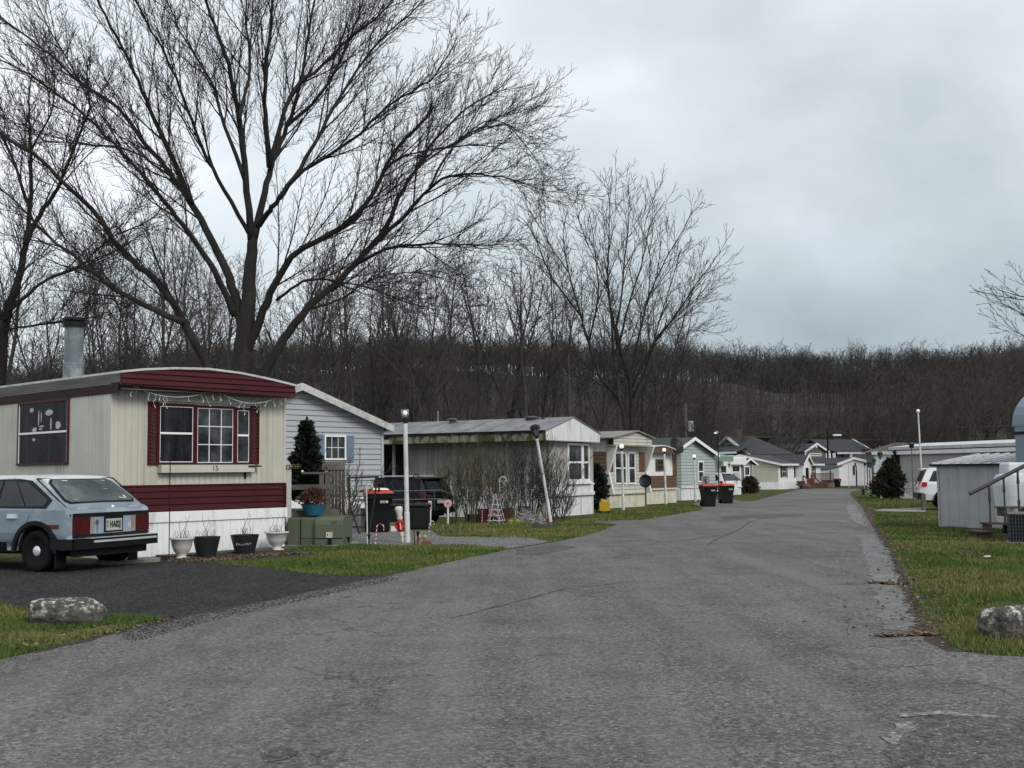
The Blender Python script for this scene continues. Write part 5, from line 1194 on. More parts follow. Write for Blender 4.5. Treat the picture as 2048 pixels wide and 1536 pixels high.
mb = MB(); mb.box(-.06, W9 + .05, -.06, -.02, -.2, zs); mb.box(-.06, 0, -.02, DEP, -.2, zs); mb.build('skirting', m_skirt, h9)
mb = MB(); sp_ = (pz - ez) / (DEP / 2)
def yslope(mb, xa, xb, y0, z0, y1, z1, t0, t1): mb.hexa([(xa, y0, z0 + t0), (xb, y0, z0 + t0), (xb, y1, z1 + t0), (xa, y1, z1 + t0), (xa, y0, z0 + t1), (xb, y0, z0 + t1), (xb, y1, z1 + t1), (xa, y1, z1 + t1)])
yslope(mb, -.3, W9 + .3, -.4, ez - .4 * sp_, DEP / 2, pz, 0, .08); yslope(mb, -.3, W9 + .3, DEP / 2, pz, DEP + .4, ez - .4 * sp_, 0, .08); rf9 = mb.build('roof', m_dkroof, h9)
mb = MB(); yslope(mb, -.35, -.301, -.4, ez - .4 * sp_, DEP / 2, pz, -.12, .1); yslope(mb, -.35, -.301, DEP / 2, pz, DEP + .4, ez - .4 * sp_, -.12, .1); mb.box(-.3, W9 + .3, -.46, -.42, ez - .4 * sp_ - .12, ez - .4 * sp_ + .08); mb.build('rake_board', m_trim, rf9)
for a, b, g_ in ((1563, 1572, 2), (1590, 1603, 3), (1623, 1629, 2)):
    x0, x1, z0, z1 = rect_front(F9, a, 932, b, 954.5); window(h9, FR(0), x0, x1, z0, z1, m_glass, m_trim, .07, True, (g_, 0), muntin=.05)
    for q0, q1 in ((x0 - .45, x0 - .03), (x1 + .03, x1 + .45)): blk1('shutter', m_black, h9, FR(0), q0, q1, z0, z1, 0, .05)
xg0 = F9.front(1605, 930, -.8)[0]; xg1 = F9.front(1624, 930, -.8)[0]; zg = F9.front(1614, 911, -.8)[1]; zge = F9.front(1624, 928, -.8)[1]
mb = MB(); mb.prism([(xg0 + .1, zs), (xg1 - .3, zs), (xg1 - .3, zge), ((xg0 + xg1) / 2, zg - .1), (xg0 + .1, zge)], lambda a, b, t: (a, -.8 + t, b), 0, .8); mb.build('entry_gable', m_trim, h9)
mb = MB(); xm = (xg0 + xg1) / 2; slope(mb, xg0 - .1, zge - .1, xm, zg, -1.0, 3, 0, .08); slope(mb, xm, zg, xg1, zge - .1, -1.0, 3, 0, .08); rg_ = mb.build('entry_roof', m_dkroof, h9)
mb = MB(); slope(mb, xg0 - .1, zge - .1, xm, zg, -1.05, -1.001, -.15, .1); slope(mb, xm, zg, xg1, zge - .1, -1.05, -1.001, -.15, .1); mb.build('rake_board', m_trim, rg_)
x0, x1, z0, z1 = rect_front(F9, 1609, 932, 1618, 966, -.8); dr = blk1('door', m_trim, h9, FR(-.8), x0, x1, z0, z1, 0, .05); blk1('door_glass', m_glass, dr, FR(-.8), x0 + .2, x1 - .2, z0 + .5, z1 - .2, .051, .07)
# deck
m_deck = mat('reddish deck boards', (.10, .055, .035), .8, .3, 3, stretch=(1, 1, .2)); m_deck2 = mat('pale boards', (.2, .15, .10), .8, .2, 3)
dk = thing('porch_deck', 'reddish brown wooden porch deck with railing and steps at the long white home', 'porch deck', F9.o, F9.rot)
xd0 = F9.front(1623, 970, -1.6)[0]; xd1 = F9.front(1668, 968, -1.6)[0]; xs0 = F9.front(1605, 970, -1.6)[0]; zf = F9.front(1640, 966, -1.6)[1]; zr_ = F9.front(1640, 947.5, -1.6)[1]
mb = MB().box(xs0, xd1, -1.6, -.85, zf - .15, zf); mb.build('deck_floor', m_deck, dk)
mb = MB().box(xd0, xd1, -1.62, -1.57, -.1, zf - .15); mb.build('deck_skirt', m_deck, dk)
mb = MB()
for i in range(26): x_ = xd0 + (xd1 - xd0) * i / 25; mb.box(x_ - .035, x_ + .035, -1.6, -1.56, zf, zr_)
mb.box(xd0 - .05, xd1 + .05, -1.66, -1.52, zr_, zr_ + .06); mb.build('deck_railing', m_deck, dk)
mb = MB(); [mb.box(xs0, xd0 - .3, -1.6 - .3 * (k + 1), -1.6 - .3 * k, -.2, zf - .18 * (k + 1)) for k in range(4)]; mb.build('steps', m_deck, dk)
for x_ in (xs0, xd0 - .25):
    mb = MB(); mb.box(x_ - .06, x_ + .06, -1.75, -1.62, -.1, zf + .9); mb.bar((x_, -1.7, zf + .9), (x_, -2.7, zf + .1), .12, .12); mb.box(x_ - .06, x_ + .06, -2.75, -2.62, -.2, zf + .1); mb.build('stair_rail', m_deck, dk)
x0, x1, z0, z1 = rect_front(F9, 1654, 966.5, 1668.5, 976, -1.65); blk1('pale_panel', m_deck2, dk, FR(-1.65), x0, x1, z0 - .1, z1, 0, .04)
x0, x1, z0, z1 = rect_front(F9, 1625, 957, 1631, 965, -1.5); mb = MB(); x1 = x0 + .8; blk(mb, FR(-1.0), x0, x1, zf + .02, zf + .5, 0, .5); mb.box(x0 - .04, x1 + .04, -1.54, -.96, zf + .5, zf + .56); o = mb.build('red_storage_box', mat('red plastic', (.35, .02, .015), .5)); o.location = F9.o; o.rotation_euler = (0, 0, F9.rot); tag(o, 'small red storage box on the porch deck', 'box')
# ======== 10. green gabled house behind
m_lgreen = mat('light green clapboard', (.27, .36, .25), .6, .05, 2)
def far_house(name, label, pa, pb, D, dD, parts, cat='house', dep=8):
    A = P(pa[0], pa[1], D); B = P(pb[0], pb[1], D + dD); Fx = Frame(Vector((A.x, A.y, gz(A.y))), Vector((B.x, B.y, gz(B.y)))); return Fx, thing(name, label, cat, Fx.o, Fx.rot)
A = P(1500, 960, 138); Fg = FrameA(Vector((A.x, A.y, gz(A.y))), 1580, 38); hg = thing('green_house', 'pale green gabled house with brick chimney and charcoal roof behind the long white home', 'house', Fg.o, Fg.rot)
Wg = Fg.w; ez = Fg.front(1500, 904)[1]; DG = Fg.side(1424, 915, 0)[0]; yk, pz = Fg.side(1463, 874, 0); print('green', Wg, ez, pz, DG, yk); yk = DG / 2
mb = MB(); siding(mb, [(0, 0), (DG, 0), (DG, ez), (yk, pz), (0, ez)], SL(0), 'lap', .4, .05); mb.box(.02, Wg, .02, DG - .02, 0, ez - .1); mb.build('wall', m_lgreen, hg, fix=False)
mb = MB(); sq = (pz - ez) / yk
for ya, za, yb, zb_ in ((-.6, ez - .6 * sq, yk, pz), (yk, pz, DG + .6, ez - .6 * sq)): mb.hexa([(-.5, ya, za), (Wg + .4, ya, za), (Wg * .55, yb, zb_) if ya < 0 else (Wg + .4, yb, zb_), (-.5, yb, zb_), (-.5, ya, za + .15), (Wg + .4, ya, za + .15), (Wg * .55, yb, zb_ + .15) if ya < 0 else (Wg + .4, yb, zb_ + .15), (-.5, yb, zb_ + .15)])
rfg = mb.build('roof', m_dkroof, hg)
mb = MB(); mb.hexa([(-.56, -.6, ez - .6 * sq - .25), (-.5, -.6, ez - .6 * sq - .25), (-.5, yk, pz - .25), (-.56, yk, pz - .25), (-.56, -.6, ez - .6 * sq + .1), (-.5, -.6, ez - .6 * sq + .1), (-.5, yk, pz + .15), (-.56, yk, pz + .15)]); mb.hexa([(-.56, yk, pz - .25), (-.5, yk, pz - .25), (-.5, DG + .6, ez - .6 * sq - .25), (-.56, DG + .6, ez - .6 * sq - .25), (-.56, yk, pz + .15), (-.5, yk, pz + .15), (-.5, DG + .6, ez - .6 * sq + .1), (-.56, DG + .6, ez - .6 * sq + .1)]); mb.build('rake_board', m_trim, rfg)
yc_ = Fg.side(1463, 866, .8)[0]; MB().box(.6, 1.6, yk - .6, yk + .5, pz - 1, pz + 1.0).build('chimney', mat('old brick', (.07, .05, .04), .9, .2, 6, stripe=('Z', .15, (.16, .14, .12), .03)), rfg)
mb = MB(); zz = Fg.side(1440, 906, -2)[1]; mb.hexa([(-3, -.6, zz), (0, -.6, zz + .9), (0, DG * .7, zz + .9), (-3, DG * .7, zz), (-3, -.6, zz + .12), (0, -.6, zz + 1.0), (0, DG * .7, zz + 1.0), (-3, DG * .7, zz + .12)]); mb.build('porch_roof', m_dkroof, hg); MB().box(-3.06, -3, -.6, DG * .7, zz - .12, zz + .1).build('porch_fascia', m_trim, hg)
y0, y1, z0, z1 = rect_side(Fg, 0, 1448, 888, 1455, 898); window(hg, SL(0), y0, y1, z0, z1, m_glass, m_trim, .12, False)
# ======== 11. grey houses on the rise
m_taupe = mat('taupe siding', (.13, .125, .115), .7, .05, 2, stripe=('Z', .3, (.105, .10, .095), .05))
def base_at(D, px_, py_): return P(px_, py_, D)
D_ = 175.0; A = P(1610, 933, D_); B = P(1654, 933, D_ + 3); Fk = Frame(A, B); Wk = Fk.w
hk = thing('grey_house', 'taupe grey gabled house with long shallow window on the rise', 'house', Fk.o, Fk.rot)
ez = Fk.front(1609, 902)[1]; xp, pz = Fk.front(1630.5, 888); mb = MB(); mb.prism([(0, -4), (Wk, -4), (Wk, ez), (xp, pz), (0, ez)], lambda a, b, t: (a, t, b), 0, 9); mb.build('wall', m_taupe, hk)
mb = MB(); slope(mb, -.3, ez - .2, xp, pz, -.3, 9, 0, .12); slope(mb, xp, pz, Wk + .3, ez - .2, -.3, 9, 0, .12); rk = mb.build('roof', m_dkroof, hk)
mb = MB(); slope(mb, -.35, ez - .2, xp, pz, -.4, -.301, -.15, .16); slope(mb, xp, pz, Wk + .35, ez - .2, -.4, -.301, -.15, .16); mb.build('rake_board', m_trim, rk); [MB().box(x_ - .15, x_ + .15, -.08, -.01, -1, ez - .2).build('corner_board', m_trim, hk) for x_ in (0.1, Wk - .1)]
x0, x1, z0, z1 = rect_front(Fk, 1618.5, 906.5, 1642.5, 912.5); window(hk, FR(0), x0, x1, z0, z1, mat('greenish glass', (.05, .08, .07), .2), m_trim, .15, False)
xa_, za_ = Fk.front(1630.5, 894); MB().ball((xa_, -.1, za_), .25, 8, 5).build('gable_lamp', m_trim, hk)
A = P(1655, 931, D_ + 4); B = P(1735, 931, D_ + 6); Fm = Frame(A, B); Wm = Fm.w
hm = thing('grey_house', 'long dark roofed taupe house with white porch posts on the rise', 'house', Fm.o, Fm.rot)
zr0 = Fm.front(1660, 899)[1]; zr1 = Fm.front(1660, 880, 4)[1]; mb = MB(); mb.box(0, Wm, 0, 9, -4, zr0); mb.build('wall', m_taupe, hm)
mb = MB(); yslope(mb, -.3, Wm + .3, -.5, zr0 - .2, 4.5, zr1, 0, .15); yslope(mb, -.3, Wm + .3, 4.5, zr1, 9.5, zr0 - .2, 0, .15); rm = mb.build('roof', m_dkroof, hm)
mb = MB(); yslope(mb, Wm + .301, Wm + .5, -.5, zr0 - .2, 4.5, zr1, -.5, .2); mb.build('rake_board', m_trim, rm)
xq = Fm.front(1709, 905)[0]; zq = Fm.front(1680, 906, -2.5)[1]; mb = MB(); mb.hexa([(0, -2.8, zq), (xq, -2.8, zq), (xq, 0, zr0), (0, 0, zr0), (0, -2.8, zq + .15), (xq, -2.8, zq + .15), (xq, 0, zr0 + .15), (0, 0, zr0 + .15)]); mb.build('porch_roof', m_dkroof, hm); MB().box(0, xq, -2.85, -2.8, zq - .15, zq + .1).build('porch_fascia', m_trim, hm)
for a in (1659, 1668.5, 1702): x_ = Fm.front(a, 905, -2.7)[0]; MB().box(x_ - .18, x_ + .18, -2.75, -2.45, -1, zq).build('porch_post', m_trim, hm)
for a, b in ((1674, 1682), (1688, 1697)): x0, x1, z0, z1 = rect_front(Fm, a, 911, b, 921); window(hm, FR(0), x0, x1, z0, z1, m_glassg, m_trim, .15, False)
x0, x1, z0, z1 = rect_front(Fm, 1661, 908, 1666, 929); blk1('door', mat('brown door', (.12, .05, .03), .6), hm, FR(0), x0, x1, z0 - .3, z1, 0, .05)
A = P(1737, 931, D_ + 12); B = P(1778, 931, D_ + 14); Fn = Frame(A, B); Wn = Fn.w
hn = thing('grey_house', 'small black roofed taupe house furthest right on the rise', 'house', Fn.o, Fn.rot)
zr0 = Fn.front(1745, 906)[1]; zr1 = Fn.front(1745, 887, 4)[1]; MB().box(0, Wn, 0, 8, -4, zr0).build('wall', m_taupe, hn)
mb = MB(); yslope(mb, -.3, Wn + .3, -.5, zr0 - .2, 4, zr1, 0, .15); yslope(mb, -.3, Wn + .3, 4, zr1, 8.5, zr0 - .2, 0, .15); rn = mb.build('roof', m_dkroof, hn); mb = MB(); yslope(mb, Wn + .301, Wn + .5, -.5, zr0 - .2, 4, zr1, -.5, .2); mb.box(0, .3, -.1, 0, -2, zr0 - .3); mb.build('rake_board', m_trim, rn)
A = P(1786, 931, 120); B = P(1880, 931, 120); Fo = Frame(A, B)
ho = thing('brown_roofed_house', 'house with a brown hipped roof behind the long grey trailer', 'house', Fo.o, Fo.rot)
zq0 = Fo.front(1785, 903)[1]; zq1 = Fo.front(1785, 885, 4)[1]; MB().box(0, 14, 0, 9, -3, zq0).build('wall', m_taupe, ho); x0 = Fo.front(1792, 885, 4)[0]
mb = MB(); mb.poly([(-.5, -.5, zq0), (14.5, -.5, zq0), (14.5, 4.5, zq1), (x0, 4.5, zq1)]); mb.poly([(-.5, -.5, zq0), (x0, 4.5, zq1), (-.5, 9.5, zq0)]); mb.poly([(-.5, 9.5, zq0), (x0, 4.5, zq1), (14.5, 4.5, zq1), (14.5, 9.5, zq0)]); mb.poly([(-.5, -.5, zq0), (-.5, 9.5, zq0), (14.5, 9.5, zq0), (14.5, -.5, zq0)]); mb.build('roof', mat('brown shingles', (.085, .07, .06), .85, .2, 5), ho)
# ======== 12. white gabled home at the end of the road
A = G(1679, 971.5); Fp = FrameA(A, 1750, 15); Wp = Fp.w
hp = thing('white_home', 'white mobile home with a low gable at the far end of the road', 'mobile home', Fp.o, Fp.rot); print('home12', Wp, A.y)
ez = Fp.front(1677, 927, -.3)[1]; xp, pz = Fp.front(1708, 916, -.3); zs = Fp.front(1700, 960)[1]
mb = MB(); siding(mb, [(0, zs), (Wp, zs), (Wp, ez), (xp, pz - .1), (0, ez)], FR(0), 'rib', .6, .01); siding(mb, [(0, zs), (16, zs), (16, ez), (0, ez)], SL(0), 'rib', .6, .01); siding(mb, [(0, zs), (16, zs), (16, ez), (0, ez)], SR(Wp), 'rib', .6, .01); mb.build('wall', m_trim, hp, fix=False)
mb = MB(); mb.box(-.05, Wp + .05, -.05, -.01, -.3, zs); mb.build('skirting', m_skirt, hp)
mb = MB(); slope(mb, -.4, ez - .12, xp, pz, -.3, 16, 0, .1); slope(mb, xp, pz, Wp + .4, ez - .12, -.3, 16, 0, .1); rp = mb.build('roof', m_dkroof, hp); mb = MB(); slope(mb, -.45, ez - .12, xp, pz, -.36, -.301, -.2, .14); slope(mb, xp, pz, Wp + .45, ez - .12, -.36, -.301, -.2, .14); mb.build('rake_board', m_trim, rp)
x0, x1, z0, z1 = rect_front(Fp, 1705, 931, 1713.5, 950); window(hp, FR(0), x0, x1, z0, z1, m_glass, mat('dark window frame', (.05, .055, .065), .5), .15, False, (2, 0))
# carport roof left of it
Fq_ = FrameA(G(1651, 974), 1679, 15); cp = thing('carport', 'low dark carport roof against the left side of the far white home', 'carport', Fq_.o, Fq_.rot)
za = Fq_.front(1650, 941)[1]; zb_ = Fq_.front(1679, 933)[1]; mb = MB(); slope(mb, -.3, za, Fq_.w - .1, zb_, -1, 5, 0, .12); mb.build('carport_roof', m_dkroof, cp)
for x_, y_ in ((.2, -.9), (3.8, -.9), (.2, 4.8)): MB().box(x_ - .06, x_ + .06, y_ - .06, y_ + .06, -.2, za + .03).build('post', m_black, cp)
# ======== 13. pale blue white trailer behind the lamp posts
Fr = FrameA(G(1750, 979), 1815, -20); Wr = Fr.w; print('t13', Wr, math.degrees(Fr.rot))
hr = thing('trailer_home', 'pale blue white trailer with dark shutters behind the row of white lamp posts', 'trailer', Fr.o, Fr.rot)
zt = Fr.front(1770, 909)[1]; mb = MB(); siding(mb, [(0, -.3), (Wr, -.3), (Wr, zt), (0, zt)], FR(0), 'rib', .4, .012); siding(mb, [(0, -.3), (14, -.3), (14, zt), (0, zt)], SL(0), 'rib', .4, .012); mb.build('wall', mat('pale blue white metal', (.47, .53, .56), .5, .05, 2, stain=(.3, .3, .28), sfac=.4, sscale=3), hr, fix=False)
mb = MB(); mb.box(-.2, Wr + .2, -.25, 14, zt, zt + .3); mb.build('roof', m_roofw, hr)
x0, x1, z0, z1 = rect_front(Fr, 1773, 923, 1787, 942); window(hr, FR(0), x0, x1, z0, z1, m_white, m_trim, .1, False); 
x0, x1, z0, z1 = rect_front(Fr, 1764.5, 923, 1772, 943); blk1('shutter', m_black, hr, FR(0), x0, x1, z0, z1, 0, .05)
# ======== 14. long grey trailer on the right
Fs = Frame(G(1803, 998), G(1803, 998) + Vector((math.cos(R(-73)), math.sin(R(-73)), 0)) * 16); Ws = Fs.w
Fs.o.z = G(1803, 998).z
hs = thing('trailer_home', 'long ribbed grey trailer with white roof edge and satin grey siding behind the shed', 'trailer', Fs.o, Fs.rot)
m_grib = mat('grey beige ribbed metal', (.34, .34, .325), .6, .08, 2, stain=(.4, .4, .39), sfac=.4, sscale=2, sstretch=(2, 2, .1)); 
zt = Fs.front(1803, 901.5)[1]; zr_ = Fs.front(1803, 893)[1]; z_l = Fs.front(1803, 963)[1]; z_l2 = Fs.front(1803, 972)[1]; print('t14', zt, z_l)
mb = MB(); siding(mb, [(0, z_l), (Ws, z_l), (Ws, zt), (0, zt)], FR(0), 'rib', .42, .02); siding(mb, [(0, z_l), (4, z_l), (4, zt), (0, zt)], SL(0), 'rib', .4, .02); mb.build('wall', m_grib, hs, fix=False)
mb = MB(); siding(mb, [(0, z_l2 - .35), (Ws, z_l2 - .35), (Ws, z_l), (0, z_l)], FR(0.0), 'lap', .2, .03); mb.build('lower_band', m_beige, hs, fix=False); mb = MB(); siding(mb, [(0, -.3), (Ws, -.3), (Ws, z_l2 - .35), (0, z_l2 - .35)], FR(-.03), 'uneven', .5, .02); siding(mb, [(0, -.3), (4, -.3), (4, z_l), (0, z_l)], SL(0), 'uneven', .5, .02); mb.build('skirting', m_white, hs, fix=False)
mb = MB(); mb.hexa([(-.8, -.2, zt), (Ws, -.2, zt), (Ws, 4.4, zt), (-.8, 4.4, zt), (-.8, -.2, zt + .22), (Ws, -.2, zt + .22), (Ws, 2, zt + .45), (-.5, 2, zt + .45)]); rs = mb.build('roof', m_roofw, hs); MB().box(-.81, Ws, -.23, -.2, zt + .0, zt + .05).build('roof_edge', m_black, rs); mb = MB().box(-.8, Ws, -.22, -.15, zt - .22, zt - .005); mb.build('gutter', m_white, rs)
mb = MB(); mb.prism([(0, zt - .01), (-.45, zt - .01), (0, zt - 1.1)], lambda a, b, t: (-.02 - t, a, b), 0, .06); mb.prism([(-.79, zt - .02), (-.35, zt - .02), (0, zt - 1.9), (0, zt - 2.3)], lambda a, b, t: (a, -.05 - t, b), 0, .06); mb.build('corner_wing', m_black, hs)
x_, z_ = Fs.front(1937, 888, 1.5); MB().lathe([(.16, z_ - .5), (.16, z_ - .05), (.26, z_ - .05), (.26, z_ + .05), (.1, z_ + .1)], (x_, 1.5, 0), 10).build('roof_vent', m_gwhite, rs)
x0, x1, z0, z1 = rect_front(Fs, 2031, 903, 2040, 930); window(hs, FR(0), x0, x1, z0, z1, m_glassg, m_grib, .06, True)
# ======== 15. blue grey trailer end at the right edge
A = P(2036, 1010, 27.0); Ft = Frame(Vector((A.x, A.y, gz(A.y))), Vector((A.x, A.y, gz(A.y))) + Vector((math.cos(R(-73)), math.sin(R(-73)), 0)) * 11)
ht = thing('trailer_home', 'blue grey trailer with rounded roof edge at the right edge of view', 'trailer', Ft.o, Ft.rot)
m_bg = mat('blue grey metal', (.17, .22, .27), .5, .06, 2); zt = Ft.front(2036, 851)[1]; za = Ft.front(2036, 866)[1]; za2 = zt; print('t15', zt)
FL = Frame(Ft.o, Ft.o + Ft.v * 4)
def prof15(y): return 0
mb = MB(); pr = [(0, 0), (4.0, 0)] + [(2 + 2 * math.copysign(abs(math.cos(R(a))) ** .75, math.cos(R(a))), zt + 1.0 * math.sin(R(a))) for a in range(0, 181, 12)]
mb.prism(pr, SL(0), -11, 0); mb.build('wall', m_bg, ht, fix=True)
mb = MB(); pr2 = [(2 + 2.02 * math.copysign(abs(math.cos(R(a))) ** .75, math.cos(R(a))), zt + 1.02 * math.sin(R(a))) for a in range(180, -1, -12)]
for i in range(15): (a, b), (c, d_) = pr2[i], pr2[i + 1]; mb.hexa([(-.06, a, b - .02), (11, a, b - .02), (11, c, d_ - .02), (-.06, c, d_ - .02), (-.06, a, b + .03), (11, a, b + .03), (11, c, d_ + .03), (-.06, c, d_ + .03)])
mb.build('roof', m_bg, ht)
mb = MB(); blk(mb, SL(0), -.02, 4.0, za - .03, za + .03, 0.001, .03); blk(mb, FR(0), 0, 11, za - .03, za + .03, 0.001, .03); mb.build('drip_rail', m_black, ht)
# ------------------------------------------------------------------ vehicles
m_tyre = mat('tyre rubber', (0.004, 0.004, 0.0045), 0.8, 0.2, 20, spec=.2)
m_chrome = mat('worn chrome', (0.75, 0.76, 0.78), 0.35, 0.1, 5, metal=0.6)
m_under = mat('underbody black', (0.006, 0.006, 0.007), 0.9)
m_red = mat('red lens', (0.055, 0.003, 0.004), 0.25, 0.3, 12, spec=0.5)
def vehicle(name, label, cat, loc, rot, scale, S):
    """local axes: +y is forward, x across, origin on the ground under the rear axle. S describes the side outline"""
    v = thing(name, label, cat, loc, rot); v.scale = (scale,) * 3
    hw = S['hw']; belt = S['belt']; top = S['top']; tin = S['tin']; fr = S['wr']; wb = S['wb']; gap = S.get('gap', 0.07)
    y0 = S['y0']; y1 = S['y1']
    def hwat(y, z):
        w_ = hw
        if z > belt: w_ = hw - tin * (z - belt) / (top - belt)
        elif z < S['sill'] + .25: w_ = hw - 0.05 * (1 - (z - S['sill']) / .25)
        e0 = max(0, (y0 + .35 - y) / .35); e1 = max(0, (y - (y1 - .6)) / .6)
        return w_ - S.get('r0', .05) * e0 * e0 - 0.14 * e1 * e1
    # outline with wheel arches
    def arch(yc): return [(yc + (fr + gap) * math.cos(R(180 - a)), fr + (fr + gap) * math.sin(R(180 - a))) for a in range(0, 181, 15)]
    low = [(y0 + .12, S['sill'] + .02)] 
    a0 = [q for q in arch(S.get('yr', 0)) if q[1] >= S['sill']]; a1 = [q for q in arch(wb) if q[1] >= S['sill']]
    a0 = [(a0[0][0], S['sill'])] + a0 + [(a0[-1][0], S['sill'])]; a1 = [(a1[0][0], S['sill'])] + a1 + [(a1[-1][0], S['sill'])]
    out = low + a0 + a1 + [(y1 - .15, S['sill'] + .05)] + S['upper']        # upper runs front to rear
    bm = bmesh.new(); A = [bm.verts.new((-1, a, b)) for a, b in out]; B = [bm.verts.new((1, a, b)) for a, b in out]; n = len(out)
    for t in geometry.tessellate_polygon([[Vector((a, b, 0)) for a, b in out]]):
        bm.faces.new([A[k] for k in t]); bm.faces.new([B[k] for k in reversed(t)])
    for k in range(n): bm.faces.new((A[k], A[(k + 1) % n], B[(k + 1) % n], B[k]))
    bmesh.ops.recalc_face_normals(bm, faces=bm.faces)
    for zc in (S['sill'] + .25, belt, (belt + top) / 2): bmesh.ops.bisect_plane(bm, geom=bm.verts[:] + bm.edges[:] + bm.faces[:], plane_co=(0, 0, zc), plane_no=(0, 0, 1))
    for yc in (y0 + .12, y0 + .35, y1 - .6, y1 - .3): bmesh.ops.bisect_plane(bm, geom=bm.verts[:] + bm.edges[:] + bm.faces[:], plane_co=(0, yc, 0), plane_no=(0, 1, 0))
    for vt in bm.verts: vt.co.x *= hwat(vt.co.y, vt.co.z)
    for xc in (-.4, 0, .4): bmesh.ops.bisect_plane(bm, geom=bm.verts[:] + bm.edges[:] + bm.faces[:], plane_co=(xc, 0, 0), plane_no=(1, 0, 0))
    for vt in bm.verts:                    # crown of roof and bow of tail
        if vt.co.z > top - .12: vt.co.z += .025 * (1 - (vt.co.x / hw) ** 2)
        if vt.co.y < y0 + .5: vt.co.y -= .03 * (1 - (vt.co.x / hw) ** 2)
    me = bpy.data.meshes.new('body'); bm.to_mesh(me); bm.free(); me.materials.append(S['paint'])
    bo = bpy.data.objects.new('body', me); COL.objects.link(bo); bo.parent = v
    md = bo.modifiers.new('bevel', 'BEVEL'); md.width = .03; md.segments = 3; md.limit_method = 'ANGLE'; md.angle_limit = R(28)
    me.polygons.foreach_set('use_smooth', [True] * len(me.polygons)); 
    wn = bo.modifiers.new('wn', 'WEIGHTED_NORMAL'); wn.keep_sharp = False
    MB().box(-hw + .2, hw - .2, y0 + .3, y1 - .3, S['sill'] - .06, S['sill'] + .3).build('underbody', m_under, v)
    # wheel wells liner
    for yc in (S.get('yr', 0), wb):
        mb = MB(); ar = arch(yc); 
        for i in range(len(ar) - 1):
            (a, b), (c, d_) = [(yc + (p_[0] - yc) * .965, fr + (p_[1] - fr) * .965) for p_ in (ar[i], ar[i + 1])]; mb.poly([(-hw + .03, a, b), (hw - .03, a, b), (hw - .03, c, d_), (-hw + .03, c, d_)])
        mb.box(-hw + .24, hw - .24, yc - fr, yc + fr, fr * .7, fr * 2)
        mb.build('wheel_well', m_under, v, fix=False)
    for yc in (S.get('yr', 0), wb):
        for sg in (-1, 1):
            pass
            xo = sg * (hw - .03); wd = .19
            rot_ = Matrix.Rotation(R(90 * sg), 3, 'Y')
            ty = MB().lathe([(fr * .62, 0.0), (fr * .66, .012), (fr * .88, .02), (fr * .97, 0.0), (fr, -.03), (fr, -wd + .03), (fr * .95, -wd), (fr * .6, -wd)], (xo, yc, fr), 28, rot=rot_)
            wh = thing('wheel', '', '', (0, 0, 0)); [wh.pop(k) if hasattr(wh, 'pop') else None for k in ()]
            del wh['label']; del wh['category']; wh.parent = v
            ty.build('tyre', m_tyre, wh, smooth=True)
            rm = MB().lathe([(fr * .64, -.005), (fr * .60, -.03), (fr * .30, -.055), (fr * .12, -.05)], (xo, yc, fr), 24, rot=rot_)
            for k in range(S.get('spokes', 8)):
                a = k * 6.283 / S.get('spokes', 8); c = Vector((0, math.cos(a), math.sin(a)))
                if S.get('spokes', 8) == 5: rm.bar(Vector((xo - sg * .02, yc, fr)) + c * .03, Vector((xo - sg * .02, yc, fr)) + c * fr * .62, .07, .03, up=(1, 0, 0))
            rm.build('rim', S.get('rim', m_blackp), wh)
            MB().lathe([(fr * .27, -.03), (fr * .26, -.005), (fr * .2, .01), (fr * .08, .015)], (xo, yc, fr), 18, rot=rot_).build('hubcap', S.get('hub', m_chrome), wh)
            if S.get('flare') is not None:
                ar = [(yc + (fr + gap + d_) * math.cos(R(180 - a)), fr + (fr + gap + d_) * math.sin(R(180 - a))) for d_ in (0, .06) for a in (range(-6, 187, 12) if d_ == 0 else range(186, -7, -12))]
                ar = [(a, max(b, S['sill'] - .02)) for a, b in ar]
                MB().prism(ar, lambda a, b, t: (sg * (hw - .02 + t), a, b), 0, .05).build('wheel_arch_trim', S['flare'], v)
    def sidepanel(nm, poly, m_, t0, t1, sgs=(-1, 1), parent=None, **k):
        r_ = None
        for sg in sgs:
            r_ = MB().prism(poly, lambda a, b, t: (sg * (hwat(a, b) + t), a, b), t0, t1).build(nm, m_, parent or v, **k)
        return r_
    return v, hwat, sidepanel
# ---- pale blue hatchback
m_pblue = mat('faded pale blue paint', (0.19, 0.235, 0.285), 0.38, 0.12, 1.5, spec=0.5, coat=0.25, stain=(0.42, 0.47, 0.50), sfac=0.75, sscale=1.1, sth=(0.5, 0.62))
m_glc = mat('car glass', (0.012, 0.015, 0.017), 0.05, 0.5, 1.5, spec=0.4)
m_glr = mat('dusty hatch glass', (0.10, 0.125, 0.125), 0.16, 0.35, 1.2, spec=0.5, stain=(0.035, 0.045, 0.05), sfac=0.8, sscale=1.4, sth=(.45, .55))
wl = G(78, 1146); wr = G(226, 1138); ux = (wr - wl); rotc = R(24.0) + R(0)
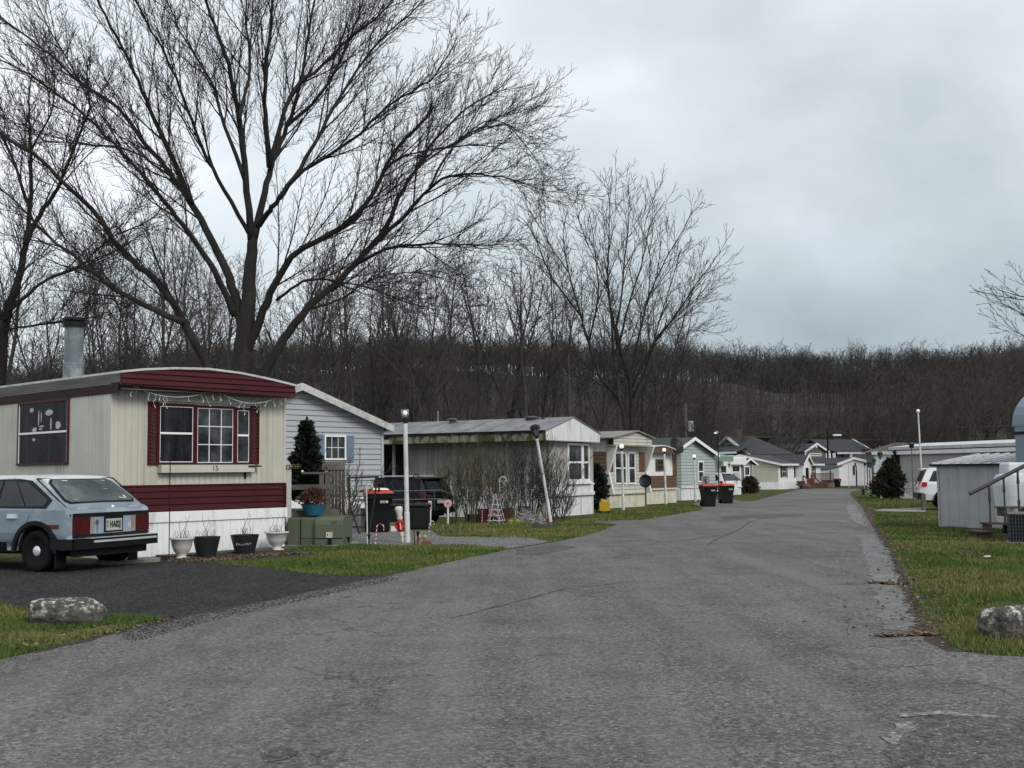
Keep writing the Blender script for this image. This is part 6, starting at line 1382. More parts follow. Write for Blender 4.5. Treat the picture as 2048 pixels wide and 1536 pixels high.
# forward axis: to the left and away
fwd_deg = 66; th = R(fwd_deg)                 # rotation of +y towards -x
RO = 1.1
S = dict(hw=.82, belt=.88, top=1.36, tin=.17, wr=.30, wb=2.52, y0=-.80, y1=3.38, sill=.30, paint=m_pblue, flare=m_blackp, rim=mat('dark steel rim', (.022, .022, .023), .45, .3, 10, metal=.3), r0=.05, yr=-.17,
         upper=[(3.38, .50), (3.34, .68), (3.18, .78), (2.45, .90), (2.30, .93), (1.60, 1.32), (1.35, 1.355), (.30, 1.36), (-.02, 1.345), (-.12, 1.31), (-.66, .93), (-.78, .88), (-.80, .82), (-.80, .45)])
nt = m_pblue.node_tree; N = nt.nodes; L = nt.links            # clear coat burnt off the roof and hatch top: chalky white
fx_ = [n for n in N if n.type == 'MIX_RGB'][-1]; tcz = N.new('ShaderNodeTexCoord'); sz_ = N.new('ShaderNodeSeparateXYZ'); L.new(tcz.outputs['Object'], sz_.inputs[0])
nz_ = N.new('ShaderNodeTexNoise'); setin(nz_, Scale=4, Detail=5); L.new(tcz.outputs['Object'], nz_.inputs['Vector']); az_ = N.new('ShaderNodeMath'); az_.operation = 'MULTIPLY_ADD'; az_.inputs[1].default_value = .35; L.new(nz_.outputs['Fac'], az_.inputs[0]); L.new(sz_.outputs['Z'], az_.inputs[2])
mz_ = N.new('ShaderNodeMapRange'); setin(mz_, From_Min=1.40, From_Max=1.50, To_Min=0, To_Max=1); L.new(az_.outputs[0], mz_.inputs['Value']); m3 = N.new('ShaderNodeMixRGB'); m3.inputs['Color2'].default_value = (.60, .63, .64, 1)
L.new(mz_.outputs[0], m3.inputs['Fac']); L.new(fx_.outputs['Color'], m3.inputs['Color1']); L.new(m3.outputs['Color'], N['Principled BSDF'].inputs['Base Color'])
# place so that the nearest rear wheel stands where it stands in the photo
fw = Vector((-math.sin(th), math.cos(th), 0)); rt_ = Vector((math.cos(th), math.sin(th), 0))
wlp = G(80, 1146); sc_ = 1.13
ctr = wlp + rt_ * (S['hw'] - .1) * sc_ + fw * .17 * sc_
car, hwat, sp_ = vehicle('parked_car', 'faded pale blue boxy hatchback parked beside the cream mobile home', 'car', (ctr.x, ctr.y, 0.016), th, sc_, S)
sp_('side_window', [(.62, .93), (1.62, .93), (1.42, 1.27), (.62, 1.29)], m_glc, -.01, .012)
sp_('side_window', [(-.02, .93), (.55, .93), (.55, 1.29), (.22, 1.29)], m_glc, -.01, .012) if False else None
sp_('side_window', [(.05, .93), (.57, .93), (.57, 1.29), (.36, 1.29)], m_glc, -.01, .012)
sp_('quarter_window', [(-.16, .935), (.0, .93), (.31, 1.27), (.24, 1.27), (-.21, 1.08)][::1], m_glc, -.01, .012) if False else sp_('quarter_window', [(-.30, .935), (.02, .93), (.33, 1.28), (.14, 1.28), (-.36, 1.02)], m_glc, -.01, .012)
tr = [(1.72, .915), (1.50, 1.31), (.30, 1.325), (.06, 1.30), (-.44, 1.02), (-.36, .90)]
def ring(poly, d_):
    c = Vector((sum(p[0] for p in poly) / len(poly), sum(p[1] for p in poly) / len(poly))); return [(c.x + (p[0] - c.x) * d_, c.y + (p[1] - c.y) * d_) for p in poly]
sp_('window_surround', tr, m_blackp, -.012, .006)
sp_('pinstripe', [(-.79, .79), (3.2, .75), (3.2, .77), (-.79, .815)], m_black, -.005, .006)
for a in (.60, 1.72): sp_('door_seam', [(a, .40), (a + .012, .40), (a + .012, .9), (a, .9)], m_black, -.005, .0045)
sp_('door_seam', [(.05, .62), (.06, .62), (-.11, .9), (-.12, .9)], m_black, -.005, .0045)
sp_('door_handle', [(.18, .76), (.36, .76), (.36, .82), (.18, .82)], m_chrome, .0, .03); sp_('door_handle', [(1.32, .76), (1.5, .76), (1.5, .82), (1.32, .82)], m_chrome, .0, .03)
sp_('side_marker', [(-.60, .62), (-.40, .62), (-.40, .675), (-.60, .675)], mat('marker lens', (.10, .015, .01), .3), .0, .012)
sp_('rocker_panel', [(.42, .28), (2.12, .28), (2.12, .42), (.42, .42)], m_black, -.01, .012)
# hatch glass: lies on the sloping plane between (-.12,1.31) and (-.66,.93)
a_, b_ = Vector((-.155, 1.287)), Vector((-.60, .975)); dn = (b_ - a_).normalized(); nn = Vector((dn.y, -dn.x)); nn = nn if nn.x < 0 or nn.y > 0 else -nn
nn = Vector((-abs(dn.y), abs(dn.x)))
def hatch(x, s, t): q = a_.lerp(b_, s) + nn * t; return (x, q.x - .03 * (1 - (x / .8) ** 2), q.y)
def hmap(poly, t0, t1, nm, m_, par=car):
    tri = poly; return MB().prism(poly, lambda x, s, t: hatch(x, s, t), t0, t1).build(nm, m_, par)
hg = [(-.52, -.02), (.52, -.02), (.60, .12), (.66, .88), (.60, 1.0), (-.60, 1.0), (-.66, .88), (-.60, .12)]
# split into strips so that the glass follows the bow of the tail
hmap([(x * 1.05, -.05 + (s - 0) * 1.09) for x, s in hg], -.02, .012, 'hatch_seal', m_black); hmap(hg, .0, .022, 'hatch_glass', m_glr)
mb = MB()
for sg in (-1, 1): mb.prism([(sg * .745, -.12), (sg * .757, -.12), (sg * .772, 1.28), (sg * .76, 1.28)], lambda x, s, t: hatch(x, s, t), -.01, .034 if False else .006)
mb.prism([(-.75, -.13), (.75, -.13), (.75, -.105), (-.75, -.105)], lambda x, s, t: hatch(x, s, t), -.01, .006); mb.build('hatch_seam', m_black, car)
mb = MB()
for x_, s_, w_, h_ in ((-.34, .05, .10, .05), (.42, .06, .07, .04), (-.5, .93, .07, .03), (.48, .90, .09, .05), (.40, .88, .05, .06), (.3, .45, .06, .02), (-.52, .52, .06, .015), (.52, .82, .04, .1)):
    mb.prism([(x_ - w_ / 2, s_ - h_ / 2), (x_ + w_ / 2, s_ - h_ / 2 + .01), (x_ + w_ / 2, s_ + h_ / 2), (x_ - w_ / 2, s_ + h_ / 2 - .01)], lambda x, s, t: hatch(x, s, t), .023, .026)
mb.build('window_stickers', m_gwhite, car)
sg_ = lambda x, z, t: (x, -.80 - .03 * (1 - (x / .82) ** 2) - t, z)
def tail(nm, x0, x1, z0, z1, t0, t1, m_, par=car, **k):
    mb = MB(); n_ = 6
    for i in range(n_):
        xa_ = x0 + (x1 - x0) * i / n_; xb_ = x0 + (x1 - x0) * (i + 1) / n_; blk(mb, sg_, xa_, xb_, z0, z1, t0, t1)
    return mb.build(nm, m_, par, **k)
tail('tail_trim', -.76, .76, .775, .83, -.02, .015, m_black); tail('tail_trim', -.76, .76, .49, .53, -.02, .02, m_black)
m_pale = mat('tail panel paint', (.24, .30, .36), .4, .1, 3)
tail('tail_panel', -.50, .50, .53, .775, -.02, .005, m_pale)
for sg in (-1, 1):
    x0, x1 = sorted((sg * .46, sg * .765)); tl = tail('tail_light', x0, x1, .535, .77, -.01, .018, m_red); x0, x1 = sorted((sg * .38, sg * .455)); tail('reverse_light', x0, x1, .535, .77, -.01, .017, mat('reverse lens', (.25, .22, .2), .3), tl)
m_plate = mat('licence plate', (.36, .37, .33), .5, .1, 10)
pl = tail('licence_plate', -.15, .17, .565, .735, .006, .014, m_plate); tail('plate_recess', -.19, .20, .54, .775, .004, .0058, m_black)
xp_ = .01
text('plate_text', 'HA82J', .125, m_black, pl, Matrix.Translation((.03, -.8455, .65)) @ Matrix.Rotation(R(90), 4, 'X') @ Matrix.Scale(.66, 4, (1, 0, 0)), .001, bold=.004)
text('plate_text', 'B\nA', .055, m_black, pl, Matrix.Translation((-.125, -.8455, .66)) @ Matrix.Rotation(R(90), 4, 'X'), .001)
tail('sticker', .30, .37, .60, .67, .006, .009, mat('pink white sticker', (.5, .38, .38), .6)); 
text('key_mark', 'ϙ', .2, m_vent, car, Matrix.Translation((-.30, -.842, .65)) @ Matrix.Rotation(R(90), 4, 'X'), .001) if False else None
mb = MB(); mb.prism([(-.32 + .035 * math.cos(i * .785), .69 + .045 * math.sin(i * .785)) for i in range(8)], sg_, .006, .009); blk(mb, sg_, -.325, -.31, .55, .66, .006, .009); mb.build('sticker', m_vent, car)
# rear bumper
tail('bumper', -.84, .84, .33, .475, .02, .13, m_blackp, label='black bumper'); tail('bumper_strip', -.50, .80, .415, .445, .131, .145, m_chrome); tail('bumper_strip', -.55, .80, .4755, .482, .02, .14, m_chrome); tail('valance', -.70, .70, .22, .33, -.1, .03, m_blackp)
mb = MB(); [blk(mb, sg_, min(sg * .80, sg * .86), max(sg * .80, sg * .86), .33, .475, -.30, .12) for sg in (-1, 1)]; mb.build('bumper_corner', m_blackp, car) if False else [MB().box(min(sg * .81, sg * .865), max(sg * .81, sg * .865), -.90, -.50, .33, .475).build('bumper_corner', m_blackp, car) for sg in (-1, 1)]
def onhatch(x0, x1, y_, z_): return None
for x0, x1 in ((-.62, -.40), (.42, .58)):
    mb = MB()
    for k in range(7): xx = x0 + (x1 - x0) * k / 7; mb.box(xx, xx + (x1 - x0) * .11, -.775, -.745, .893, .915)
    mb.box(x0, x1, -.775, -.74, .885, .891); mb.build('badge_script', m_chrome, car)
mb = MB().lathe([(.03, 0), (.03, .02), (.018, .03)], (.06, -.755, .90), 5, rot=Matrix.Rotation(R(60), 3, 'X')); mb.build('hatch_lock_badge', m_chrome, car)
for sg in (-1, 1): MB().box(sg * .72 - .1, sg * .72 + .1, -.56, -.54, .07, .36).build('mud_flap', m_blackp, car)
MB().prism([(.12, .0), (.12, .1)], lambda a, b, t: (a, b, t), 0, 1) if False else None
# front end for other viewpoints: windscreen, lamps, grille
mb = MB(); mb.hexa([(-.62, 2.22, .955), (.62, 2.22, .955), (.54, 1.66, 1.29), (-.54, 1.66, 1.29), (-.62, 2.235, .975), (.62, 2.235, .975), (.54, 1.675, 1.31), (-.54, 1.675, 1.31)]); mb.build('windscreen', m_glc, car)
for sg in (-1, 1): MB().box(min(sg * .45, sg * .68), max(sg * .45, sg * .68), 3.36, 3.40, .52, .66).build('headlight', m_chrome, car)
MB().box(-.44, .44, 3.36, 3.39, .52, .66).build('grille', m_black, car); MB().box(-.8, .8, 3.34, 3.48, .34, .47).build('front_bumper', m_blackp, car)
MB().box(-.45, .45, .3, 1.2, .4, .85).build('seat', m_blackp, car) if False else None

# ---- generic later SUV
def suv(label, loc, rot, scale, paint, flare, glass=m_glc, name='suv'):
    S = dict(hw=.93, belt=1.05, top=1.68, tin=.2, wr=.36, wb=2.75, y0=-.95, y1=3.75, sill=.38, paint=paint, flare=flare, rim=mat('alloy', (.4, .41, .42), .35, metal=.7), spokes=5, r0=.10,
             upper=[(3.75, .60), (3.70, .85), (3.5, 1.0), (2.65, 1.10), (2.45, 1.14), (1.7, 1.60), (1.3, 1.66), (.0, 1.68), (-.55, 1.63), (-.68, 1.55), (-.88, 1.12), (-.95, 1.0), (-.96, .55)])
    v, hw_, sp = vehicle(name, label, 'car', loc, rot, scale, S)
    sp('side_window', [(.95, 1.12), (1.95, 1.12), (1.55, 1.53), (.95, 1.56)], glass, -.01, .012); sp('side_window', [(.02, 1.12), (.88, 1.12), (.88, 1.56), (.02, 1.57)], glass, -.01, .012)
    sp('quarter_window', [(-.62, 1.14), (-.06, 1.12), (-.06, 1.56), (-.42, 1.54)], glass, -.01, .012)
    mb = MB(); mb.hexa([(-.72, -.86, 1.14), (.72, -.86, 1.14), (.62, -.70, 1.56), (-.62, -.70, 1.56), (-.72, -.95, 1.14), (.72, -.95, 1.14), (.62, -.765, 1.56), (-.62, -.765, 1.56)]); mb.build('rear_window', glass, v)
    MB().box(-.66, .66, -.86, -.5, 1.60, 1.66).build('spoiler', paint, v)
    for sg in (-1, 1): mb = MB(); mb.hexa([(sg * .62, -1.0, .93), (sg * .93, -.88, .93), (sg * .93, -.70, .93), (sg * .62, -.8, .93), (sg * .66, -.97, 1.10), (sg * .93, -.85, 1.10), (sg * .93, -.68, 1.10), (sg * .66, -.78, 1.10)]); mb.build('tail_light', m_red if paint != m_whitep else m_redb, v)
    MB().box(-.88, .88, -1.06, -.8, .45, .68).build('bumper', flare, v)
    MB().box(-.26, .26, -1.01, -.96, .78, .92).build('licence_plate', m_plate, v)
    for sg in (-1, 1): MB().bar((sg * .62, -.3, 1.72), (sg * .62, 1.4, 1.72), .04, .04).build('roof_rail', m_black if paint == m_whitep else m_chrome, v)
    mb = MB(); mb.hexa([(-.72, 2.42, 1.17), (.72, 2.42, 1.17), (.6, 1.76, 1.57), (-.6, 1.76, 1.57), (-.72, 2.44, 1.20), (.72, 2.44, 1.20), (.6, 1.78, 1.60), (-.6, 1.78, 1.60)]); mb.build('windscreen', glass, v)
    return v
m_whitep = mat('white car paint', (.66, .68, .70), .25, .03, 2, spec=.5, coat=.4); m_redb = mat('bright red lens', (.4, .01, .015), .25, .1, 5)
m_blackpnt = mat('black car paint', (.003, .0035, .004), .2, .1, 2, spec=.35, coat=.15)
rotS = Fh.rot - R(90) + R(90)
q = G(900, 1056); D_ = 33.5; bk = P(885, 1000, D_); 
suv('black suv parked under the porch side of the weathered trailer', (P(880, 1000, 35.5).x - .7, 35.5, gz(35.5)), R(62), .88, m_blackpnt, m_blackp)
q = G(1862, 1018); suv('white suv with black wheel arch trim behind the metal shed', (q.x + .3, q.y - .6, gz(q.y)), R(-104), 1.0, m_whitep, m_blackp)
q = G(1455, 992); S_ = None
v_ = suv('white suv with red tail light parked beyond the two curbside bins', (P(1436, 980, 80).x, 80, gz(80)), R(50), 1.0, m_whitep, m_whitep)
m_redcar = mat('deep red car paint', (.16, .008, .012), .25, .1, 2, coat=.4)
def redcar():
    S = dict(hw=.86, belt=.86, top=1.40, tin=.22, wr=.32, wb=2.6, y0=-.9, y1=3.5, sill=.30, paint=m_redcar, rim=m_chrome, spokes=5, r0=.12,
             upper=[(3.5, .5), (3.4, .7), (2.7, .88), (2.4, .92), (1.6, 1.36), (.6, 1.40), (.0, 1.33), (-.55, 1.0), (-.85, .95), (-.9, .8), (-.92, .45)])
    q = P(1742, 975, 102); v, h_, sp = vehicle('parked_car', 'dark red sedan parked behind the row of white lamp posts', 'car', (q.x + .8, 102, gz(102)), R(-40), 1.0, S)
    sp('side_window', [(.1, .92), (1.9, .92), (1.5, 1.3), (.5, 1.33)], m_glc, -.01, .012)
    mb = MB(); mb.hexa([(-.6, -.45, 1.03), (.6, -.45, 1.03), (.52, .0, 1.3), (-.52, .0, 1.3), (-.6, -.50, 1.05), (.6, -.50, 1.05), (.52, -.04, 1.34), (-.52, -.04, 1.34)]); mb.build('rear_window', m_glc, v)
    for sg in (-1, 1): MB().box(min(sg * .5, sg * .8), max(sg * .5, sg * .8), -.96, -.88, .66, .80).build('tail_light', m_redb, v)
redcar()

# ------------------------------------------------------------------ bins
m_lid = mat('orange red lid', (0.42, 0.06, 0.025), 0.5, 0.12, 5)
m_logo = mat('white bin print', (.6, .6, .6), .6)
def make_bin():
    t = thing('wheelie_bin', '', 'bin', group='black bins with orange lids')
    mb = MB(); c = []
    for z, hx, hy in ((0.02, .25, .26), (.06, .27, .28), (.55, .30, .32), (.82, .335, .37), (.90, .35, .40), (1.02, .36, .41)):
        c.append([(-hx, -hy, z), (hx, -hy, z), (hx, hy, z), (-hx, hy, z)])
    for a, b in zip(c, c[1:]):
        for k in range(4): mb.poly([a[k], a[(k + 1) % 4], b[(k + 1) % 4], b[k]])
    mb.poly(c[0][::-1]); mb.poly(c[-1])
    bd = mb.build('bin_body', m_blackp, t, bevel=.03)
    mb = MB(); mb.hexa([(-.38, -.45, 1.015), (.38, -.45, 1.015), (.38, .43, 1.015), (-.38, .43, 1.015), (-.36, -.43, 1.06), (.36, -.43, 1.06), (.33, .38, 1.12), (-.33, .38, 1.12)]); mb.box(-.30, .30, -.30, .25, 1.05, 1.115)
    mb.build('lid', m_lid, t, bevel=.015)
    mb = MB().tube([(-.3, .47, 1.0), (.3, .47, 1.0)], .018, 8); mb.build('handle', m_blackp, t)
    for sg in (-1, 1): MB().lathe([(.13, -.03), (.14, -.02), (.14, .02), (.13, .03)], (sg * .28, .30, .14), 16, rot=Matrix.Rotation(R(90), 3, 'Y')).build('wheel', m_tyre, t)
    lg = MB(); lg.box(.02, .19, -.396, -.392, .845, .855); lg.box(.02, .19, -.396, -.392, .795, .805); lg.box(.02, .027, -.396, -.392, .805, .845); lg.lathe([(.032, 0), (.032, .004)], (.20, -.392, .825), 12, rot=Matrix.Rotation(R(90), 3, 'X'))
    lo = lg.build('logo', m_logo, t)
    for o_ in (lo,): o_.location.z = -.02; 
    for i in range(7): pass
    tm = MB(); [tm.box(.035 + i * .019, .048 + i * .019, -.396, -.3915, .812, .838) for i in range(6)]; to = tm.build('printed_mark', m_logo, lo)
    return t
b0 = make_bin(); used_b = False
def put_bin(px_, py_, rot, sc_, label, dd=0):
    global used_b
    o = b0 if not used_b else copy_tree(b0); used_b = True; q = G(px_, py_); o.location = (q.x, q.y + dd, gz(q.y + dd)); o.rotation_euler = (0, 0, R(rot)); o.scale = (sc_,) * 3; o['label'] = label; return q
q = put_bin(752, 1066, 12, 1.02, 'black wheelie bin with orange lid, largest and nearest, holding a white package', .45)
put_bin(1420, 1014, 8, .95, 'black wheelie bin with orange lid under the speed sign, left one of the curbside pair', .4)
put_bin(1456, 1007.5, 8, .92, 'black wheelie bin with orange lid right of the speed sign beside the thin white post', .4)
put_bin(1677, 974.5, 8, .95, 'black wheelie bin with orange lid far away by the wooden porch deck', .4)
pk = MB(); pk.hexa([(-.2, -.2, 1.125), (.26, -.25, 1.125), (.28, .2, 1.14), (-.18, .22, 1.14), (-.2, -.18, 1.17), (.24, -.23, 1.16), (.27, .18, 1.18), (-.17, .2, 1.19)])
o = pk.build('white_package', mat('white paper', (.72, .72, .72), .7), None, bevel=.01); o.location = b0.location + Vector((0, 0, -.0)); o.rotation_euler = (0, 0, R(20)); tag(o, 'white paper package lying on the lid of the nearest bin', 'package')

# ------------------------------------------------------------------ lamp posts
m_post = mat('white painted post', (.56, .57, .56), .55, .1, 6, stain=(.25, .25, .22), sfac=.5, sscale=5, sstretch=(1, 1, .4))
m_bulb = bpy.data.materials.new('lit bulb'); m_bulb.use_nodes = True; bb = m_bulb.node_tree.nodes['Principled BSDF']; bb.inputs['Base Color'].default_value = (.8, .8, .8, 1); bb.inputs['Emission Color'].default_value = (1, .97, .9, 1); bb.inputs['Emission Strength'].default_value = 0.4
m_clear = bpy.data.materials.new('clear lamp glass'); m_clear.use_nodes = True; bb = m_clear.node_tree.nodes['Principled BSDF']; bb.inputs['Base Color'].default_value = (.9, .92, .93, 1); bb.inputs['Roughness'].default_value = .1; bb.inputs['Transmission Weight'].default_value = .9; bb.inputs['IOR'].default_value = 1.2
GP = 'white lamp posts along the street'
def lamp_post(a, b, top, label, style, lean_px=0, rad=.045, m_=None):
    q = G(a, b); tp = P(a + lean_px, top, q.y) - q; L_ = tp.length; d = tp.normalized()
    t = thing('lamp_post', label, 'lamp post', q, group=GP)
    hd = {'globe': .30, 'crystal': .36, 'lantern': .45, 'bare': 0, 'cone': .4, 'hook': .2}[style]; e_ = d * (L_ - hd)
    MB().tube([Vector((0, 0, -.1)), e_ * .25, e_ * .26, e_], [rad * 1.25, rad * 1.2, rad, rad], 12).build('post', m_ or m_post, t, smooth=False)
    rot_ = d.to_track_quat('Z', 'X').to_matrix()
    if style == 'globe':
        MB().lathe([(.05, 0), (.06, .04), (.045, .12)], e_, 10, rot=rot_).build('lamp_socket', m_black, t); MB().ball(e_ + d * .2, .10, 12, 8).build('lamp_globe', m_bulb, t, smooth=True)
    elif style == 'crystal':
        MB().lathe([(.045, 0), (.05, .05), (.04, .14)], e_, 10, rot=rot_).build('lamp_socket', m_black, t); MB().ball(e_ + d * .24, .052, 10, 6).build('bulb', m_bulb, t)
        MB().lathe([(.05, .14), (.08, .20), (.085, .31), (.088, .315), (.082, .20), (.052, .145)], e_, 10, rot=rot_).build('lamp_glass', m_clear, t)
    elif style in ('lantern', 'cone'):
        k = 1.0 if style == 'lantern' else .85
        MB().lathe([(.03, 0), (.04, .05), (.07 * k, .09)], e_, 6, rot=rot_).build('lamp_socket', m_black, t)
        MB().lathe([(.065 * k, .09), (.13 * k, .32), (.125 * k, .32)], e_, 6, rot=rot_).build('lamp_glass', mat('lantern glass', (.10, .11, .12), .2), t)
        mb = MB()
        for i in range(6):
            a_ = i * 1.0472; mb.tube([e_ + rot_ @ Vector((.07 * k * math.cos(a_), .07 * k * math.sin(a_), .09)), e_ + rot_ @ Vector((.135 * k * math.cos(a_), .135 * k * math.sin(a_), .32))], .008, 4)
        mb.build('lantern_frame', m_black, t)
        MB().lathe([(.17 * k, .32), (.17 * k, .345), (.15 * k, .42), (.06 * k, .47)], e_, 6, rot=rot_).build('lantern_cap', m_black, t)
    elif style == 'hook':
        MB().tube([e_ + Vector((0.06 * math.cos(x_ * .5) - .06, 0, .09 + .09 * math.sin(x_ * .5))) for x_ in range(0, 7)], .02, 6).build('lamp_arm', m_post, t); MB().lathe([(.10, 0), (.05, .08)], e_ + Vector((-.14, 0, .06)), 10).build('lamp_shade', m_trim, t)
    return t
lamp_post(815, 1086, 815, 'tall white lamp post with lit clear glass head beside the gravel pad', 'crystal', -5, .05)
lamp_post(1102, 1044, 850, 'strongly leaning white lamp post with black lantern in front of the weathered trailer', 'lantern', -33, .048)
lamp_post(1247, 1021, 888, 'white lamp post with lit globe before the beige trailer', 'globe', -4, .05)
lamp_post(1332, 1010, 896, 'white lamp post with lit globe before the brown arched trailer', 'globe', -4, .055)
lamp_post(1391, 1003, 909, 'white lamp post with lit globe before the sage green house', 'globe', -3, .05)
lamp_post(1438, 1006, 862, 'thin tall dark lamp pole with small hooked white head between the bins', 'hook', -2, .03, m_black)
lamp_post(1507, 985.5, 929, 'thin white lamp post left of the long white home, beside the brown bush', 'bare', -2, .05)
lamp_post(1488, 988, 931, 'dark and white lamp pole in front of the grey cottage', 'bare', 0, .04)
for a, b, tp_, ln, stl, lab in ((1763, 998, 904, -3, 'lantern', 'white lamp post with large black lantern, nearest of the right hand row'), (1751, 992, 919, -3, 'cone', 'white lamp post with black lantern, second nearest of the right hand row'),
    (1743, 986, 926, -2, 'cone', 'white lamp post with black lantern, third nearest of the right hand row'), (1737, 984, 925, 0, 'cone', 'white lamp post in front of the red sedan, farthest of the right hand row'),
    (1729.5, 976, 927, 0, 'cone', 'thin post with small lantern against the far white home wall, right of its window'), (1698.5, 974.5, 929, -1, 'bare', 'thin post against the far white home wall, left of its window'), (1710.5, 972, 927, 0, 'cone', 'thin post with dark lantern standing before the window of the far white home')):
    lamp_post(a, b, tp_, lab, stl, ln, .05 if b < 990 else .045)
# flagpole, service pole, utility poles
def pole(name, label, cat, a, b, top, D, rad, m_, lean=0, extra=None):
    q = P(a, b, D); q.z = gz(D); tp = P(a + lean, top, D) - q; t = thing(name, label, cat, q); MB().tube([Vector((0, 0, -.2)), tp], [rad, rad * .7], 8).build('pole', m_, t)
    if extra: extra(t, tp)
    return t
pole('flagpole', 'bare white flagpole standing before the long grey trailer', 'flagpole', 1846, 985, 822, 54, .05, m_post, -10, lambda t, tp: MB().ball(tp, .09, 8, 6).build('finial', m_trim, t))
def mast(t, tp): MB().lathe([(.12, -.05), (.13, .15)], tp + Vector((0, 0, -.1)), 8).build('pipe_cap', m_black, t)
pole('service_mast', 'thin dark service mast before the end of the long grey trailer', 'mast', 1827, 1002, 890, 58, .035, m_vent, -4, mast)
m_wpole = mat('pale wooden pole', (.2, .19, .17), .8, .2, 3, stretch=(1, 1, .1))
def transf(t, tp):
    MB().lathe([(.25, 0), (.27, .05), (.27, .85), (.2, .95)], tp + Vector((.45, 0, -2.6)), 14).build('transformer', m_white, t); MB().bar(tp + Vector((0, 0, -1.8)), tp + Vector((.3, 0, -1.8)), .1, .1).build('bracket', m_black, t)
pole('utility_pole', 'pale utility pole with white transformer can behind the sage green house', 'utility pole', 1377, 960, 806, 105, .15, m_wpole, -6, transf)
def xarm(t, tp):
    MB().bar(tp + Vector((-2.2, 0, -1.3)), tp + Vector((.8, 0, -1.3)), .25, .35).build('cross_arm', m_black, t); mb = MB(); mb.box(tp.x + .8, tp.x + 1.9, -.3, .3, tp.z - 1.0, tp.z - .75); mb.build('street_light', m_trim, t)
pole('utility_pole', 'dark utility pole with street light before the grey houses on the rise', 'utility pole', 1656, 960, 858, 165, .16, m_black, -1, xarm)
def wires(pts, D_, n, label, r=.018):
    W_ = [P(a, b, d_) for (a, b), d_ in zip(pts, D_)]; mb = MB(); out = []
    for i in range(len(W_) - 1):
        for k in range(8): s = k / 8; p = W_[i].lerp(W_[i + 1], s); p.z -= .35 * 4 * s * (1 - s); out.append(p)
    out.append(W_[-1]); mb.tube(out, r, 3); o = mb.build('overhead_wire', mat('wire', (.05, .05, .05), .6)); tag(o, label, 'wire', 'overhead wires'); return o
wires([(1376, 808), (1656, 815), (2120, 800)], [105, 165, 150], 0, 'highest overhead wire crossing the hillside from the transformer pole')
wires([(1340, 812), (1376, 812), (1656, 818)], [100, 105, 165], 0, 'overhead wire just under the highest wire, left of the street light pole')
wires([(1440, 885), (1655, 863), (1860, 855), (2120, 838)], [150, 165, 150, 120], 0, 'overhead wire rising to the right past the street light pole', .03)
wires([(1400, 873), (1655, 877), (2120, 871)], [150, 165, 120], 0, 'lowest overhead wire running level above the far roofs', .03)

# ------------------------------------------------------------------ speed sign
q = G(1410, 1003); sgn = thing('speed_limit_sign', 'grey tilted speed limit 5 sign above the left curbside bin', 'road sign', q); MB().tube([(0, 0, -.1), (0, .03, P(1408, 953, q.y).z - q.z)], .03, 6).build('post', m_vent, sgn)
x0 = (P(1402, 930, q.y) - q).x; x1 = (P(1418, 930, q.y) - q).x; z0 = (P(1410, 971, q.y) - q).z; z1 = (P(1410, 952, q.y) - q).z; mb = MB().box(-(x1 - x0) / 2, (x1 - x0) / 2, -.035, -.03, -(z1 - z0) / 2, (z1 - z0) / 2); sb = mb.build('sign_panel', mat('dull grey sign', (.2, .21, .21), .6), sgn)
hh = (z1 - z0); Rx = Matrix.Rotation(R(90), 4, 'X')
text('sign_text', '5', hh * .6, m_black, sb, Matrix.Translation((0, -.038, -hh * .12)) @ Rx, bold=.012); text('sign_text', 'LIMIT', hh * .17, m_black, sb, Matrix.Translation((0, -.038, hh * .14)) @ Rx); text('sign_text', 'SPEED', hh * .17, m_black, sb, Matrix.Translation((0, -.038, hh * .33)) @ Rx)
sb.location = ((x0 + x1) / 2, 0, (z0 + z1) / 2); sb.rotation_euler = (0, R(-6), 0)

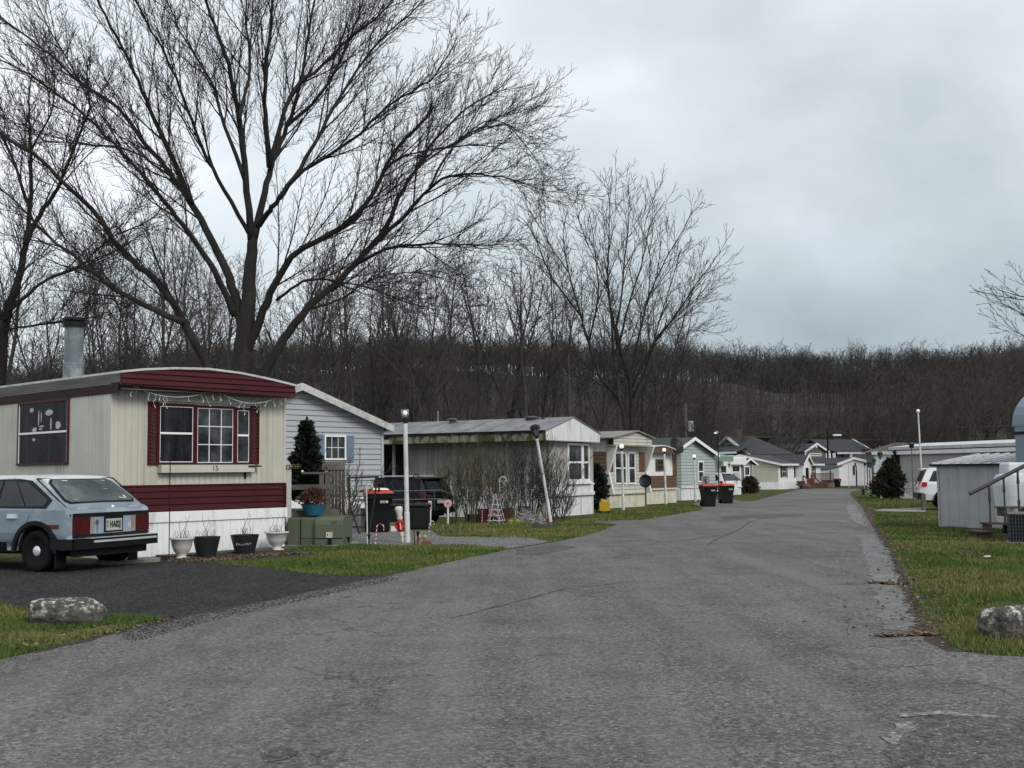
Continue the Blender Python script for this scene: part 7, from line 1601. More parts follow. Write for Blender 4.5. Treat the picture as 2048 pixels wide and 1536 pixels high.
# ------------------------------------------------------------------ near left garden things
m_pot = mat('off white plastic urn', (.50, .50, .485), .5, .06, 5); m_potb = mat('black tub', (.013, .015, .018), .5, .2, 6)
m_dry = mat('dry stems', (.11, .08, .055), .9, .3, 10)
def stems(n, r, h, wob=.1, rad=.004, seed=0):
    rr = random.Random(seed); mb = MB()
    for i in range(n):
        a = rr.random() * 6.28; d = rr.random() * r; p = Vector((d * math.cos(a), d * math.sin(a), 0)); pts = [p]
        for k in range(4): p = p + Vector((rr.uniform(-wob, wob), rr.uniform(-wob, wob), h * rr.uniform(.15, .35))); pts.append(p)
        mb.tube(pts, [rad, rad, rad * .8, rad * .6, rad * .5], 4)
    return mb
def planter(a, b, top, halfpx, kind, label, txt=None, seed=0):
    q = G(a, b); H = (P(a, top, q.y) - q).z; rr = halfpx / F * q.y * 1.02; q.y += rr * .5; t = thing('planter', label, 'planter', (q.x, q.y, gz(q.y)))
    if kind == 'urn': pr = [(rr * .62, 0), (rr * .64, H * .06), (rr * .38, H * .10), (rr * .36, H * .2), (rr * .62, H * .34), (rr * .82, H * .58), (rr * .92, H * .9), (rr * 1.04, H * .93), (rr * 1.04, H), (rr * .9, H), (rr * .86, H * .9)]; m_ = m_pot
    else: pr = [(rr * .66, 0), (rr * .98, H * .96), (rr * 1.0, H), (rr * .92, H), (rr * .9, H * .9)]; m_ = m_potb
    MB().lathe(pr, (0, 0, 0), 24).build('pot', m_, t, smooth=(kind == 'urn'))
    MB().lathe([(rr * .02, H * .88), (rr * .88, H * .9), (rr * .02, H * .92)], (0, 0, 0), 12).build('soil', m_soil, t)
    s_ = stems(22, rr * .8, H * .45, .03, .003, seed); s2 = stems(3, rr * .6, H * 1.1, .06, .005, seed + 1)
    off = len(s_.v); s_.v += s2.v; s_.f += [tuple(k + off for k in f_) for f_ in s2.f]; o = s_.build('dead_plant', m_dry, t); o.location = (0, 0, H * .9)
    if txt: text('print', txt, .07, mat('grey print', (.3, .3, .3), .6), t, Matrix.Translation((rr * .12, -rr * .83, H * .52)) @ Matrix.Rotation(R(90 - 14), 4, 'X'))
    return t
planter(360, 1119, 1076, 23, 'urn', 'off white urn planter beside the shepherd hook, left of the black tubs', seed=1); planter(409, 1115, 1074, 27, 'tub', 'black tub planter next to the left white urn', seed=2)
planter(486, 1108, 1070, 28, 'tub', 'black tub planter with faint grey lettering and dead stems', 'DROPWT', seed=3); planter(551, 1101, 1064, 23, 'urn', 'off white urn planter beside the green utility cabinet', seed=4)
q = G(338, 1121); hk_ = MB(); zt = (P(338, 905, q.y) - q).z; k = q.y / F
hk_.tube([Vector((0, 0, -.1)), Vector((0, 0, zt))] + [Vector(((.5 - .5 * math.cos(R(a))) * 24 * k, 0, zt + math.sin(R(a)) * 11 * k)) for a in range(15, 181, 15)] + [Vector((24 * k, 0, zt - 10 * k))], .009, 6)
hk_.tube([Vector((0, 0, zt - 8 * k))] + [Vector((-(.5 - .5 * math.cos(R(a))) * 19 * k, 0, zt - 8 * k + math.sin(R(a)) * 10 * k)) for a in range(15, 181, 15)] + [Vector((-20 * k, 0, zt - 14 * k))], .009, 6)
o = hk_.build('shepherd_hook', m_black); o.location = q; tag(o, 'tall black double shepherd hook in front of the front window', 'garden hook')
# white shepherd hook + thin dark hook
def hook(a, b, top, wpx, m_, label, r_=.012, sgn_=1):
    q = G(a, b); k = q.y / F; zt = (P(a, top, q.y) - q).z - wpx * .5 * k; mb = MB().tube([Vector((0, 0, -.1)), Vector((-.02, 0, zt))] + [Vector((-.02 + sgn_ * (.5 - .5 * math.cos(R(x_))) * wpx * k, 0, zt + math.sin(R(x_)) * wpx * .5 * k)) for x_ in range(15, 181, 15)] + [Vector((-.02 + sgn_ * wpx * k, 0, zt - wpx * .3 * k))], r_, 6)
    o = mb.build('garden_hook', m_); o.location = q; tag(o, label, 'garden hook'); return o
hook(735, 1090, 969, 13, m_post, 'white garden hook standing before the nearest wheelie bin', .014)
hook(829, 1090, 948, 12, m_black, 'thin tall black garden hook just right of the nearest lamp post', .011)
m_cane = mat('striped candy cane', (.62, .6, .58), .5, .05, stripe=('Z', .09, (.35, .02, .03), .04))
def cane(a, b, top, wpx, label, sgn_=1, r_=.011):
    q = G(a, b); k = q.y / F; zt = (P(a, top, q.y) - q).z - wpx * .5 * k; lean = wpx * .5 * k
    mb = MB().tube([Vector((0, 0, -.05)), Vector((sgn_ * lean * .5, 0, zt))] + [Vector((sgn_ * (lean * .5 + (.5 - .5 * math.cos(R(x_))) * wpx * k), 0, zt + math.sin(R(x_)) * wpx * .5 * k)) for x_ in range(20, 181, 20)] + [Vector((sgn_ * (lean * .5 + wpx * k), 0, zt - wpx * .4 * k))], r_, 6)
    o = mb.build('candy_cane', m_cane); o.location = q; tag(o, label, 'ornament', 'candy cane ornaments'); return o
cane(750, 1090, 1048, 14, 'pale candy cane ornament leaning on the gravel below the nearest bin'); cane(857, 1066, 1042, 9, 'small white candy cane ornament at the foot of the square striped ornament')
for a, b, t_, lab in ((964, 1050, 1020, 'candy cane stick left of the wire tree ornament'), (1006, 1047, 1012, 'candy cane stick right of the wire tree ornament'), (1018, 1044, 990, 'tall leaning candy cane stick above the lime green pot')):
    cane(a, b, t_, 2, lab)
# green utility cabinet
m_ug = mat('utility green metal', (.085, .105, .07), .5, .08, 3, spec=.4); m_ugl = m_ug
q1 = G(574, 1092); Fu = FrameA(G(630, 1093), 686, -4); t = thing('utility_cabinet', 'low green electrical utility cabinet with a warning sticker at the grass edge', 'utility cabinet', Fu.o, Fu.rot)
wu = Fu.w; zt = Fu.front(650, 1034)[1]; wl_ = (P(632, 1090, Fu.o.y) - P(574, 1090, Fu.o.y)).length
mb = MB(); pr = [(0, 0), (0, zt - .16), (.02, zt - .07), (.07, zt - .02), (.16, zt), (.95, zt), (.95, 0)]; mb.prism(pr, lambda a, b, t_: (t_, a, b), 0, wu); mb.build('cabinet_front', m_ug, t)
mb = MB(); pr = [(.1, 0), (.1, zt - .05), (.14, zt - .025), (.3, zt - .01), (1.1, zt - .01), (1.1, 0)]; mb.prism(pr, lambda a, b, t_: (t_, a, b), -wl_ * .53, -.012); mb.prism(pr, lambda a, b, t_: (t_, a, b), -wl_ * 1.0, -wl_ * .55); mb.build('cabinet_side', m_ug, t)
mb = MB(); mb.box(-wl_ * .54, wu, -.012, -.001, zt * .27, zt * .29); mb.box(-wl_ * .55, -wl_ * .53, .08, .12, 0, zt - .05); mb.build('seam', m_black, t)
mb = MB().box(wu * .40, wu * .62, -.006, -.0008, zt * .30, zt * .52); st_ = mb.build('warning_sticker', m_paper if False else mat('white sticker', (.6, .6, .6), .5), t); MB().box(wu * .40, wu * .62, -.009, -.0062, zt * .49, zt * .52).build('sticker_band', m_redb, st_); mb = MB(); mb.ball((wu * .455, -.006, zt * .40), .02, 6, 4); [mb.box(wu * .52, wu * .60, -.008, -.0062, zt * (.34 + .04 * i), zt * (.35 + .04 * i)) for i in range(4)]; mb.build('sticker_print', m_vent, st_)
MB().box(wu * .58, wu * .78, -.006, -.001, zt * .78, zt * .85).build('name_plate', mat('brown label', (.10, .07, .02), .6), t); MB().box(wu * .48, wu * .60, -.05, -.001, zt * .08, zt * .26).build('latch', m_black, t)
MB().box(-wl_ - .05, wu + .08, -.08, 1.2, -.05, .03).build('concrete_pad', m_conc, t)
# paver and step behind the car
q = G(258, 1128); mb = MB().box(-.5, .5, -.2, .25, 0, .09); o = mb.build('stepping_slab', mat('old concrete slab', (.17, .16, .14), .9, .2, 6), bevel=.02); o.location = q; o.rotation_euler = (0, 0, Fh.rot); tag(o, 'flat concrete slab at the foot of the skirting behind the car', 'slab')
# edging slab under planters
mb = MB().box(.9, W + .15, -.62, -.12, 0.0, .035); o = mb.build('paving_edge', mat('dark damp slab', (.06, .055, .05), .8, .3, 5)); o.location = Fh.o; o.rotation_euler = (0, 0, Fh.rot); o['kind'] = 'structure'
# rocks
def rock(name, label, a0, a1, b, top, seed, D_=None, dep=.6, rotz=0):
    q = G((a0 + a1) / 2, b); k = q.y / F; w_ = (a1 - a0) * k; h_ = (b - top) * k; rr = random.Random(seed); bm = bmesh.new(); bmesh.ops.create_icosphere(bm, subdivisions=5, radius=1)
    from mathutils import noise as mn
    for v in bm.verts:
        p = v.co; cv = mn.voronoi(p * 1.6 + Vector((seed, 1, 2)))[0]; s = .96 + .16 * mn.noise(p * 1.1 + Vector((seed, 0, 0))) + .13 * (cv[1] - cv[0]) + .05 * mn.noise(p * 5 + Vector((seed, 3, 0))) + .035 * mn.noise(p * 14)
        c = Vector((math.copysign(abs(p.x) ** .72, p.x), math.copysign(abs(p.y) ** .8, p.y), math.copysign(abs(p.z) ** .7, p.z))) * s
        v.co = Vector((c.x * w_ * .5, c.y * w_ * .5 * dep, c.z * h_ * .56 + h_ * .40 + (.03 * -c.x)))
    me = bpy.data.meshes.new(name); bm.to_mesh(me); bm.free(); me.polygons.foreach_set('use_smooth', [True] * len(me.polygons)); me.materials.append(m_rock)
    o = bpy.data.objects.new(name, me); COL.objects.link(o); o.location = (q.x, q.y + w_ * dep * .4, gz(q.y)); o.rotation_euler = (0, 0, rotz); tag(o, label, 'rock'); return o
m_rock = mat('mottled rock', (.07, .066, .058), .9, .5, 14, .03, 30, stain=(.5, .5, .48), sfac=.9, sscale=13, sth=(.52, .62))
# white lichen and old paint only on the upper faces of the stones
nt = m_rock.node_tree; N = nt.nodes; L = nt.links
rk_mix = [n for n in N if n.type == 'MIX_RGB'][-1]; fl = rk_mix.inputs['Fac'].links[0].from_socket
gi = N.new('ShaderNodeTexCoord'); sx = N.new('ShaderNodeSeparateXYZ'); L.new(gi.outputs['Generated'], sx.inputs[0]); mm = N.new('ShaderNodeMapRange'); setin(mm, From_Min=.45, From_Max=.8, To_Min=.1, To_Max=1.2); L.new(sx.outputs['Z'], mm.inputs['Value']); m2 = N.new('ShaderNodeMath'); m2.operation = 'MULTIPLY'; m2.use_clamp = True; L.new(fl, m2.inputs[0]); L.new(mm.outputs[0], m2.inputs[1]); L.new(m2.outputs[0], rk_mix.inputs['Fac'])
rock('boulder', 'long low boulder with white paint patches at the left driveway corner', 44, 201, 1252, 1200, 3, rotz=R(4)); rock('boulder', 'slanted pale boulder cut off by the right edge on the grass', 1972, 2130, 1282, 1213, 7, dep=.5, rotz=R(16))

# ------------------------------------------------------------------ evergreen things
m_fir = mat('dark artificial fir', (.010, .020, .012), .8, .7, 7, stain=(.03, .045, .028), sfac=.6, sscale=12, sth=(.55, .65)); m_fir2 = mat('dark brown conifer', (.018, .022, .011), .9, .7, 5, stain=(.06, .04, .022), sfac=.7, sscale=4, sth=(.48, .6))
def needles(n, prof, size, seed, tilt=.5):
    """leaf-sized faces through a solid of revolution: prof = [(z, r)]"""
    r = np.random.default_rng(seed); zz = np.array([p[0] for p in prof]); rr_ = np.array([p[1] for p in prof]); z = r.uniform(zz[0], zz[-1], n * 3); keep = r.random(n * 3) < (np.interp(z, zz, rr_) / rr_.max()) ** 1.0 + .05; z = z[keep][:n]; n = len(z)
    a = r.uniform(0, 6.283, n); lob = 1 + .30 * np.sin(a * 5 + z * 9) + .16 * np.sin(a * 11 - z * 17); rad = np.interp(z, zz, rr_) * lob * np.sqrt(r.uniform(.15, 1, n))
    C = np.c_[rad * np.cos(a), rad * np.sin(a), z]; out = np.c_[np.cos(a), np.sin(a), np.full(n, tilt)] + r.normal(0, .45, (n, 3)); out /= np.linalg.norm(out, axis=1, keepdims=True)
    sd = np.cross(out, r.normal(0, 1, (n, 3))); sd /= np.linalg.norm(sd, axis=1, keepdims=True); s = r.uniform(.6, 1.3, n)[:, None] * size
    V = np.stack([C - sd * s * .22, C + out * s * .5 + sd * s * .1 - sd * s * .3, C + out * s, C + out * s * .5 + sd * s * .3], 1).reshape(-1, 3); return V, np.arange(n * 4).reshape(-1, 4)
q = P(609, 1000, 25.6); zb_ = P(609, 1016, 25.6).z - gz(25); zt_ = P(609, 843, 25.6).z; H = zt_ - zb_
t = thing('artificial_tree', 'dark artificial fir tree standing on the wooden deck', 'tree', (q.x, 25.8, zb_)); V, Fq = needles(9000, [(.2, .20), (.3, .33), (H * .22, .27), (H * .35, .31), (H * .45, .20), (H * .58, .24), (H * .66, .13), (H * .76, .16), (H * .85, .08), (H * .93, .06), (H, .015)], .14, 3, .35); np_mesh('foliage', V, Fq, m_fir, t)
MB().tube([(0, 0, 0), (0, 0, H * .95)], .03, 8).build('trunk', m_black, t); MB().ball((-.02, -.35, H * .42), .035, 8, 6).build('ornament_ball', m_trim, t)
# bushes
def bush(name, label, a, b, D_, prof, n, size, m_, seed, trunk=True):
    q = P(a, b, D_); t = thing(name, label, 'bush', (q.x, D_, gz(D_))); V, Fq = needles(n, prof, size, seed, .8); np_mesh('foliage', V, Fq, m_, t); MB().tube([(0, 0, -.1), (0, 0, prof[-1][0] * .6)], .05, 6).build('stem', m_bark2, t); return t
bush('evergreen_bush', 'dark evergreen bush between the weathered trailer and the beige trailer', 1193, 1000, 47.5, [(.1, .25), (.6, .38), (1.4, .34), (1.9, .08)], 3500, .16, m_fir, 4)
bush('conifer_bush', 'large dark round conifer bush before the pale blue white trailer', 1783, 990, 62, [(.2, .36), (.8, .55), (1.3, .5), (1.8, .3), (2.2, .08)], 5000, .2, m_fir2, 5)
bush('conifer_bush', 'lower brownish bush at the foot of the lamp post row', 1771, 990, 68, [(.1, .6), (.6, .75), (1.3, .5), (1.7, .1)], 3500, .17, m_fir2, 6)
bush('dry_bush', 'rounded brown leafless bush beside the thin white post at the long white home', 1500, 985, 92, [(.05, .5), (.5, .62), (1.0, .5), (1.35, .15)], 3200, .16, mat('brown bush twigs', (.045, .03, .022), .9, .3, 3), 7)

# ------------------------------------------------------------------ bare shrubs
m_sh1 = mat('olive brown stems', (.062, .056, .030), .85, .25, 3); m_sh2 = mat('dark shrub stems', (.035, .030, .024), .85, .25, 3)
def shrub(label, a, b, D_, H, spread, n, m_, seed, bend=.05, name='bare_shrub', rad=.014, group='bare shrubs along the homes'):
    q = P(a, b, D_); t = thing(name, label, 'shrub', (q.x, D_, gz(D_)), group=group); r = random.Random(seed); n = int(n * 1.35); H *= 1.2; S1 = MB(); st = {'thick': Sticks(), 'fine': Sticks()}
    Ps = dict(seg=[.14, .22, .3], wig=[.2, .15, .08], up=[.12, .1, .06], gap=[.12, .18, .30], ang=[(20, 40), (18, 38), (15, 32)], len=[.30, .62, 1.0], rad=[.004, .006, .008], t0=[0, .15, .15])
    for i in range(n):
        a_ = r.random() * 6.28; sp = spread * r.uniform(.2, 1); d = Vector((math.cos(a_) * sp, math.sin(a_) * sp * .8, 1)).normalized(); p = Vector((math.cos(a_) * .12, math.sin(a_) * .1, -.05)); pts = [p.copy()]; rd = [rad]; L_ = H * r.uniform(.6, 1.05)
        for k in range(7): d = (d + rvec(r) * bend * 2.2 + Vector((0, 0, .02))).normalized(); p = p + d * L_ / 7; pts.append(p.copy()); rd.append(rad * (1 - .8 * (k + 1) / 7))
        S1.tube(pts, rd, 5); branch(st, pts, rd, None, 1, Ps, r, .0055, .2)
    S1.build('stems', m_, t); A, Fa = st['thick'].arrays(3) if st['thick'].a else (np.zeros((0, 3)), np.zeros((0, 4), int)); B, Fb = st['fine'].arrays(3); np_mesh('crown', np.concatenate([A, B]), np.concatenate([Fa, Fb + len(A)]), m_, t)
for a, D_, H, sp, n, m_, sd, lab in ((905, 35.5, 2.0, .25, 14, m_sh1, 1, 'upright olive shrub at the left end of the weathered trailer beside the suv'), (940, 36, 2.3, .28, 16, m_sh1, 2, 'tall olive bare shrub behind the black pot'), (985, 36.5, 2.1, .3, 14, m_sh1, 3, 'olive bare shrub behind the wire tree ornament'),
    (1030, 37, 2.3, .42, 12, m_sh2, 4, 'dark bare shrub with wide fan behind the lime green pot'), (1065, 37.5, 2.5, .40, 14, m_sh2, 5, 'dark bare shrub just left of the leaning lamp post'), (1098, 38, 2.5, .5, 14, m_sh2, 6, 'dark bare shrub right of the leaning lamp post under the bow window'), (1118, 39, 2.2, .7, 9, m_sh1, 7, 'thin arching shrub at the right corner of the weathered trailer'), (1010, 35.8, 1.6, .45, 9, m_sh1, 8, 'short olive shrub between the wire ornament and the lime pot')):
    shrub(lab, a, 1000, D_, H, sp, n, m_, sd)
shrub('bare multi-stemmed shrub beside the wooden deck gate and the green cabinet', 680, 1000, 27.0, 2.0, .38, 13, m_sh1, 11, .06)
shrub('low dry shrub at the right foot of the leaning lamp post', 1125, 1000, 40, .7, .9, 12, m_sh1, 12)
# ------------------------------------------------------------------ deck beside the pale blue house
m_deckw = mat('grey weathered deck wood', (.085, .078, .068), .85, .3, 4, stretch=(1, 1, .3)); m_fence = mat('taupe stained boards', (.085, .075, .062), .8, .15, 3, stretch=(1, 1, .2))
FD = FrameA(Vector((P(570, 1000, 25.2).x, 25.2, 0)), 683, 12)
t = thing('wooden_deck', 'raised grey wooden deck with railing and lattice cap between cream and pale blue homes', 'deck', FD.o, FD.rot); f_ = FR(0)
def dz(py): return FD.front(620, py)[1]
zfl = dz(1022); mb = MB().box(-.3, FD.w - .05, 0, 2.2, zfl - .12, zfl); mb.build('deck_floor', m_deckw, t)
mb = MB()
for i in range(12): x_ = .02 + i * (FD.w - .1) / 12; mb.box(x_, x_ + .02, 2.1, 2.15, 0, zfl - .12)
mb.box(-.3, FD.w - .05, .02, .06, 0, zfl - .12); mb.build('deck_skirt', m_deckw, t)
x_ = FD.front(577, 1000)[0]; MB().box(x_ - .06, x_ + .06, -.06, .06, 0, dz(937)).build('post', m_gwhite, t)
for a in (643, 655): x_ = FD.front(a, 1000)[0]; MB().box(x_ - .05, x_ + .05, .0, .1, zfl, dz(947)).build('post', m_deckw, t)
mb = MB(); mb.box(FD.front(577, 1)[0] if False else .1, FD.w - .15, -.02, .03, dz(979), dz(969)); mb.build('lower_rail', m_deckw, t); mb = MB().box(.35, FD.w - .15, -.02, .03, dz(948), dz(944)); mb.build('upper_rail', m_deckw, t)
lc = MB()
for i in range(7): lc.box(-.1 + i * .06, -.075 + i * .06, -.1, .1, dz(937), dz(930))
lc.box(-.12, .34, -.12, .12, dz(930), dz(929)); lc.box(-.12, .34, -.12, .12, dz(934), dz(933)); lc.build('lattice_cap', mat('tan lattice', (.16, .12, .07), .8), t)
FF = FrameA(Vector((P(655, 1000, 27.0).x, 27.0, -.01)), 690, 8)
t = thing('board_gate', 'tall taupe board fence panel between the deck and the bare shrub', 'fence', FF.o, FF.rot); zt = FF.front(660, 938)[1]; zt2 = FF.front(650, 924)[1]
mb = MB(); n_ = 5
for i in range(n_): mb.box(i * FF.w / n_ + .004, (i + 1) * FF.w / n_ - .004, 0, .03, .0, zt2 if i > 0 else zt)
mb.build('board', m_fence, t); mb = MB().box(-.35, FF.w, -.035, -.002, zt - .02, zt2); mb.build('top_board', mat('pale taupe board', (.14, .125, .105), .8, .15, 3), t)
# bowl planter on top of the cabinet with red sign
q = Vector((P(627, 1030, Fu.o.y + .5).x, Fu.o.y + .5, Fu.front(650, 1034)[1] + .02)); k = q.y / F
t = thing('bowl_planter', 'teal blue bowl planter with dry brown plants on the green utility cabinet', 'planter', q)
MB().lathe([(17 * k, 0), (24 * k, 20 * k), (25 * k, 22 * k), (23 * k, 22 * k), (21 * k, 19 * k)], (0, 0, 0), 20).build('bowl', mat('teal plastic', (.015, .10, .16), .5, .1, 4), t)
V, Fq = needles(1500, [(18 * k, 18 * k), (28 * k, 27 * k), (40 * k, 24 * k), (52 * k, 8 * k)], .06, 12, 1.2); np_mesh('dry_plant', V, Fq, mat('dry red brown plant', (.085, .045, .03), .9, .4, 10), t)
sb_ = MB(); sb_.poly([(8 * k, -.1, 22 * k), (22 * k, -.1, 22 * k), (23 * k, -.1, 38 * k), (12 * k, -.1, 37 * k)]); sb_.poly([(8 * k, -.085, 22 * k), (22 * k, -.085, 22 * k), (23 * k, -.085, 38 * k), (12 * k, -.085, 37 * k)]); sb_.tube([(14 * k, -.09, 5 * k), (14 * k, -.09, 40 * k)], .006, 4)
o = sb_.build('small_sign', mat('red greeting card', (.25, .03, .03), .6, .3, 20, stain=(.5, .45, .42), sfac=.8, sscale=14, sth=(.52, .58))); o.location = q; tag(o, 'small red and white sign stuck in the teal bowl planter', 'sign')
# black metal swing frame
q = Vector((P(735, 1000, 30.5).x, 30.5, gz(30.5))); k = 30.5 / F; t = thing('swing_frame', 'black metal swing frame with slanted legs behind the nearest wheelie bin', 'swing')
t.location = q; zt = P(735, 955, 30.5).z - q.z
mb = MB().tube([(-39 * k, 0, zt), (22 * k, 0, zt + .02)], .028, 6); mb.build('top_bar', m_black, t)
for i, (x0, x1, y_) in enumerate(((-40, -10, -.5), (-38, -46, 1.2), (20, 6, -.4), (20, 24, 1.2))): MB().tube([(x0 * k, 0, zt), ((x0 * .55 + x1 * .45) * k - (.08 if i == 0 else 0), y_ * .5, zt * .5), (x1 * k, y_, 0)], .026, 6).build('leg', m_black, t)
MB().tube([(-46 * k, .9, .45), (-10 * k, .9, .45)], .02, 6).build('brace', m_black, t)
# white air conditioner box by the house
q = Vector((P(704, 1000, 32).x, 31.6, gz(31.6))); t = thing('white_enclosure', 'small white ribbed box beside the pale blue house behind the shrub', 'box', q, R(20)); H = P(704, 1009, 31.6).z - q.z
mb = MB(); mb.prism([(-.42, 0), (.30, 0), (.30, H), (-.30, H), (-.42, H - .3)], lambda a, b, t_: (a, t_, b), 0, .6); mb.build('casing', m_white, t); mb = MB(); [mb.box(-.3 + i * .1, -.285 + i * .1, -.012, 0, .05, H - .1) for i in range(6)]; mb.build('rib', m_gwhite, t); MB().box(-.44, .32, -.02, -.001, .12, .14).build('lower_band', m_black, t)
# dark deck box / covered items behind the post
q = G(860, 1058); FB = FrameA(Vector((P(768, 1000, 32.6).x, 32.6, gz(32.6))), 860, 8); t = thing('storage_box', 'long black storage box behind the nearest lamp post in front of the black suv', 'storage box', FB.o, FB.rot); H = FB.front(800, 1012)[1] - FB.o.z
MB().box(0, FB.w, 0, .8, 0, H - .1).build('box_body', m_blackp, t, bevel=.04); MB().box(-.03, FB.w + .03, -.04, .84, H - .1, H).build('box_lid', m_blackp, t, bevel=.03); MB().box(FB.w * .62, FB.w * .64, -.02, -.001, .05, H - .12).build('seam', m_under, t)
# utility trailer with tubular rails
q = G(800, 1060); FU = FrameA(Vector((P(762, 1000, 33.6).x, 33.6, gz(33.6))), 912, 30); t = thing('utility_trailer', 'black tubular rail utility trailer parked in front of the suv beside the peppermint ornament', 'trailer', FU.o, FU.rot); wU = FU.w; zz1 = FU.front(800, 986)[1] - FU.o.z; zz2 = .55
print('utrailer', wU, zz1)
m_rail = mat('dull steel rail', (.07, .075, .08), .45, .1, 5, metal=.5)
for nm, z_ in (('top_rail', zz1), ('mid_rail', (zz1 + zz2) / 2)):
    for y_ in (0, 1.6): MB().tube([(0, y_, z_), (wU - .5, y_, z_), (wU - .15, y_, z_ - .12), (wU, y_, z_ - .4), (wU - .1, y_, zz2)], .022, 6).build(nm, m_rail, t)
MB().box(0, wU - .2, 0, 1.6, zz2 - .08, zz2).build('bed', m_blackp, t)
for x_ in (.3, wU * .35, wU * .7): MB().tube([(x_, 0, zz2), (x_, 0, zz1)], .02, 6).build('stake', m_rail, t)
for y_ in (-.12, 1.72):
    MB().lathe([(.2, -.09), (.32, -.08), (.33, 0), (.32, .08), (.2, .09)], (wU * .5, y_, .33), 20, rot=Matrix.Rotation(R(90), 3, 'X')).build('wheel', m_tyre, t)
    mb = MB(); ar = [(.40 * math.cos(R(a)), .40 * math.sin(R(a))) for a in range(0, 181, 20)]
    for (a, b), (c, d_) in zip(ar, ar[1:]): mb.hexa([(wU * .5 + a, y_ - .13, .33 + b), (wU * .5 + c, y_ - .13, .33 + d_), (wU * .5 + c, y_ + .13, .33 + d_), (wU * .5 + a, y_ + .13, .33 + b), (wU * .5 + a, y_ - .13, .345 + b), (wU * .5 + c, y_ - .13, .345 + d_), (wU * .5 + c, y_ + .13, .345 + d_), (wU * .5 + a, y_ + .13, .345 + b)])
    mb.build('fender', m_rail, t)
# soldier ornament
q = G(806, 1086); k = q.y / F; t = thing('soldier_ornament', 'toy soldier ornament with tall white hat and red coat against the lamp post', 'ornament', q, 0); t.rotation_euler = (0, R(-7), 0)
m_cr = mat('cream plastic', (.58, .56, .48), .5, .05, 8); m_rd = mat('red plastic coat', (.38, .012, .015), .45, .1, 8)
MB().lathe([(.008, 0), (.03, .02), (.035, .12), (.05, 14 * k), (.06, 26 * k)], (0, 0, 0), 12).build('legs', m_cr, t); MB().lathe([(.055, 22 * k), (.085, 27 * k), (.08, 36 * k), (.10, 42 * k), (.04, 45 * k)], (0, 0, 0), 14).build('coat', m_rd, t)
for sg in (-1, 1): MB().tube([(sg * .09, 0, 41 * k), (sg * .11, -.02, 33 * k), (sg * .07, -.08, 29 * k)], [.03, .028, .022], 8).build('arm', m_rd, t)
hd = MB().ball((0, 0, 50 * k), 6.2 * k, 14, 8).build('head', m_cr, t, smooth=True); MB().ball((.0, -6.3 * k, 49.5 * k), .012, 6, 4).build('nose', m_cr, hd); [MB().ball((s_ * .025, -6 * k, 52 * k), .008, 6, 4).build('eye', m_black, hd) for s_ in (-1, 1)]
MB().lathe([(6 * k, 54 * k), (5 * k, 56 * k), (6.5 * k, 60 * k), (8 * k, 67 * k), (7.6 * k, 71 * k), (4 * k, 73 * k)], (0, 0, 0), 16).build('hat', m_cr, t, smooth=True); MB().box(-.012, .012, -.092, -.08, 27 * k, 42 * k).build('white_stripe', m_cr, t)
# parcels, gold things, solar lights at the post foot
q = G(784, 1063); o = MB().box(-.14, .14, -.1, .14, 0, .24).build('parcel', mat('cardboard', (.20, .13, .08), .8, .1, 5)); o.location = q; o.rotation_euler = (0, 0, .1); tag(o, 'brown cardboard parcel with pale label right of the nearest bin', 'box'); l_ = MB().box(-.03, .12, -.106, -.101, .0, .15).build('parcel_label', m_white, o)
q = G(764, 1064); mb = MB().ball((0, 0, .15), .16, 10, 7, .9); o = mb.build('rubbish_bag', m_black); o.location = q + Vector((.0, .1, 0)); tag(o, 'small black rubbish bag between the nearest bin and the parcel', 'bag')
q = G(842, 1089); o = MB().box(-.17, .0, -.06, .08, 0, .085).build('landscape_block', mat('tan block', (.24, .18, .13), .9, .1, 8)); o.location = q + Vector((.02, 0, 0)); tag(o, 'tan landscape block at the foot of the thin black hook', 'block')
o = MB().box(-.0, .18, -.05, .09, 0, .07).build('landscape_block', mat('brick red block', (.16, .05, .035), .9, .1, 8)); o.location = q + Vector((.035, 0, 0)); tag(o, 'brick red landscape block next to the tan block', 'block')
o = MB().ball((0, 0, .07), .055, 10, 7).ball((.12, .02, .07), .055, 10, 7).build('gold_ornament', mat('gold foil', (.45, .33, .14), .3, .3, 10, metal=.5)); o.location = q + Vector((-.04, .02, .085)); tag(o, 'pair of gold ornaments on the tan landscape block', 'ornament')
def solar(a, b, label, h=.16):
    q = G(a, b); t = thing('solar_light', label, 'garden light', q, group='solar path lights'); MB().tube([(0, 0, 0), (0, 0, h)], .014, 6).build('stake', m_black, t); MB().lathe([(.025, h), (.03, h + .06), (.062, h + .065), (.03, h + .095)], (0, 0, 0), 10).build('lamp_head', m_black, t)
solar(738, 1092, 'small black solar light at the base of the white garden hook'); solar(836, 1090, 'small black solar light left of the tan landscape block', .2); solar(697, 1092, 'low solar light at the right corner of the green cabinet', .1)
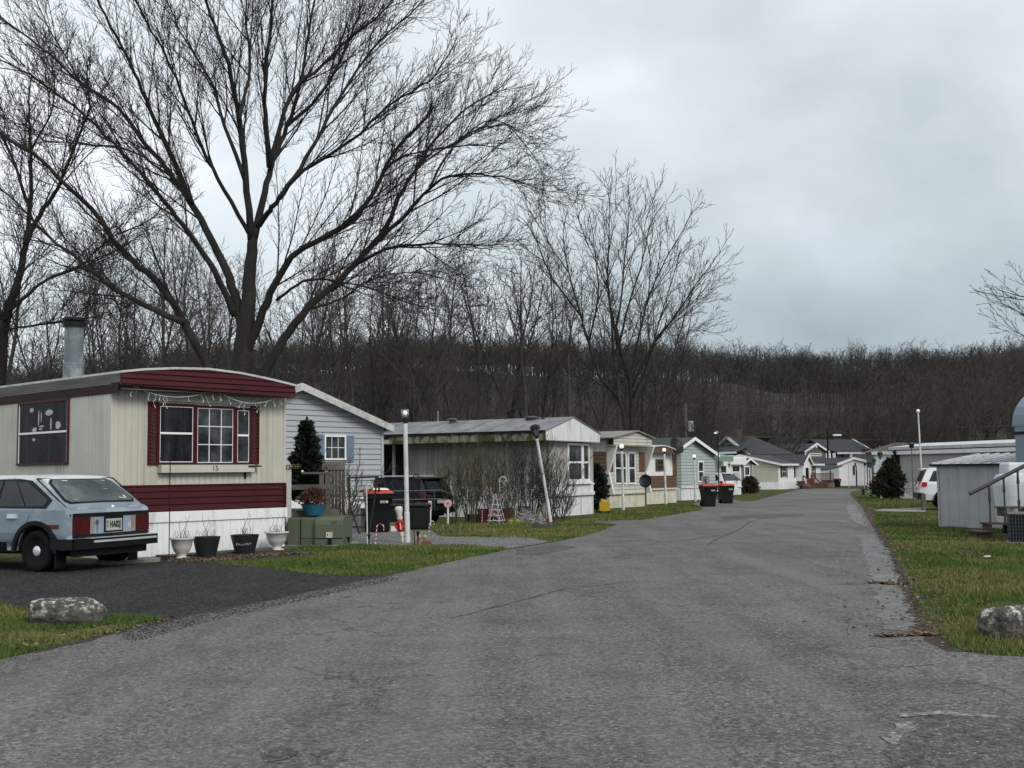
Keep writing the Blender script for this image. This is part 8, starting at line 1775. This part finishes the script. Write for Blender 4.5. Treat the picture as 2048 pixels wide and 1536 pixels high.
# peppermint ornaments
m_pep = mat('white plastic post', (.62, .62, .6), .5, .05, 5); q = G(896, 1053); k = q.y / F; H = (P(896, 1007, q.y) - q).z
t = thing('peppermint_ornament', 'round red and white peppermint lollipop ornament on a white stick', 'ornament', q); MB().tube([(0, 0, -.05), (0, 0, H)], .028, 8).build('stick', m_pep, t); Rr = 8 * k
ds = MB().lathe([(Rr, -.03), (Rr, .03)], (0, 0, H), 24, rot=Matrix.Rotation(R(90), 3, 'X')).build('disc', m_pep, t); m_pr = mat('red swirl', (.45, .02, .03), .5)
mb = MB()
for i in range(12):
    a_ = i * .5236; mb.prism([(0.02 * math.cos(a_), H + .02 * math.sin(a_)), (Rr * .98 * math.cos(a_ + .05), H + Rr * .98 * math.sin(a_ + .05)), (Rr * .98 * math.cos(a_ + .28), H + Rr * .98 * math.sin(a_ + .28))], lambda a, b, t_: (a, -.031 - t_, b), 0, .004)
mb.prism([(.04 * math.cos(i), H + .04 * math.sin(i)) for i in range(6)], lambda a, b, t_: (a, -.036 - t_, b), 0, .003); mb.build('swirl', m_pr, ds)
q = G(860, 1057); H = (P(862, 1018, q.y) - q).z; t = thing('striped_ornament', 'square red and white striped ornament on a white stick left of the peppermint disc', 'ornament', q); MB().tube([(0, 0, -.05), (.01, 0, H)], .03, 8).build('stick', m_pep, t)
bx_ = MB().box(-.045, .055, -.03, .03, H - .05, H + .23).build('block', m_pep, t); mb = MB(); [mb.hexa([(-.046, -.034, H - .02 + i * .055), (.056, -.034, H + i * .055), (.056, -.031, H + i * .055), (-.046, -.031, H - .02 + i * .055), (-.046, -.034, H + i * .055 + .008), (.056, -.034, H + .028 + i * .055), (.056, -.031, H + .028 + i * .055), (-.046, -.031, H + .008 + i * .055)]) for i in range(4)]; mb.build('stripe', m_pr, bx_)
# pots and yard things before the weathered trailer
def pot(a, b, wpx, hpx, m_, label, kind=0, name='plant_pot'):
    q = G(a, b); k = q.y / F; r_ = wpx * k / 2; h_ = hpx * k; q.y += r_ * .5
    if kind == 0: mb = MB().lathe([(r_ * .72, 0), (r_ * .92, h_ * .8), (r_ * 1.02, h_ * .8), (r_ * 1.02, h_), (r_ * .88, h_), (r_ * .8, h_ * .75)], (0, 0, 0), 16)
    else: mb = MB(); mb.hexa([(-r_ * .85, -r_ * .5, 0), (r_ * .85, -r_ * .5, 0), (r_ * .85, r_ * .5, 0), (-r_ * .85, r_ * .5, 0), (-r_, -r_ * .6, h_), (r_, -r_ * .6, h_), (r_, r_ * .6, h_), (-r_, r_ * .6, h_)]); mb.box(-r_ * 1.04, r_ * 1.04, -r_ * .64, r_ * .64, h_ * .86, h_)
    o = mb.build(name, m_); o.location = q; tag(o, label, 'pot', 'pots before the weathered trailer'); return o
m_terra = mat('terracotta', (.17, .06, .04), .85, .15, 6); m_dred = mat('dark red plastic', (.09, .012, .015), .6, .15, 5)
pot(944, 1048, 27, 19, m_black, 'black square pot at the left end of the garden clutter', 1); pot(966, 1047, 22, 29, m_dred, 'tall dark red box planter right of the black pot', 1)
pot(1012, 1047, 34, 30, m_dred, 'wide dark red box planter behind the wire tree ornament', 1); pot(1080, 1046, 27, 13, m_terra, 'wide terracotta pot at the foot of the leaning lamp post', 1); pot(1037, 1045, 20, 12, m_terra, 'terracotta pot behind the lime green pot')
pot(1021, 1050, 14, 10, mat('lime plastic', (.28, .35, .03), .5), 'lime green pot, left of a pair'); pot(1034, 1050, 13, 10, mat('lime plastic', (.28, .35, .03), .5), 'lime green pot, right of a pair')
q = G(1048, 1044); o = MB().box(-.18, .18, -.1, .1, 0, .5).build('wood_block', mat('pale wood', (.22, .18, .12), .8, .2, 5)); o.location = q + Vector((0, .6, 0)); o.rotation_euler = (0, .1, .2); tag(o, 'pale wooden block standing behind the pile of white wire', 'block')
m_wire = mat('white coated wire', (.5, .52, .54), .5); rr = random.Random(4)
q = G(992, 1049); k = q.y / F; mb = MB(); H = 62 * k
for lv in range(5):
    z_ = .12 + lv * H * .17; r_ = 18 * k * (1 - lv * .16); mb.tube([(r_ * math.cos(a * .6283), r_ * .6 * math.sin(a * .6283), z_ + .02 * math.sin(a * 3)) for a in range(11)], .010, 4)
    for a in range(5): mb.tube([(r_ * math.cos(a * 1.257), r_ * .6 * math.sin(a * 1.257), z_), (r_ * .8 * math.cos(a * 1.257 + .3), r_ * .5 * math.sin(a * 1.257 + .3), z_ + H * .17)], .009, 4)
for a in range(4): mb.tube([(16 * k * math.cos(a * 1.57 + .4), 9 * k * math.sin(a * 1.57 + .4), 0), (0, 0, H)], .010, 4)
o = mb.build('wire_tree_ornament', m_wire); o.location = q; tag(o, 'white wire tree frame ornament among dark red planters', 'ornament'); mb = MB(); [mb.ball((rr.uniform(-.2, .1), -.05, rr.uniform(.2, 1.0)), .035, 6, 4) for i in range(8)]; mb.build('bauble', m_pr, o)
q = G(1000, 1048); k = q.y / F; mb = MB(); mb.tube([(0, 0, 0), (0, 0, 85 * k)] + [(7 * k * (1 - math.cos(R(a))), 0, 85 * k + 9 * k * math.sin(R(a))) for a in range(20, 181, 20)], .014, 5)
for i in range(34): z_ = rr.uniform(50, 94) * k; x_ = rr.uniform(-1, 13) * k; mb.tube([(x_, 0, z_), (x_ + rr.uniform(-.07, .07), rr.uniform(-.05, .05), z_ + rr.uniform(-.1, .1))], .006, 3)
o = mb.build('wire_hook_ornament', m_wire); o.location = q; tag(o, 'white wire hook wrapped in loose light strings above the wire tree', 'ornament')
q = G(1062, 1048); mb = MB()
for i in range(70):
    a = rr.random() * 6.28; r_ = rr.uniform(.1, .45); p = Vector((r_ * math.cos(a), r_ * .5 * math.sin(a), rr.uniform(0, .38) * (1 - r_))); pts = [p]
    for k_ in range(5): p = p + Vector((rr.uniform(-.14, .14), rr.uniform(-.08, .08), rr.uniform(-.09, .10))); p.z = max(p.z, .01); pts.append(p)
    mb.tube(pts, .006, 3)
o = mb.build('wire_pile', mat('pale grey wire', (.34, .35, .36), .5)); o['kind'] = 'stuff'; o.location = q
# strung fence wire before the weathered trailer
for z_, lab in ((968, 'upper thin wire strung before the weathered trailer'), (998, 'lower thin wire strung before the weathered trailer')):
    o = MB().tube([P(915, z_ + 3, 36.5), P(1000, z_ + 1, 36.8), P(1110, z_ - 1, 37.2)], .007, 4).build('fence_wire', m_vent); tag(o, lab, 'wire')
# yellow snow blower
q = P(1208, 985, 45); zg = gz(45); t = thing('snow_blower', 'yellow and black snow blower beside the evergreen bush at the beige trailer', 'snow blower', (q.x, 45, zg)); t.scale = (.62,) * 3; m_yl = mat('yellow machine paint', (.40, .27, .01), .4, .1, 4)
mb = MB(); mb.hexa([(-.25, -.3, .45), (.28, -.3, .45), (.3, .3, .45), (-.25, .3, .45), (-.2, -.2, .95), (.18, -.25, .85), (.2, .25, .85), (-.2, .25, .95)]); mb.build('engine_cover', m_yl, t, bevel=.04); MB().box(-.33, .33, -.5, -.25, .2, .75).build('auger_housing', m_yl, t)
mb = MB(); [mb.box(-.2 + i * .12, -.14 + i * .12, -.34, -.3, .55, .75) for i in range(4)]; mb.build('grille_slot', m_black, t)
for sg in (-1, 1): MB().lathe([(.12, -.08), (.24, -.07), (.25, .07), (.12, .08)], (sg * .28, .1, .25), 16, rot=Matrix.Rotation(R(90), 3, 'Y')).build('wheel', m_tyre, t); MB().tube([(sg * .2, .3, .6), (sg * .22, .8, 1.05)], .02, 5).build('handle', m_black, t)
# satellite dish on a pole
q = G(1292, 1017); t = thing('satellite_dish', 'large black satellite dish on a short pole in front of the brown striped trailer', 'satellite dish', q); zc = (P(1294, 963, q.y) - q).z; MB().tube([(0, 0, -.1), (0, 0, zc - .1)], .035, 8).build('pole', m_vent, t)
dm = dish(None, (0, 0, zc), 12.5 * q.y / F, (-.25, -1, .35), 'd').build('dish', m_black, t); MB().tube([(0, 0, zc - .2), (-.1, -.45, zc + .05)], .02, 5).build('feed_arm', m_vent, t)
# ------------------------------------------------------------------ right side: shed, tank, steps, condenser
m_shed = mat('grey painted sheet metal', (.34, .355, .355), .5, .08, 1.5, spec=.35, stain=(.24, .25, .25), sfac=.35, sscale=2); m_shedr = mat('weathered bright metal roof', (.46, .47, .48), .45, .15, 3, metal=.3, stain=(.2, .2, .2), sfac=.5, sscale=4)
A = G(1880, 1056); FSd = FrameA(A, 2026, -62); ws = FSd.w; t = thing('metal_shed', 'small grey sheet metal shed with shiny sloped roof at the lawn edge', 'shed', FSd.o, FSd.rot); zt = FSd.front(1880, 928)[1]; print('shed', ws, zt)
dps = 1.6; mb = MB()
siding(mb, [(0, 0), (ws, 0), (ws, zt), (0, zt)], FR(0), 'rib', ws / 7.4, .018); siding(mb, [(0, 0), (dps, 0), (dps, zt + .0), (0, zt)], SL(0), 'rib', .35, .018); siding(mb, [(0, 0), (dps, 0), (dps, zt), (0, zt)], SR(ws), 'rib', .35, .018); siding(mb, [(0, 0), (ws, 0), (ws, zt), (0, zt)], lambda a, b, t_: (a, dps + t_, b), 'rib', .35, .018); mb.box(-.02, .04, -.025, .02, 0, zt); mb.build('wall', m_shed, t, fix=False)
mb = MB(); zh = zt + .22; mb.hexa([(-.12, -.14, zt - .03), (ws + .12, -.14, zt - .03), (ws + .12, dps + .1, zh), (-.12, dps + .1, zh), (-.12, -.14, zt), (ws + .12, -.14, zt), (ws + .12, dps + .1, zh + .03), (-.12, dps + .1, zh + .03)])
for i in range(9): x_ = -.1 + i * (ws + .18) / 8; mb.hexa([(x_, -.15, zt), (x_ + .04, -.15, zt), (x_ + .04, dps + .1, zh + .03), (x_, dps + .1, zh + .03), (x_, -.15, zt + .03), (x_ + .04, -.15, zt + .03), (x_ + .04, dps + .1, zh + .065), (x_, dps + .1, zh + .065)])
rf_ = mb.build('roof', m_shedr, t); MB().box(-.13, ws + .13, -.165, -.15, zt - .05, zt - .005).build('eave_trim', m_black, rf_)
mb = MB(); mb.prism([(0, zt), (dps, zt), (dps, zh)], SL(0), 0, .01); mb.prism([(0, zt), (dps, zt), (dps, zh)], SR(ws), 0, .01); mb.build('gable_panel', m_shed, t)
# white tank
q = P(2052, 1043, 25.5); q.z = gz(25.5); k = 25.5 / F; t = thing('oil_tank', 'big white rounded fuel tank behind the dark handrail posts', 'tank', q); wt = 57 * k; z0 = (P(2010, 1043, 25.5) - q).z; z1 = (P(2010, 963, 25.5) - q).z; m_tank = mat('white tank paint', (.55, .58, .61), .45, .05, 2, stain=(.3, .3, .28), sfac=.3)
mb = MB(); pr = []
for i in range(28):
    a = i * 6.2832 / 28; cx_ = math.copysign(abs(math.cos(a)) ** .5, math.cos(a)) * wt; cy = math.copysign(abs(math.sin(a)) ** .6, math.sin(a)) * .42; pr.append((cx_, cy))
rings = [(.90, z0 - .02), (.93, z0 + .2), (1.0, z1 - .08), (.985, z1), (.90, z1 + .14), (.7, z1 + .19)]; 
for (s1, za), (s2, zb) in zip(rings, rings[1:]):
    for i in range(28): a, b = pr[i], pr[(i + 1) % 28]; mb.poly([(a[0] * s1, a[1] * s1, za), (b[0] * s1, b[1] * s1, za), (b[0] * s2, b[1] * s2, zb), (a[0] * s2, a[1] * s2, zb)])
mb.poly([(a * .7, b * .7, z1 + .19) for a, b in pr]); mb.poly([(a * .9, b * .9, z0 - .02) for a, b in pr][::-1]); mb.build('tank_shell', m_tank, t, smooth=False)
mb = MB(); zc1 = z1 + .42; s_ = .72; mb.hexa([(-wt * s_, -.28, z1 + .15), (wt * s_, -.28, z1 + .15), (wt * s_, .28, z1 + .15), (-wt * s_, .28, z1 + .15), (-wt * s_ * .97, -.25, zc1), (wt * s_, -.25, zc1), (wt * s_, .25, zc1), (-wt * s_ * .97, .25, zc1)]); mb.build('tank_dome', m_tank, t, bevel=.05)
for sx_ in (-.6, .6): [MB().box(sx_ * wt - .04, sx_ * wt + .04, sy_ - .04, sy_ + .04, 0, z0 + .05).build('leg', m_black, t) for sy_ in (-.2, .2)]
# steps and handrail
DS = 24.6; t = thing('entry_steps', 'brown wooden entry steps with a dark pipe handrail at the right edge', 'steps', (P(1990, 1000, DS).x, DS, 0)); o3 = t.location.copy(); m_step = mat('brown wet wood', (.06, .045, .033), .8, .3, 5); m_hr = mat('dark painted pipe', (.035, .035, .033), .5, .15, 5)
def pp(a, b, d_=DS): return P(a, b, d_) - o3
mb = MB()
for i, (xa_, xb_, zy) in enumerate(((1951, 1978, 1062), (1978, 2010, 1046), (2008, 2050, 1014))):
    a = pp(xa_, zy); b = pp(xb_, zy); mb.box(a.x, b.x + .03, -.05, .5, a.z - .035, a.z); 
    mb.box(a.x + .03, a.x + .06, 0, .45, max(0, a.z - .2), a.z - .035)
mb.build('tread', m_step, t); a = pp(1955, 1070); b = pp(2040, 1030); mb = MB(); mb.prism([(a.x, 0), (pp(2012, 1000).x, 0), (pp(2060, 1000).x, .25), (pp(2060, 1000).x, b.z + .3), (pp(2010, 1000).x, pp(2010, 1048).z - .04), (pp(1978, 1).x, pp(1978, 1048).z - .04), (pp(1978, 1).x, pp(1978, 1064).z - .04), (a.x, pp(1955, 1064).z)], lambda a_, b_, t_: (a_, t_, b_), 0, .04); mb.build('stringer', m_step, t)
MB().tube([pp(1939, 988), pp(2048, 932), pp(2080, 915)], .042, 10).build('handrail', m_hr, t)
for a, b0_, b1_ in ((1978, 970, 1074), (2007, 956, 1048), (2035, 942, 1024)):
    u_ = pp(a, b0_); l_ = pp(a, b1_); h_ = u_.z - l_.z; MB().tube([Vector((u_.x, 0, l_.z)), Vector((u_.x, 0, l_.z + h_ * .2)), Vector((u_.x, 0, l_.z + h_ * .22)), Vector((u_.x, 0, l_.z + h_ * .3)), Vector((u_.x, 0, l_.z + h_ * .32)), Vector((u_.x, 0, l_.z + h_ * .68)), Vector((u_.x, 0, l_.z + h_ * .7)), Vector((u_.x, 0, l_.z + h_ * .9)), Vector((u_.x, 0, u_.z))], [.025, .025, .035, .025, .018, .018, .035, .022, .025], 8).build('baluster', m_hr, t)
# air condenser
q = G(2018, 1087); t = thing('air_conditioner', 'dark grey louvred outdoor air conditioner at the foot of the steps', 'air conditioner', (q.x, q.y, gz(q.y)), R(-22)); k = q.y / F; H = 60 * k; m_ac = mat('dark slate metal', (.035, .045, .055), .5, .1, 4)
MB().box(.03, .87, .03, .87, 0, H - .04).build('coil', m_under, t); MB().box(0, .9, 0, .9, H - .04, H).build('top_cover', mat('brown grey top', (.12, .10, .09), .6), t, bevel=.02); MB().box(-.05, .95, -.05, .95, -.03, .03).build('base_pad', m_conc, t)
mb = MB()
for i in range(16):
    x_ = .02 + i * .0555; mb.box(x_, x_ + .02, .0, .012, .03, H - .04); mb.box(.0, .012, x_, x_ + .02, .03, H - .04)
for i in range(7):
    z_ = .05 + i * (H - .1) / 7; mb.box(0, .9, -.006, -.0005, z_, z_ + .012); mb.box(-.006, -.0005, 0, .9, z_, z_ + .012)
mb.build('louvred_guard', m_ac, t)
# wooden post with a chain
q = G(1848, 1021); H = (P(1848, 987, q.y) - q).z; t = thing('wooden_post', 'short weathered wooden post with a sagging rope near the white suv', 'post', q); MB().box(-.07, .07, -.07, .07, -.1, H).build('post', m_deckw, t, bevel=.01); c0 = Vector((0, 0, H - .08)); c1 = P(1800, 976, 58) - q; mb = MB(); mb.tube([c0.lerp(c1, i / 10) - Vector((0, 0, .5 * 4 * .25 * (i / 10) * (1 - i / 10))) for i in range(11)], .018, 5); mb.build('rope', m_vent, t)
# small bits on the lawn
for a, b, lab in ((1858, 1041, 'white scrap of paper on the right lawn near the shed'), (1974, 1117, 'white scrap of paper on the right lawn in front of the steps')):
    q = G(a, b); o = MB().box(-.05, .05, -.04, .04, .03, .045).build('paper_scrap', m_white); o.location = q; tag(o, lab, 'paper')
# picnic bench near lamp posts
q = P(1752, 992, 82); t = thing('low_bench', 'low dark bench at the foot of the lamp post row', 'bench', (q.x, 82, gz(82))); MB().box(-1.1, 1.1, -.2, .2, .38, .44).build('seat', m_black, t); [MB().box(x_ - .05, x_ + .05, -.18, .18, 0, .38).build('leg', m_black, t) for x_ in (-.9, .9)]
